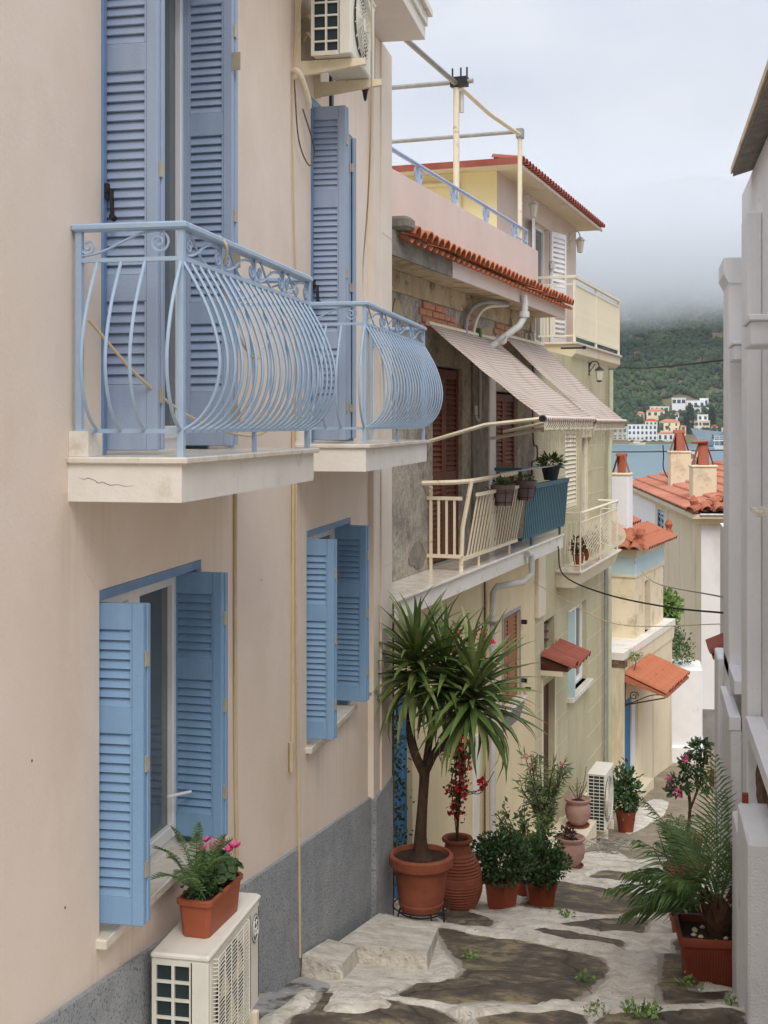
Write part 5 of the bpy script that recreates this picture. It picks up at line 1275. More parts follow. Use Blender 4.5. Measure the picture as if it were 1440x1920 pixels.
tile_slope(H2, (.26, -.1, -2.74), (0, 1, 0), (-1.62, 0, .78), 13, 2, tm5, .235, .38)
tile_slope(H2, (-1.0, -.26, -2.74), (1, 0, 0), (0, 1.5, .78), 5, 2, tm5, .235, .38)
tile_slope(H2, (-.5, .62, -2.35), (0, 1, 0), (-1.62, 0, .78), 8, 2, tm5, .235, .38)
for fy in (-.1, 2.95): MB().lathe([(.1, -2.72), (.11, -2.6), (.06, -2.5), (.1, -2.4), (.05, -2.3), (0, -2.25)], 8, (.12, fy)).build('ridge_finial', 'tile_old', H2)
def chimney(label, loc, rz, w, h, mat, cap='terracotta', group='tile-capped chimneys', flat=False):
    t = thing('chimney', label, 'chimney', loc, rz, group)
    MB().cbox(-w / 2, w / 2, -w / 2, w / 2, 0, h, .02).build('stack', mat, t)
    MB().cbox(-w * .54, w * .54, -w * .54, w * .54, h + .001, h + .07, .02).build('stack_rim', 'chimney_wall', t)
    k = w * .47; hh = w * .95
    MB().cbox(-w * .1, w * .1, -w * .1, w * .1, h + .06, h + hh * .7, .02).build('dark_core', 'room_dark', t)  # added near-black core: shade between the cap tiles put into its colour
    for a in range(4):   # four leaning half-round tiles with gaps between
        mb = MB(); n = 7
        for q in (0, 1):
            cx = k * (1 - q) + w * .17 * q; rr = w * (.25 - .05 * q)
            for dr in (0, .025):
                for i in range(n):
                    b = R(-70 + 140 * i / (n - 1)); mb.v.append((cx - rr * .25 + (rr - dr) * math.cos(b) * .3, (rr - dr) * math.sin(b), h + .07 + hh * q))
        for i in range(n - 1): mb.f += [(i, i + 1, 2 * n + i + 1, 2 * n + i), (n + i, 3 * n + i, 3 * n + i + 1, n + i + 1), (2 * n + i, 2 * n + i + 1, 3 * n + i + 1, 3 * n + i)]
        mb.f += [(0, 2 * n, 3 * n, n), (n - 1, 2 * n - 1, 4 * n - 1, 3 * n - 1)]
        mb.build('cap_tile', cap, t, None, (R(random.uniform(-2, 2)), 0, a * PI / 2 + R(random.uniform(-4, 4))), smooth=45)
    hh = h + .07 + w * .95
    if flat: MB().cbox(-w * .32, w * .32, -w * .26, w * .26, hh - .01, hh + .05, .015).build('cap_slab', cap, t, None, (R(2), R(-3), 0))
    else: barrel_tile(w * .56, w * .2, w * .2, .025, 7).build('cap_ridge', cap, t, (-w * .28, 0, hh - w * .1), smooth=45)
    return t
chimney('white chimney with bright terracotta cap nearest the green house', (-.47, 29.5, -2.75), RD, .42, 1.58, 'white_flat', 'pot_plastic')

# ------------------------------------------------------------------ big cream house at the foot of the alley (E)
RE = R(6.7); OE = (1.48, 33.97)
def frameE(x, s, z):
    c, s_ = math.cos(RE), math.sin(RE); return (OE[0] + x * c - s * s_, OE[1] + x * s_ + s * c, z)
E_ = thing('harbour_house', 'big streaked cream house with terracotta tile roof closing the alley', 'house', (OE[0], OE[1], -8.6), RE, absz=True)
ew = (7.1, 8.6, -5.45, -2.75)
mb = MB()
tmp = MB(); wall_holes(tmp, 0, 9.2, -12, -2.3, [ew], .15); tmp.v = [(-x, y, z) for x, y, z in tmp.v]; tmp.f = [tuple(reversed(f)) for f in tmp.f]
tmp.build('side_wall', 'streaked', E_)
MB().add([(0, 9.2, -12), (0, 16, -12), (0, 16, -2.3), (0, 9.2, -2.3)], [(3, 2, 1, 0)]).build('side_wall', 'white_wall', E_)
MB().add([(0, 0, -12), (10, 0, -12), (10, 0, -2.3), (0, 0, -2.3), (10, 16, -12), (10, 16, -2.3), (0, 16, -12), (0, 16, -2.3)], [(0, 1, 2, 3), (1, 4, 5, 2), (4, 6, 7, 5)]).build('front_wall', 'grey_white', E_)
MB().box(.02, 6, -.03, -.001, -11, -7.35).build('plinth', 'grey_plinth', E_)
MB().box(.1, .14, ew[0], ew[1], ew[2], ew[3]).build('window_back', 'room_dark', E_)
leaf(E_, .74, ew[2] + .02, ew[3] - .02, [(ew[2] + .12, ew[3] - .12)], 'palecyan', (.02, ew[0] + .01, 0), PI / 2, .05, .07, .2, 'louvre_shutter', .12)
leaf(E_, .74, ew[2] + .02, ew[3] - .02, [(ew[2] + .12, ew[3] - .12)], 'frame_blue', (.02, ew[0] + .76, 0), PI / 2, .05, .07, .2, 'louvre_shutter', .12)
MB().box(-.12, .1, ew[0] - .1, ew[1] + .1, ew[2] - .08, ew[2] - .005).build('window_sill', 'marble', E_)
def tiled_plane(p00, p10, p01, p11, nu, nv, amp, lift):
    """corrugated tile courses between four corners (0=eave,1=ridge); every course overlaps the one below"""
    p00, p10, p01, p11 = map(Vector, (p00, p10, p01, p11)); mb = MB(); nr = (p10 - p00).cross(p01 - p00).normalized()
    if nr.z < 0: nr = -nr
    for j in range(nv):
        for q in (0, 1):
            v = (j + q * 1.0) / nv
            for i in range(nu * 4 + 1):
                u = i / (nu * 4); c = math.cos(2 * PI * i / 4)
                p = p00.lerp(p10, u).lerp(p01.lerp(p11, u), v) + nr * (amp * c + lift * (1 - q) + .012 * noise.noise(Vector((i * .3, j * 1.0, 2))))
                mb.v.append(p)
        b = j * 2 * (nu * 4 + 1); m_ = nu * 4 + 1
        for i in range(nu * 4): mb.f.append((b + i, b + i + 1, b + m_ + i + 1, b + m_ + i))
        if j:   # riser of the course
            pb = b - m_
            for i in range(nu * 4): mb.f.append((pb + i, pb + i + 1, b + i + 1, b + i))
    return mb
rz_, ez = -.75, -2.27
struct(tiled_plane((-.3, -.3, ez), (-.3, 16.3, ez), (5, 5, rz_), (5, 11, rz_), 66, 13, .04, .07).build('roof_tiles', 'tile_roof', E_, smooth=35), 'stuff')
struct(tiled_plane((-.3, -.3, ez), (10.3, -.3, ez), (5, 5, rz_), (5, 5.01, rz_), 44, 13, .022, .05).build('roof_tiles', 'tile_old', E_, smooth=35), 'stuff')
MB().add([(-.3, 16.3, ez), (10.3, 16.3, ez), (5, 11, rz_), (10.3, -.3, ez), (5, 5, rz_)], [(0, 1, 2), (1, 3, 4, 2)]).build('roof_back', 'tile_roof', E_)
MB().box(-.26, 10.26, -.26, 16.26, ez - .16, ez - .04).build('eave_board', 'cream_pale', E_)
MB().box(-.14, 10.1, -.14, 16.1, ez - .3, ez - .161).build('cornice', 'cream_wall', E_)
tm6 = barrel_tile(.5, .13, .15).mesh('ridge_tile', 'tile_old', 45)
a = Vector((-.3, -.3, ez + .03)); b = Vector((5, 5, rz_ + .05)); d = b - a; n_ = int(d.length / .42)
eul = (a - b).to_track_quat('X', 'Z').to_euler()
for i in range(n_): inst(tm6, 'ridge_tile', E_, a + d * (i + 1) / n_, eul)
for i in range(14): inst(tm6, 'ridge_tile', E_, (5, 5.4 + i * .42, rz_ + .03), (0, 0, R(-90)))
tm7 = barrel_tile(.4, .13, .15).mesh('eave_tile', 'tile_old', 45)
for i in range(26): inst(tm7, 'eave_tile', E_, (.1 + i * .33, .02, ez + .15), (0, R(17), R(-90)))
MB().lathe([(.12, ez), (.14, ez + .1), (.08, ez + .2), (.12, ez + .3), (.06, ez + .4), (0, ez + .46)], 8, (-.22, -.2)).build('corner_finial', 'tile_old', E_)
MB().tube([(-.1, -.42, ez - .05), (6, -.42, ez - .05)], .05, 8).build('gutter', 'steel', E_, smooth=60)
chimney('tall plastered chimney with terracotta cap on the left of the tile roof', (1.18, 43.1, -2.15), RE, .66, 1.2, 'chimney_wall', 'pot_plastic')
chimney('broad stained chimney with terracotta cap on the right of the tile roof', (1.66, 37.1, -2.2), RE, .66, .98, 'chimney_wall', 'pot_plastic', flat=True)
rac = ac_unit('air_conditioner', 'white air conditioner sitting on the far tile roof beside the chimneys', frameE(1.5, 14.2, -1.62), R(-70), .85, .6, .3, 'rings', side='slats')
cable('thin black aerial cable rising from the far tile roof', [frameE(.7, 9.6, -2.0), frameE(.55, 9.7, -1.9), frameE(.35, 9.8, -1.5), frameE(.35, 9.8, -1.05), frameE(.33, 9.8, -.7)], .02, 'cable_dark')
# low white block with plants in front of the house
o = MB().cbox(.62, 1.42, 31.9, 33.2, -9, -5.95, .03).cbox(.55, 1.48, 31.8, 33.3, -9, -7.82, .03).build('planting_wall', 'white_rough'); tag(o, 'white rendered block with weeds on top beside the cream house', 'wall')
mb = MB(); leaf_cloud(mb, blob_points((.95, 32.5, -5.6), .3, .4, .5, 500, .2), .09, .9, .5); leaf_cloud(mb, blob_points((.75, 32.6, -5.1), .14, .3, .6, 260, .2), .08, .9, .5)
tag(mb.build('weeds', 'leaf_mid'), 'green weeds sprouting on the white block', 'plant')
ft = thing('small_tree', 'bright green leafy shrub rising behind the entrance porch', 'tree', (.65, 32.6, -6.3))
MB().tube([(0, 0, 0), (.02, 0, 1.4), (.0, .05, 2.0)], [.04, .03, .015], 6).build('trunk', 'trunk', ft)
mb = MB(); leaf_cloud(mb, blob_points((-.05, 0, 1.75), .36, .36, .42, 650, .15), .13, .9, .3, .6); mb.build('crown', 'leaf_bright', ft)

# ------------------------------------------------------------------ white house on the right (F)
F_ = thing('white_house', 'tall white rendered house edge along the right of the alley', 'house', (.86, 9, -4), absz=True)
F_.location = (0, 0, -4)
mb = MB(); nh = (7.2, 9.15, -.9, .5)
tmp = MB(); wall_holes(tmp, 3.5, 11.72, -8, 2.02, [nh], .22); tmp.v = [(.86 - x, y, z) for x, y, z in tmp.v]; tmp.f = [tuple(reversed(f)) for f in tmp.f]
tmp.build('wall', 'white_wall', F_)
MB().add([(.86, 11.72, -8), (5, 11.72, -8), (5, 11.72, 2.02), (.86, 11.72, 2.02), (.86, 3.5, -8), (5, 3.5, -8), (5, 3.5, 2.02), (.86, 3.5, 2.02)], [(0, 1, 2, 3), (4, 7, 6, 5), (3, 2, 6, 7)]).build('back_walls', 'white_wall', F_)
MB().box(.92, 4.5, 11.721, 16, -9, -1.2).build('garden_wall', 'white_wall', F_)
MB().prism([(.70, 2.03), (5, 3.3), (5, 3.4), (.70, 2.08)], 'y', 3.4, 10.75).build('roof', 'chimney_wall', F_)
MB().prism([(.715, 2.0), (5, 3.25), (5, 3.29), (.715, 2.028)], 'y', 3.45, 10.7).build('roof_edge', 'concrete_raw', F_)
MB().box(1.03, 1.08, nh[0], nh[1], nh[2], nh[3]).build('window_back', 'grey_white', F_)
MB().cbox(.70, .858, 11.0, 11.7, -8, 1.34, .01).build('pier', 'white_wall', F_)
MB().prism([(.66, 1.25), (.66, 1.38), (.87, 1.38), (.87, 1.17), (.70, 1.17)], 'y', 10.98, 11.71).build('pier_head', 'white_flat', F_)
MB().cbox(.752, .857, 9.75, 10.3, -8, 1.56, .008).build('pilaster', 'white_wall', F_)
MB().cbox(.70, .858, 8.75, 9.3, .52, .68, .01).cbox(.685, .858, 8.7, 9.32, .681, .72, .006).build('window_hood', 'white_flat', F_)
MB().cbox(.70, .858, 10.35, 10.9, .50, .62, .01).cbox(.69, .858, 10.33, 10.92, .621, .65, .006).build('window_hood', 'white_flat', F_)
MB().cbox(.72, .88, 8.6, 9.1, -.6, -.56, .006).build('window_sill', 'marble', F_)
MB().cbox(.655, .857, 11.74, 12.3, -8, -2.08, .012).build('buttress', 'white_wall', F_)
MB().prism([(10.3, -2.0), (11.6, -2.0), (11.6, -2.1), (10.3, -2.1)], 'x', .70, .856).build('coping', 'white_flat', F_)
MB().prism([(10.2, -2.26), (11.4, -2.26), (11.4, -2.36), (10.2, -2.36)], 'x', .655, .74).build('coping', 'white_flat', F_)
MB().cbox(.665, .75, 10.2, 10.9, -8, -2.365, .01).build('low_pier', 'white_rough', F_)
MB().prism([(6, -2.14), (9.72, -2.14), (9.72, -2.24), (6, -2.24)], 'x', .74, .858).build('coping', 'white_flat', F_)
mb = MB()   # rough exposed stone below the coping
for j in range(12):
    for i in range(22): pass
nx_, nz_ = 30, 16
for j in range(nz_ + 1):
    for i in range(nx_ + 1):
        y = 8.6 + 1.05 * i / nx_; z = -3.3 + 1.06 * j / nz_
        mb.v.append((.83 - .05 * abs(noise.noise(Vector((y * 5, z * 5, 1)))) - .02 * noise.noise(Vector((y * 14, z * 14, 3))), y, z))
for j in range(nz_):
    for i in range(nx_):
        a = j * (nx_ + 1) + i; mb.f.append((a, a + nx_ + 1, a + nx_ + 2, a + 1))
mb.build('exposed_stone', 'stone_brown', F_)
MB().box(.66, .7, 8.95, 9.0, -3.4, -2.5).build('rusty_post', 'pot_dark', F_)
o = MB().cbox(.645, 1.6, 9.25, 9.75, -5, -2.84, .015).build('garden_pillar', 'white_rough'); tag(o, 'white stucco pillar behind the front one, right beside the palm trough', 'pillar')
o = MB().cbox(.63, 1.6, 8.1, 8.98, -5, -2.56, .015).build('garden_pillar', 'white_rough'); tag(o, 'nearest white stucco pillar at the lower right edge', 'pillar')
rc = thing('tiled_canopy', 'small red tiled canopy jutting from behind the white house', 'canopy', (.92, 12.7, -2.05))
tm8 = barrel_tile(.3, .06, .065).mesh('tile', 'tile_red', 45)
for i in range(5): inst(tm8, 'tile', rc, (-.02, -.2 + i * .11, 0), (0, R(25), PI))
MB().prism([(0, -.01), (-.27, -.14), (-.27, -.17), (0, -.05)], 'y', -.27, .3).build('board', 'tile_red', rc)
MB().prism([(0, -.06), (-.16, -.12), (-.1, -.2), (0, -.3)], 'y', -.05, .03).build('bracket', 'dark_door', rc)

# overhead wires
cable('black wire running from the old balcony across the alley', [frameB(.5, 7.6, -1.85), (-1.15, 19.2, -2.25), (-.5, 17.8, -2.33), (.3, 15.6, -2.18), (.93, 13.6, -1.95)], .011, 'cable_dark')
cable('pale wire crossing the alley below the black one', [frameB(.02, 8.0, -2.45), (-1.1, 19.0, -2.6), (-.3, 17.0, -2.62), (.94, 13.6, -2.05)], .006, 'cable_beige')
cable('grey wire from the blue-banded house to the white house', [(-.17, 28.5, -3.0), (.2, 24, -2.9), (.93, 14.0, -1.85)], .01, 'pipe_grey')
cable('frayed pale cord hanging on the grey house wall', [(2.1, 33.85, -5.0), (2.4, 30, -4.9), (1.5, 17, -2.9), (.95, 14.2, -2.0)], .006, 'cable_beige')
cable('thick black wire from the upper balcony against the hill', [frameB(.05, 15.9, 1.2), (.12, 20, .86), (.8, 11.8, .58)], .012, 'cable_dark')
cable('black wire low across the harbour water', [(-6, 60, -1.25), (0, 61, -1.3), (8, 62.5, -1.1)], .03, 'cable_dark')

# ------------------------------------------------------------------ potted plants in the alley
def on(x, y): return (x, y, gh(x, y))
def round_pot(t, prof, mat, z=0, seg=28, soil=None, smooth=38):
    MB().lathe([(r, h + z) for r, h in prof], seg).build('pot', mat, t, smooth=smooth)
    if soil:
        mb = MB(); n = 20; mb.v = [(0, 0, soil[1] + z + .03)] + [(soil[0] * math.cos(2 * PI * k / n), soil[0] * math.sin(2 * PI * k / n), soil[1] + z) for k in range(n)]
        mb.f = [(0, 1 + k, 1 + (k + 1) % n) for k in range(n)]; mb.build('soil', 'soil', t)

# yucca on its iron stand
YX, YY = -2.0, 11.62
yc = thing('yucca', 'two-headed yucca tree in a big terracotta pot on an iron stand', 'potted tree', on(YX, YY))
z0 = .15
ring = lambda r, z: [(r * math.cos(2 * PI * k / 20), r * math.sin(2 * PI * k / 20), z) for k in range(21)]
mb = MB().tube(ring(.2, z0 - .01), .008, 5, False).tube(ring(.26, z0 + .04), .007, 5, False)
for k in range(4):
    a = 2 * PI * k / 4 + .6; mb.tube([(.21 * math.cos(a), .21 * math.sin(a), z0 + .03), (.23 * math.cos(a), .23 * math.sin(a), z0 - .02), (.235 * math.cos(a), .235 * math.sin(a), -.03)], .009, 5)
mb.build('plant_stand', 'black_iron', yc)
round_pot(yc, [(0, 0), (.185, 0), (.195, .02), (.2, .05), (.207, .055), (.21, .08), (.205, .085), (.25, .4), (.275, .4), (.295, .42), (.298, .5), (.285, .515), (.262, .515), (.255, .47), (0, .47)], 'terracotta', z0, 32)
MB().disc((0, 0), .258, z0 + .475, 24).build('soil', 'soil', yc)
zt = z0 + .46
mb = MB(); mb.tube(smooth_path([(0, 0, zt - .03), (0, 0, zt + .06), (-.005, 0, zt + .2), (.01, 0, zt + .45), (.03, 0, zt + .75), (.03, 0, zt + .86)], 4), [.165, .14, .11, .09, .08, .072, .067, .062, .058, .055, .052, .05, .048, .047, .046, .046, .047, .05, .054, .056, .056], 12)
mb.tube(smooth_path([(.02, 0, zt + .8), (-.06, .0, zt + .98), (-.1, 0, zt + 1.2), (-.06, .02, zt + 1.62)], 4), .042, 8)
mb.tube(smooth_path([(.04, 0, zt + .8), (.14, .0, zt + 1.0), (.34, -.02, zt + 1.22), (.47, 0, zt + 1.48)], 4), .04, 8)
mb.tube(smooth_path([(.03, .03, zt + .8), (.08, .08, zt + 1.15), (.2, .1, zt + 1.62)], 4), .035, 8)
mb.build('trunk', 'trunk', yc, smooth=60)
def sword(L_, w, bend, mat):
    mb = MB(); n = 7
    for i in range(n + 1):
        q = i / n; a = bend * q * q; wq = w * (.55 + .9 * q if q < .35 else (1.0 - ((q - .35) / .65) ** 1.8) * .87 + .02)
        x = L_ * q * math.cos(a * .6); z = -L_ * q * math.sin(a * .6)
        mb.v += [(x, -wq, z + wq * .5), (x, 0, z), (x, wq, z + wq * .5)]
    for i in range(n):
        b = i * 3; mb.f += [(b, b + 1, b + 4, b + 3), (b + 1, b + 2, b + 5, b + 4)]
    return mb.mesh('leaf', mat, 80)
SW = [sword(.66, .034, b, m_) for b, m_ in ((.1, 'yucca'), (.3, 'yucca'), (.55, 'yucca'), (.25, 'yucca_pale'))]
SWD = [sword(.6, .032, b, m_) for b, m_ in ((.9, 'yucca'), (.6, 'yucca_pale'), (1.2, 'yucca'))]
def head(c, n, tilt=(0, 0), sc_=1.0):
    for i in range(n):
        el = math.asin(max(-1, min(1, 1 - 1.62 * (i / n)))) + R(random.uniform(-6, 6)); az = i * 2.39996 + random.uniform(-.2, .2)
        me = random.choice(SW if el > R(-15) else SWD)
        p = Vector(c) + Vector((0, 0, .3 * (.5 - i / n)))
        q = Matrix.Rotation(az, 4, 'Z') @ Matrix.Rotation(-el, 4, 'Y') @ Matrix.Rotation(random.uniform(-.3, .3), 4, 'X')
        e = q.to_euler(); o = inst(me, 'leaf', yc, p, e, sc_ * random.uniform(.82, 1.1))
head((-.05, 0, zt + 1.74), 124, sc_=1.0)
head((.48, -.02, zt + 1.5), 116, sc_=1.08)
head((.22, .1, zt + 1.68), 84, sc_=1.0)

# amphora with red bougainvillea
am = thing('amphora', 'ribbed terracotta amphora with a red bougainvillea behind the yucca', 'potted plant', on(-1.86, 13.0))
prof = [(0, 0), (.13, 0), (.15, .03)]
for i in range(40):
    q = i / 39; z = .04 + .58 * q; r = .14 + .115 * math.sin(PI * min(1, q * .93 + .1)) ** .8
    prof.append((r + .009 * math.sin(i * PI * .95), z))
prof += [(.13, .66), (.12, .69), (.155, .71), (.16, .73), (.15, .745), (.12, .735), (.11, .70), (0, .7)]
round_pot(am, prof, 'terracotta', 0, 28, None, 50)
MB().disc((0, 0), .118, .705).build('soil', 'soil', am)
mb = MB(); fm = MB(); lm = MB()
for i in range(9):
    a = random.uniform(0, 2 * PI); P_ = [(0, 0, .68)]
    hgt = random.choice([.9, 1.0, 1.1, 2.1, 2.2])
    tx = random.uniform(-.16, .2) + (.1 if hgt > 2 else -.05); ty = random.uniform(-.15, .15)
    for q in (.3, .6, .85, 1.0): P_.append((tx * q * q + random.uniform(-.04, .04), ty * q + random.uniform(-.04, .04), .7 + hgt * q))
    P_ = smooth_path(P_, 5); mb.tube(P_, .006, 5)
    for p in P_[5:]:
        if random.random() < .3: leaf_cloud(fm, [((p[0] + random.gauss(0, .035), p[1] + random.gauss(0, .035), p[2] + random.gauss(0, .035)), (0, 0, .3)) for _ in range(10)], .05, 1, .3, .8)
        if random.random() < .7: leaf_cloud(lm, [((p[0] + random.gauss(0, .03), p[1] + random.gauss(0, .03), p[2] + random.gauss(0, .03)), (0, 0, .3)) for _ in range(4)], .05, 1, .3, .6)
for c in ((.2, 0, 2.52), (.1, 0, 2.42), (.28, 0, 2.48), (-.1, 0, 1.75), (-.08, 0, 1.6), (-.12, 0, 1.95)):
    leaf_cloud(fm, blob_points(c, .1, .1, .09, 46, .1), .045, 1, .2, .8)
for q in range(3):
    x = .1 + .06 * q; mb.tube(smooth_path([(.0, 0, 1.1 + .1 * q), (x, 0, 1.2), (x + .16, 0, 1.24 + .1 * q)]), .005, 4)
leaf_cloud(fm, blob_points((.25, 0, 1.3), .04, .04, .03, 26, .1), .05, 1, .2, .8)
mb.build('stems', 'trunk_dark', am); fm.build('red_bracts', 'red_flower', am); lm.build('leaves', 'leaf_mid', am)

# clipped bushes
def bush(label, x, y, r, pot_h, pr, n, square=True):
    t = thing('potted_bush', label, 'potted bush', on(x, y), R(12), 'dark green bushes in terracotta pots')
    if square:
        k = .82; c = [(-1, -1), (1, -1), (1, 1), (-1, 1)]
        MB().hexa([(a * pr * k, b * pr * k, 0) for a, b in c], [(a * pr, b * pr, pot_h - .05) for a, b in c]).hexa([(a * pr * 1.06, b * pr * 1.06, pot_h - .049) for a, b in c], [(a * pr * 1.06, b * pr * 1.06, pot_h) for a, b in c]).build('pot', 'pot_dark', t)
    else: round_pot(t, [(0, 0), (pr * .7, 0), (pr * .98, pot_h - .06), (pr * 1.08, pot_h - .05), (pr * 1.08, pot_h), (0, pot_h)], 'pot_dark')
    for k in range(6):
        a = k; MB().tube([(0, 0, pot_h - .05), (r * .5 * math.cos(a), r * .5 * math.sin(a), pot_h + r * .6)], .012, 5).build('stem', 'trunk_dark', t)
    mb = MB(); leaf_cloud(mb, blob_points((0, 0, pot_h + r * .62), r, r, r * .8, n, .35), .05, .9, .3, .65); mb.build('foliage', 'leaf_dark', t)
    return t
bush('rounded dark green bush in a square terracotta pot, nearer of the two', -1.45, 13.35, .33, .3, .16, 2300)
bush('rounded dark green bush in a square terracotta pot, behind the nearer one', -1.1, 14.1, .31, .3, .15, 2000)
# leggy shrub and oleander behind
t = thing('potted_shrub', 'loose light green shrub behind the clipped bushes', 'potted shrub', on(-1.35, 15.0))
round_pot(t, [(0, 0), (.12, 0), (.17, .26), (.18, .3), (0, .28)], 'pot_dark')
mb = MB(); lm = MB()
for i in range(16):
    a = random.uniform(0, 2 * PI); h = random.uniform(.45, .85); P_ = smooth_path([(0, 0, .25), (.1 * math.cos(a), .1 * math.sin(a), .25 + h * .5), (.32 * math.cos(a), .3 * math.sin(a), .25 + h)], 5); mb.tube(P_, .006, 4)
    leaf_cloud(lm, [((p[0] + random.gauss(0, .03), p[1] + random.gauss(0, .03), p[2] + random.gauss(0, .03)), (0, 0, .4)) for p in P_[3:] for _ in range(7)], .07, .9, .3, .5)
mb.build('stems', 'trunk_dark', t); lm.build('leaves', 'leaf_mid', t)
t = thing('oleander', 'oleander with narrow leaves and pink buds by the brown door', 'potted shrub', on(-1.28, 17.0))
round_pot(t, [(0, 0), (.14, 0), (.19, .3), (.2, .34), (0, .3)], 'pot_dark')
mb = MB(); lm = MB(); fm = MB()
for i in range(18):
    a = random.uniform(0, 2 * PI); h = random.uniform(.8, 1.35); sp = random.uniform(.05, .4); P_ = smooth_path([(0, 0, .25), (.06 * math.cos(a), .06 * math.sin(a), .25 + h * .5), (sp * math.cos(a), sp * math.sin(a), .25 + h)], 6); mb.tube(P_, .007, 4)
    leaf_cloud(lm, [((p[0], p[1], p[2]), (random.uniform(-1, 1), random.uniform(-1, 1), random.uniform(-.4, .8))) for p in P_[6:] for _ in range(7)], .15, .5, .2, .16)
    if random.random() < .45: leaf_cloud(fm, blob_points(P_[-1], .035, .035, .03, 14, .2), .035, 1, .4, .7)
mb.build('stems', 'trunk_dark', t); lm.build('leaves', 'leaf_olive', t); fm.build('flowers', 'pink_flower', t)

# steps and pots by the green house door
st = MB().box(.001, .62, 8.4, 10.15, -7.6, -6.72).box(.001, .5, 6.9, 8.39, -7.2, -6.38).build('doorstep', 'cream_pale'); st.location = (OB[0], OB[1], 0); st.rotation_euler = (0, 0, RB); tag(st, 'cream stepped door ledge carrying a pink clay pot', 'doorstep')
def clay_pot(label, loc, s):
    t = thing('clay_pot', label, 'flower pot', loc, 0, 'pink clay pots by the green house')
    round_pot(t, [(0, 0), (.12 * s, 0), (.2 * s, .12 * s), (.215 * s, .24 * s), (.2 * s, .32 * s), (.18 * s, .36 * s), (.22 * s, .4 * s), (.225 * s, .43 * s), (.2 * s, .44 * s), (.17 * s, .4 * s), (0, .38 * s)], 'pot_pink', .03, 24, (.16 * s, .385 * s), 50)
    MB().lathe([(0, 0), (.17 * s, 0), (.2 * s, .035), (.19 * s, .035), (.16 * s, .012), (0, .012)], 20).build('saucer', 'pot_dark', t)
    mb = MB()
    for k in range(12):   # combed relief round the belly
        a = 2 * PI * k / 12; mb.tube([(.212 * s * math.cos(a + q * .04), .212 * s * math.sin(a + q * .04), .03 + (.2 + .02 * math.sin(q * 1.6)) * s) for q in range(6)], .004, 4)
    mb.build('relief', 'pot_pink', t)
    return t
cp = clay_pot('pink clay pot on the cream door ledge, the higher of the two', frameB(.38, 9.75, -6.72), 1.0)
mb = MB()
for i in range(9):
    a = random.uniform(0, 2 * PI); mb.tube(smooth_path([(0, 0, .4), (.08 * math.cos(a), .08 * math.sin(a), .55), (.16 * math.cos(a), .16 * math.sin(a), random.uniform(.6, 1.0))], 4), .005, 4)
mb.build('dry_stems', 'trunk', cp)
mb = MB(); leaf_cloud(mb, blob_points((0, 0, .55), .15, .15, .2, 60, .2), .05, 1, .2, .4); mb.build('dry_leaves', 'leaf_olive', cp)
cp2 = clay_pot('pink clay pot standing on the alley floor below the door ledge', on(-1.0, 18.35), .92)
mb = MB(); leaf_cloud(mb, blob_points((-.05, 0, .45), .16, .16, .1, 120, .2), .08, 1, .2, .4); mb.build('dry_leaves', 'trunk', cp2)
ac_unit('air_conditioner', 'tall white air conditioner on the ground by the green house', (frameB(.42, 10.4, 0)[0], frameB(.42, 10.4, 0)[1], -6.98), RB, .82, .98, .3, 'rings', side='slats', feet=.15)
t = thing('potted_bush', 'tall dark leafy plant in a red pot beyond the street air conditioner', 'potted bush', on(-.3, 23.6))
round_pot(t, [(0, 0), (.13, 0), (.18, .34), (.19, .38), (0, .36)], 'pot_dark')
MB().tube([(0, 0, .35), (0, 0, 1.1)], .012, 5).build('stem', 'trunk_dark', t)
mb = MB(); leaf_cloud(mb, blob_points((0, 0, .75), .27, .27, .5, 800, .2), .1, .9, .2, .5); mb.build('foliage', 'leaf_dark', t)
mb = MB()
for i in range(14):
    a = random.uniform(0, 6.28); r = random.uniform(.1, .25); c = (random.uniform(-.15, .3), random.uniform(-.2, .2))
    mb.tube([(c[0] + r * math.cos(a + q * .7), c[1] + r * math.sin(a + q * .7), .05 + .1 * abs(math.sin(q * .9 + i))) for q in range(7)], .008, 4)
o = mb.build('wire_tangle', 'steel'); o.location = on(-.62, 20.9); tag(o, 'tangle of pale wire on the floor below the street air conditioner', 'wire')
# dark creeper beside the blue door
cre = thing('creeper', 'dark creeper hanging beside the blue door behind the yucca', 'climbing plant', frameB(.12, .95, -5.1), RB)
MB().tube(smooth_path([(0, 0, 0), (.02, .05, .8), (0, .0, 1.6), (.02, .05, 2.2)]), .01, 5).build('stem', 'trunk_dark', cre)
mb = MB(); leaf_cloud(mb, [((random.gauss(.05, .06), random.gauss(.05, .12), random.uniform(.3, 2.1)), (.4, 0, -.3)) for _ in range(700)], .05, .9, 0, .6); mb.build('foliage', 'leaf_dark', cre)
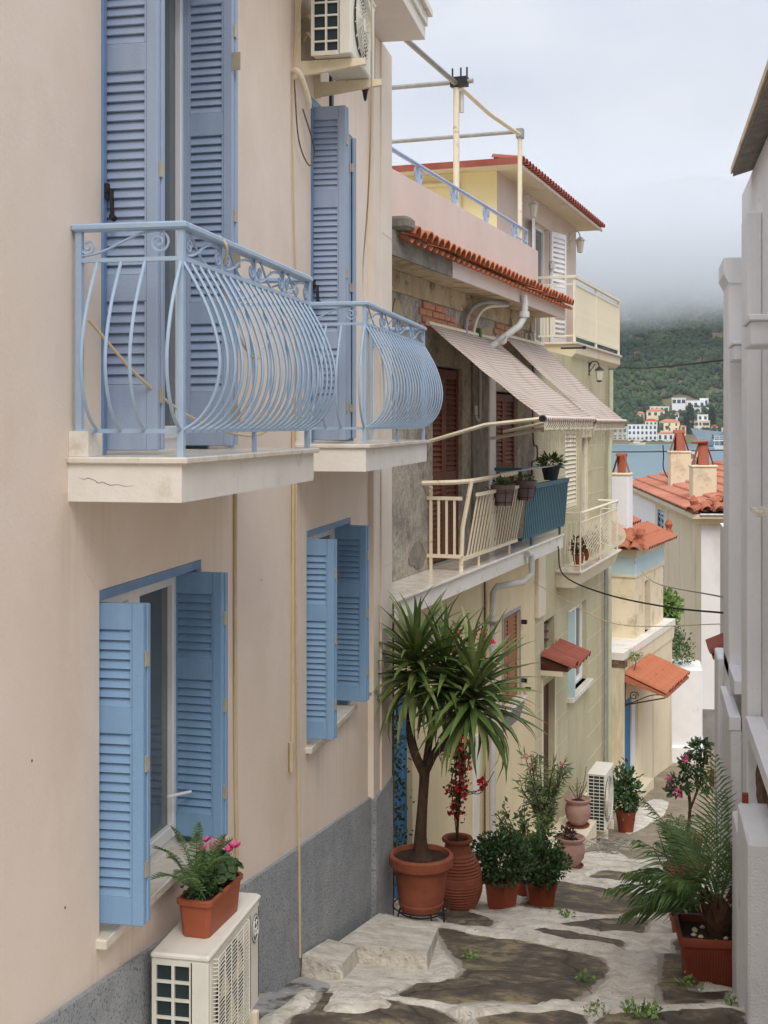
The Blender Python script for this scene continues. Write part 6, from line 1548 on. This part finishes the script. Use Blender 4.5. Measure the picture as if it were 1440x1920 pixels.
# right side: troughs with palm, bougainvillea
def palm_frond(mb, base, az, el, L_, droop, nl=26, ll=.26):
    d = Vector((math.cos(az) * math.cos(el), math.sin(az) * math.cos(el), math.sin(el))); side = Vector((-math.sin(az), math.cos(az), 0))
    P_ = [Vector(base) + d * L_ * q + Vector((0, 0, -droop * q * q)) for q in [i / nl for i in range(nl + 1)]]
    mb.tube(P_, [.009 * (1 - .8 * i / nl) for i in range(nl + 1)], 4)
    for i in range(5, nl + 1):
        t_ = (P_[i] - P_[i - 1]).normalized(); nr = side.cross(t_).normalized(); l = ll * (math.sin(PI * (i / nl) ** .8 * .9 + .25)) * random.uniform(.8, 1.1) + .05
        for sg in (-1, 1):
            q = (side * sg * .75 + t_ * .8 + nr * random.uniform(.0, .5)).normalized(); w = t_.cross(q).normalized().cross(q) * .007
            a = P_[i]; m_ = a + q * l * .5; e = a + q * l + Vector((0, 0, -.04))
            mb.add([a - w * .5, a + w * .5, m_ + w, e, m_ - w], [(0, 1, 2, 3, 4)])
pt = thing('palm_trough', 'young date palm in the big square terracotta trough by the white pillar', 'potted palm', on(.5, 9.98), R(3))
trough_pot(pt, .5, .48, .4, 'pot_dark')
MB().lathe([(.07, .33), (.1, .4), (.11, .47), (.09, .55), (.05, .62), (0, .66)], 10, (.06, .0)).build('trunk', 'trunk_dark', pt, smooth=20)
mb = MB()
for k in range(22):
    a = k * 2.4; mb.tube([(.06 + .1 * math.cos(a), .1 * math.sin(a), .4 + .012 * k), (.06 + .15 * math.cos(a), .15 * math.sin(a), .5 + .012 * k)], [.02, .006], 4)
mb.build('leaf_bases', 'trunk_dark', pt)
for az, el, L_, dr in ((172, 26, .92, .35), (160, 48, .95, .3), (185, 62, 1.15, .22), (100, 55, 1.1, .4), (80, 62, 1.15, .3), (60, 55, 1.1, .35), (130, 60, 1.0, .3), (30, 66, 1.1, .3), (190, 50, .9, .45), (150, 35, .95, .45), (200, 40, .8, .4), (145, 20, .8, .4), (250, 60, .8, .3), (110, 40, 1.1, .35), (215, 55, .75, .35), (165, 10, .75, .3), (300, 70, .9, .2), (90, 80, 1.2, .1)):
    mb = MB(); palm_frond(mb, (.06, 0, .55), R(az), R(el), L_, dr); mb.build('frond', 'palm', pt)
mb = MB()
for i in range(14):
    a = random.uniform(0, 2 * PI); r = random.uniform(.08, .19); mb.lathe([(0, 0), (.02, .005), (.022, .015), (.01, .025), (0, .027)], 6, (r * math.cos(a), r * math.sin(a)))
mb.v = [(x, y, z + .335) for x, y, z in mb.v]; struct(mb.build('pebbles', 'chimney_wall', pt), 'stuff')
t2 = thing('flower_trough', 'smaller terracotta trough with dry red-flowered plant behind the palm', 'planter', on(.4, 12.5), R(2))
trough_pot(t2, .5, .3, .25, 'pot_plastic', False)
mb = MB(); fm = MB()
for i in range(24):
    a = random.uniform(0, 2 * PI); l = random.uniform(.2, .6); P_ = smooth_path([(0, random.uniform(-.2, .2), .22), (.1 * math.cos(a), .1 * math.sin(a), .4), (l * math.cos(a) * .6, l * math.sin(a) * .6, .3 + l)], 4); mb.tube(P_, .005, 4)
    if random.random() < .35: leaf_cloud(fm, blob_points(P_[-1], .03, .03, .03, 12, .2), .04, 1, .4, .7)
mb.build('stems', 'trunk', t2); fm.build('flowers', 'red_flower', t2)
mb = MB(); leaf_cloud(mb, blob_points((-.02, 0, .38), .2, .25, .18, 320, .2), .06, 1, .3, .45); mb.build('foliage', 'leaf_mid', t2)
t3 = thing('tall_pot', 'tall terracotta pot with spreading palm-like grass further down the right side', 'potted plant', on(.42, 15.2))
round_pot(t3, [(0, 0), (.12, 0), (.17, .4), (.19, .42), (.19, .47), (0, .45)], 'pot_dark')
for k in range(13):
    mb = MB(); palm_frond(mb, (0, 0, .45), random.uniform(0, 6.28), R(random.uniform(35, 80)), random.uniform(.5, .85), .25, 20, .18); mb.build('frond', 'palm', t3)
t4 = thing('bougainvillea', 'leafy bougainvillea bush with a few magenta flowers down the right side', 'potted shrub', on(.62, 19.0))
round_pot(t4, [(0, 0), (.16, 0), (.22, .4), (.24, .42), (.24, .47), (0, .45)], 'pot_dark')
MB().tube(smooth_path([(0, 0, .4), (.05, 0, .9), (.0, .1, 1.3)]), .025, 6).tube(smooth_path([(.03, 0, .8), (.2, .0, 1.3), (.28, .1, 1.8)]), .018, 6).build('trunk', 'trunk', t4)
mb = MB()
for c, r in (((-.12, 0, 1.2), .2), ((.08, .1, 1.5), .2), ((.2, .1, 1.72), .19), ((.28, 0, 1.25), .17)): leaf_cloud(mb, blob_points(c, r, r, r * .75, 170, .3), .09, .9, .1, .5)
mb.build('foliage', 'leaf_dark', t4)
mb = MB()
for c in ((-.24, -.12, 1.3), (-.02, -.12, 1.62), (-.12, -.18, 1.15)): leaf_cloud(mb, blob_points(c, .05, .05, .05, 22, .2), .05, 1, .3, .7)
mb.build('flowers', 'pink_flower', t4)
sp = thing('capped_post', 'short cream post with a terracotta cap by the white wall', 'post', on(1.05, 19.0))
MB().box(-.06, .06, -.06, .06, -.1, 1.25).build('post', 'pipe_cream', sp); MB().lathe([(.11, 1.25), (.12, 1.32), (.09, 1.5), (.05, 1.52), (.04, 1.5), (0, 1.5)], 12).build('cap', 'terracotta', sp, smooth=40); MB().lathe([(.09, 1.5), (.1, 1.6), (.05, 1.68), (0, 1.68)], 10).build('finial', 'chimney_wall', sp, smooth=40)
# weeds in the joints
def weed(label, x, y, r, n, size):
    mb = MB(); leaf_cloud(mb, [((x + random.gauss(0, r), y + random.gauss(0, r), gh(x, y) + .01 + random.random() * .06), (random.uniform(-1, 1), random.uniform(-1, 1), .5)) for _ in range(n)], size, .6, .4, .7); t = thing('weed', label, 'weed', (0, 0, 0)); struct(mb.build('leaves', 'leaf_bright', t), 'stuff')
    st_ = MB()
    for k in range(5): st_.tube([(x, y, gh(x, y)), (x + random.gauss(0, r), y + random.gauss(0, r), gh(x, y) + .06)], .003, 4)
    struct(st_.build('stems', 'leaf_mid', t), 'stuff')
weed('bright green weed clump at the bottom edge of the alley', -.0, 8.05, .06, 150, .035)
weed('spiky green weed left of the bright clump', -.28, 8.02, .04, 50, .03)
weed('small weed growing at the big white pillar', .58, 8.9, .025, 30, .03)
weed('weeds under the palm trough', .33, 9.62, .05, 60, .03)
weed('tiny weed in the middle paving', -.42, 9.55, .03, 26, .04)
weed('tiny weed by the white doorstep', -1.36, 10.1, .03, 26, .04)
weed('small weed tuft at the edge of the far whitewashed step', -.75, 12.95, .04, 30, .04)
# pine-like sprig growing on the porch canopy
o = thing('roof_weed', 'small weed sprouting on the porch canopy edge', 'weed', frameD(.15, .45, -5.15))
MB().tube(smooth_path([(0, 0, 0), (.04, 0, .15), (.02, .02, .3)]), .01, 4).build('stem', 'trunk_dark', o)
mb = MB(); leaf_cloud(mb, blob_points((.02, 0, .3), .16, .16, .08, 130, .2), .08, .8, .4, .3); mb.build('foliage', 'leaf_bright', o)

# ------------------------------------------------------------------ harbour, far shore and hill
SEA = -16.0
mb = MB().add([(-1500, 58, SEA), (1500, 58, SEA), (1500, 1300, SEA), (-1500, 1300, SEA)], [(0, 1, 2, 3)]); struct(mb.build('sea', 'water'))
HP = [(1040, -18), (1046, -14.6), (1066, -14), (1082, -9), (1110, 8), (1150, 26), (1200, 47), (1320, 82), (1450, 120), (1560, 158), (1800, 250), (2200, 400), (2600, 470)]
def hz(x, y):
    z = HP[-1][1]
    for (a, za), (b, zb) in zip(HP, HP[1:]):
        if a <= y <= b: z = za + (zb - za) * (y - a) / (b - a); break
    k = max(0, min(1, (y - 1080) / 200))
    return z + k * (26 * noise.noise(Vector((x * .006, y * .006, 0))) + 9 * noise.noise(Vector((x * .025, y * .025, 2))))
mb = MB(); nx, ny = 70, 80
for j in range(ny + 1):
    y = 1040 + 1560 * (j / ny) ** 1.6
    for i in range(nx + 1):
        x = -520 + 1100 * i / nx; mb.v.append((x, y, hz(x, y)))
for j in range(ny):
    for i in range(nx):
        a = j * (nx + 1) + i; mb.f.append((a, a + 1, a + nx + 2, a + nx + 1))
struct(mb.build('hill', 'hill', smooth=80))
# woods: thousands of small crowns, one mass
ico = [(0, 0, 1), (.89, 0, .45), (.28, .85, .45), (-.72, .53, .45), (-.72, -.53, .45), (.28, -.85, .45), (.72, .53, -.45), (-.28, .85, -.45), (-.89, 0, -.45), (-.28, -.85, -.45), (.72, -.53, -.45), (0, 0, -1)]
icf = [(0, 1, 2), (0, 2, 3), (0, 3, 4), (0, 4, 5), (0, 5, 1), (1, 6, 2), (2, 7, 3), (3, 8, 4), (4, 9, 5), (5, 10, 1), (6, 7, 2), (7, 8, 3), (8, 9, 4), (9, 10, 5), (10, 6, 1), (11, 7, 6), (11, 8, 7), (11, 9, 8), (11, 10, 9), (11, 6, 10)]
mb = MB(); n = 0
while n < 10500:
    y = 1085 + (1750 - 1085) * random.random() ** 1.25; x = random.uniform(-190, 270) * (y / 1300)
    if noise.noise(Vector((x * .014, y * .014, 6))) + .55 * noise.noise(Vector((x * .05, y * .05, 1))) < -.3: continue
    r = random.uniform(2.2, 4.8); z = hz(x, y); n += 1
    for k in range(3):
        rr = r * random.uniform(.45, .8); c = (x + random.uniform(-.6, .6) * r, y + random.uniform(-.6, .6) * r, z + r * (.35 + .45 * k * .7))
        mb.add([(c[0] + a * rr * random.uniform(.7, 1.25), c[1] + b * rr * random.uniform(.7, 1.25), c[2] + d * rr * random.uniform(.7, 1.2)) for a, b, d in ico], icf)
o = struct(mb.build('hill_woods', 'forest_a'), 'stuff'); o['label'] = 'green scrub woods covering the far hillside'

def far_house(name, label, x0, x1, y0, dy, z0, z1, wall, roof=None, floors=2, cols=4, shutter='far_blue', group='houses across the harbour', rh=2.2, wf=.45):
    t = thing(name, label, 'house', ((x0 + x1) / 2, y0, z0), 0, group, True)
    w = x1 - x0; t_loc = t.location; hx = w / 2
    MB().box(-hx, hx, 0, dy, z0 - 6, z1).build('wall', wall, t)
    if roof == 'flat': MB().box(-hx - .3, hx + .3, -.3, dy, z1, z1 + .5).build('roof', wall, t)
    elif roof: MB().add([(-hx - .6, -.6, z1), (hx + .6, -.6, z1), (hx + .6, dy + .6, z1), (-hx - .6, dy + .6, z1), (-hx * .4, dy / 2, z1 + rh), (hx * .4, dy / 2, z1 + rh)], [(0, 1, 5, 4), (1, 2, 5), (2, 3, 4, 5), (3, 0, 4), (3, 2, 1, 0)]).build('roof', roof, t)
    fh = (z1 - z0) / floors; cw_ = w / cols
    fr = MB().box(-.5 * wf * cw_ - .12, .5 * wf * cw_ + .12, -.12, -.02, 0, fh * .58).mesh('window', shutter); pn = MB().box(-.5 * wf * cw_, .5 * wf * cw_, -.16, -.13, .1, fh * .52).mesh('pane', 'far_glass')
    for f in range(floors):
        for c in range(cols):
            p = (-hx + cw_ * (c + .5), 0, z0 + fh * (f + .22)); o = inst(fr, 'window', t, p); inst(pn, 'pane', o)
    return t
far_house('waterfront_house', 'pale blue and white three-storey waterfront building with many windows', -12, 11.5, 1066, 14, -13.5, -.8, 'far_white', 'flat', 3, 7)
far_house('waterfront_house', 'white wing of the waterfront building, at its left end', -24, -12.3, 1069, 10, -13.5, -2.5, 'far_white', 'flat', 2, 3)
far_house('waterfront_house', 'yellow two-storey villa with tiled roof on the far shore', 13.5, 30, 1084, 12, -6.5, 1.8, 'far_cream', 'far_roof', 2, 3, 'far_tan', rh=2.2, wf=.25)
far_house('waterfront_house', 'low white shop front below the yellow villa', 11.8, 29, 1067, 10, -14, -7.5, 'far_white', 'far_roof', 1, 4, 'far_tan', rh=1.2)
far_house('waterfront_house', 'unfinished tan concrete block with dark open bays', 35.4, 54.2, 1084, 14, -7, 2.4, 'far_tan', 'flat', 2, 3, 'far_tan', wf=.8)
far_house('waterfront_house', 'white stair tower with solar panels above the tan block', 44.5, 53, 1090, 8, 2.6, 7.4, 'far_white', 'flat', 1, 2)
far_house('hill_house', 'cream hillside house with tan roof above the waterfront', 3.2, 18.2, 1102, 10, 6.0, 11.2, 'far_cream', 'far_roof', 1, 3, 'far_tan', rh=2)
far_house('hill_house', 'long white terrace house behind the cream hillside house', 6, 22, 1112, 9, 11, 14.5, 'far_white', 'flat', 1, 4)
far_house('hill_house', 'white modern house highest on the hill', 24.5, 36, 1118, 9, 16.5, 21.8, 'far_white', 'flat', 1, 3, 'far_glass', wf=.7)
far_house('hill_house', 'stepped white house right of the highest one', 36.5, 52, 1120, 9, 13, 19.5, 'far_white', 'flat', 1, 3)
far_house('hill_house', 'white cube on the right end of the stepped white house', 48, 55, 1124, 8, 15, 21.6, 'far_white', 'flat', 1, 2)
far_house('hill_house', 'low white annexe below the stepped white house', 40, 55, 1110, 8, 9.5, 13.5, 'far_white', 'flat', 1, 4)
far_house('hill_house', 'red-roofed shed on the shore right of the tan block', 55.5, 63, 1088, 8, -6.5, -2, 'far_white', 'far_red', 1, 2, rh=1.6)
far_house('hill_house', 'orange-walled house at the right edge of the hillside', 68, 78, 1112, 8, 8, 15, 'far_roof', 'far_roof', 1, 2, rh=2)
far_house('hill_house', 'small lone white house high on the slope', 34, 37, 1290, 4, hz(35, 1290), hz(35, 1290) + 3.5, 'far_white', 'far_roof', 1, 1, rh=1)
far_house('hill_house', 'small red-roofed cottage on the left of the slope', -8, -2, 1230, 5, hz(-5, 1230), hz(-5, 1230) + 4, 'far_tan', 'far_red', 1, 2, rh=1.5)
far_house('waterfront_house', 'cream three-storey house squeezed behind the blue-white waterfront building', 2, 12, 1083, 9, -8, 2.5, 'far_cream', 'far_red', 2, 3, rh=2)
far_house('waterfront_house', 'long low white house at the left of the shore', -48, -26, 1070, 10, -13.8, -6, 'far_white', 'far_roof', 1, 6, rh=2)
far_house('waterfront_house', 'tan house between the yellow villa and the tan block', 30.5, 35, 1080, 8, -9, -2, 'far_tan', 'far_roof', 2, 1, rh=1.5)
far_house('waterfront_house', 'white harbour office right of the red-roofed shed', 63.5, 80, 1084, 9, -9, -3.5, 'far_white', 'flat', 1, 5)
far_house('hill_house', 'small cream house left of the white terrace house', -6, 1.5, 1106, 8, 4, 9, 'far_tan', 'far_roof', 1, 2, rh=1.6)
far_house('hill_house', 'small white house between the hillside houses', 23, 30, 1104, 7, 5, 9, 'far_white', 'far_roof', 1, 2, rh=1.5)
# cypresses
for i, (x, y, h, w, lb) in enumerate(((38.5, 1083, 26, 2.6, 'tall dark cypress left of the tan block'), (35.4, 1084, 16, 2.2, 'shorter cypress beside the tall one, left of the tan block'), (56, 1094, 18, 2.8, 'dark cypress right of the tan block'))):
    zb = hz(x, y); t = thing('cypress', lb, 'tree', (x, y, zb), 0, 'cypresses on the far shore')
    MB().tube([(0, 0, -1), (0, 0, h * .3)], .4, 6).build('trunk', 'trunk_dark', t)
    mb = MB(); leaf_cloud(mb, [((q[0][0] * (1 - .0), q[0][1], q[0][2]), q[1]) for q in blob_points((0, 0, h * .5), w, w, h * .5, 900, .5)], 1.6, .4, .8, .5); mb.build('crown', 'cypress', t)
# quay parasols, cars as small things along the quay
for i in range(5):
    x = -22 + i * 5.2; t = thing('quay_canopy', ['white café canopy at the left end of the quay', 'white café canopy second from the left on the quay', 'white café canopy in the middle of the quay row', 'white café canopy fourth from the left on the quay', 'white café canopy nearest the low shop'][i], 'canopy', (x, 1056, -14), 0, 'café canopies on the quay')
    MB().prism([(-2.5, 3.0), (2.5, 3.0), (2.3, 3.6), (-2.3, 3.9)], 'y', 0, 4).build('cloth', 'parasol', t)
    for px in (-2.3, 2.3): MB().box(px - .1, px + .1, .1, .3, -.5, 3).build('post', 'ship_grey', t)
def car(x, label, mat):
    t = thing('parked_car', label, 'car', (x, 1051, -14.4), 0, 'cars parked on the far quay')
    MB().prism([(-2.1, .4), (2.1, .4), (2.1, .9), (1.3, 1.0), (.8, 1.5), (-1.2, 1.5), (-1.8, 1.0), (-2.1, .95)], 'y', 0, 1.7).build('body', mat, t)
    MB().prism([(-1.1, 1.05), (1.1, 1.05), (.75, 1.42), (-1.1, 1.42)], 'y', -.02, 1.72).build('window', 'far_glass', t)
    for dx in (-1.3, 1.3): MB().tube([(dx, -.05, .35), (dx, 1.75, .35)], .35, 10).build('wheel', 'black_iron', t)
for i, (x, m_, lb) in enumerate(((2, 'ac_dark', 'dark car on the quay left of the low shop'), (8.5, 'room_dark', 'black car parked closest to the low shop'), (14, 'far_glass', 'dark blue car before the low white shop'), (19.5, 'far_white', 'white car before the low shop'), (25, 'far_white', 'white car at the right end of the quay'), (-8, 'far_red', 'red car below the café canopies'))): car(x, lb, m_)
# sailing boat, grey ship, white ferry
t = thing('sailing_boat', 'small moored wooden sailing boat on the far water', 'boat', (-4, 1015, SEA))
MB().hexa([(-5, -.6, -.3), (5, -.6, -.3), (5, .6, -.3), (-5, .6, -.3)], [(-6.6, -1.4, 1.2), (7, -.5, 1.7), (7, .5, 1.7), (-6.6, 1.4, 1.2)]).build('hull', 'far_tan', t)
MB().box(-3, 2, -.8, .8, 1.2, 2.2).build('cabin', 'far_white', t)
for x, h in ((-2.5, 7), (2, 8.5)): MB().tube([(x, 0, 1), (x, 0, h)], .09, 6).build('mast', 'far_tan', t)
t = thing('grey_ship', 'grey naval ship with a raked bow moored behind the roofs', 'ship', (75, 930, SEA))
MB().add([(-42, -.2, 13), (-34, -.6, 0), (40, -6, 0), (40, -7.5, 9.5), (-20, -6, 10.5), (-42, .2, 13), (-34, .6, 0), (40, 6, 0), (40, 7.5, 9.5), (-20, 6, 10.5)], [(0, 1, 2, 3, 4), (9, 8, 7, 6, 5), (0, 4, 9, 5), (4, 3, 8, 9), (2, 7, 8, 3), (0, 5, 6, 1)]).build('hull', 'ship_grey', t)
MB().add([(-36, -.8, 2.2), (-34, -.7, -.1), (40, -6.2, -.1), (40, -6.3, 2.2)], [(0, 1, 2, 3)]).box(-32, 39, -5.0, 5, -.5, .2).build('boot_stripe', 'teal_hull', t)
MB().tube([(-36, 0, 12), (-36.6, 0, 25)], [.4, .15], 6).tube([(-37.6, 0, 12.5), (-36.3, 0, 18), (-34.8, 0, 12)], .12, 5).build('mast', 'far_white', t)
MB().box(-3, 30, -4.5, 4.5, 10, 13.5).build('deckhouse', 'ship_grey', t)
MB().tube([(-27, -3.5, 8.5), (-26, -4.0, 6.8)], .5, 6).box(-27.4, -25.6, -3.9, -3.3, 6, 6.6).build('anchor', 'black_iron', t)
t = thing('ferry', 'white ferry with red deck cargo moored in front of the grey ship', 'boat', (61, 840, SEA))
MB().hexa([(-16, -3, -.5), (16, -3, -.5), (16, 3, -.5), (-16, 3, -.5)], [(-17, -3.8, 2.4), (17, -3.8, 2.4), (17, 3.8, 2.4), (-17, 3.8, 2.4)]).build('hull', 'far_white', t)
MB().box(-12, 15, -3, 3, 2.41, 5.2).build('lower_deck', 'far_glass', t); MB().box(-17, 16, -3.6, 3.6, 5.21, 5.7).build('deck_floor', 'far_white', t)
mb = MB()
for i in range(12): mb.box(-16.5 + i * 2.9, -16.3 + i * 2.9, -3.5, -3.3, 2.4, 8.2)
mb.box(-17, 16, -3.55, -3.35, 6.9, 7.15).box(-17, 16, -3.55, -3.35, 8.2, 8.5); mb.build('deck_rail', 'far_white', t)
MB().box(-8, 4, -2, 2, 5.71, 8).build('cargo', 'far_red', t); MB().tube([(2, 0, 8), (2, 0, 15)], .2, 6).build('mast', 'far_white', t)

# ------------------------------------------------------------------ air: light haze, and the low cloud on the hill
def vol_mat(name, density, colr, aniso=0.0):
    m = bpy.data.materials.new(name); m.use_nodes = True; nt = m.node_tree; nt.nodes.clear()
    out = nt.nodes.new('ShaderNodeOutputMaterial'); v = nt.nodes.new('ShaderNodeVolumePrincipled')
    v.inputs['Color'].default_value = colr; v.inputs['Density'].default_value = density; v.inputs['Anisotropy'].default_value = aniso
    nt.links.new(v.outputs[0], out.inputs['Volume']); return m, nt, v
M['haze'], _, _ = vol_mat('haze', .00007, (.92, .95, 1.0, 1))
hb = MB().box(-900, 900, -80, 3000, -24, 520).build('haze', 'haze'); struct(hb, 'stuff')
M['cloud'], nt, v = vol_mat('cloud', 0.0, (.97, .98, 1.0, 1))
tcn = N(nt, 'ShaderNodeNewGeometry'); sx = N(nt, 'ShaderNodeSeparateXYZ'); nt.links.new(tcn.outputs['Position'], sx.inputs[0])
nzn = N(nt, 'ShaderNodeTexNoise', Scale=.008, Detail=3); nt.links.new(tcn.outputs['Position'], nzn.inputs['Vector'])
m1 = N(nt, 'ShaderNodeMath', operation='MULTIPLY_ADD'); m1.inputs[1].default_value = 70; nt.links.new(nzn.outputs['Fac'], m1.inputs[0]); nt.links.new(sx.outputs['Z'], m1.inputs[2])
mr = N(nt, 'ShaderNodeMapRange'); mr.inputs['From Min'].default_value = 128; mr.inputs['From Max'].default_value = 200; mr.inputs['To Min'].default_value = 0; mr.inputs['To Max'].default_value = .014
mr2 = N(nt, 'ShaderNodeMapRange'); mr2.inputs['From Min'].default_value = 215; mr2.inputs['From Max'].default_value = 330; mr2.inputs['To Min'].default_value = 1; mr2.inputs['To Max'].default_value = .06
nt.links.new(m1.outputs[0], mr.inputs['Value']); nt.links.new(m1.outputs[0], mr2.inputs['Value'])
m3 = N(nt, 'ShaderNodeMath', operation='MULTIPLY'); nt.links.new(mr.outputs[0], m3.inputs[0]); nt.links.new(mr2.outputs[0], m3.inputs[1]); nt.links.new(m3.outputs[0], v.inputs['Density'])
CLOUD = MB().box(-850, 850, 1120, 2900, 60, 515).build('low_cloud', 'cloud'); struct(CLOUD, 'stuff'); CLOUD['label'] = 'low grey cloud lying on the hilltop'
M['cloud'].cycles.volume_step_rate = 4

# masses of small leaves, petals and twigs are stuff within their plant
SMALL = ('foliage', 'leaves', 'flowers', 'red_bracts', 'fern', 'cyclamen_leaves', 'dry_leaves', 'stems', 'dry_stems', 'leaf_bases', 'plant', 'crown', 'relief', 'lacing')
for o in bpy.data.objects:
    if o.parent is not None and o.type == 'MESH' and o.name.split('.')[0] in SMALL: o['kind'] = 'stuff'
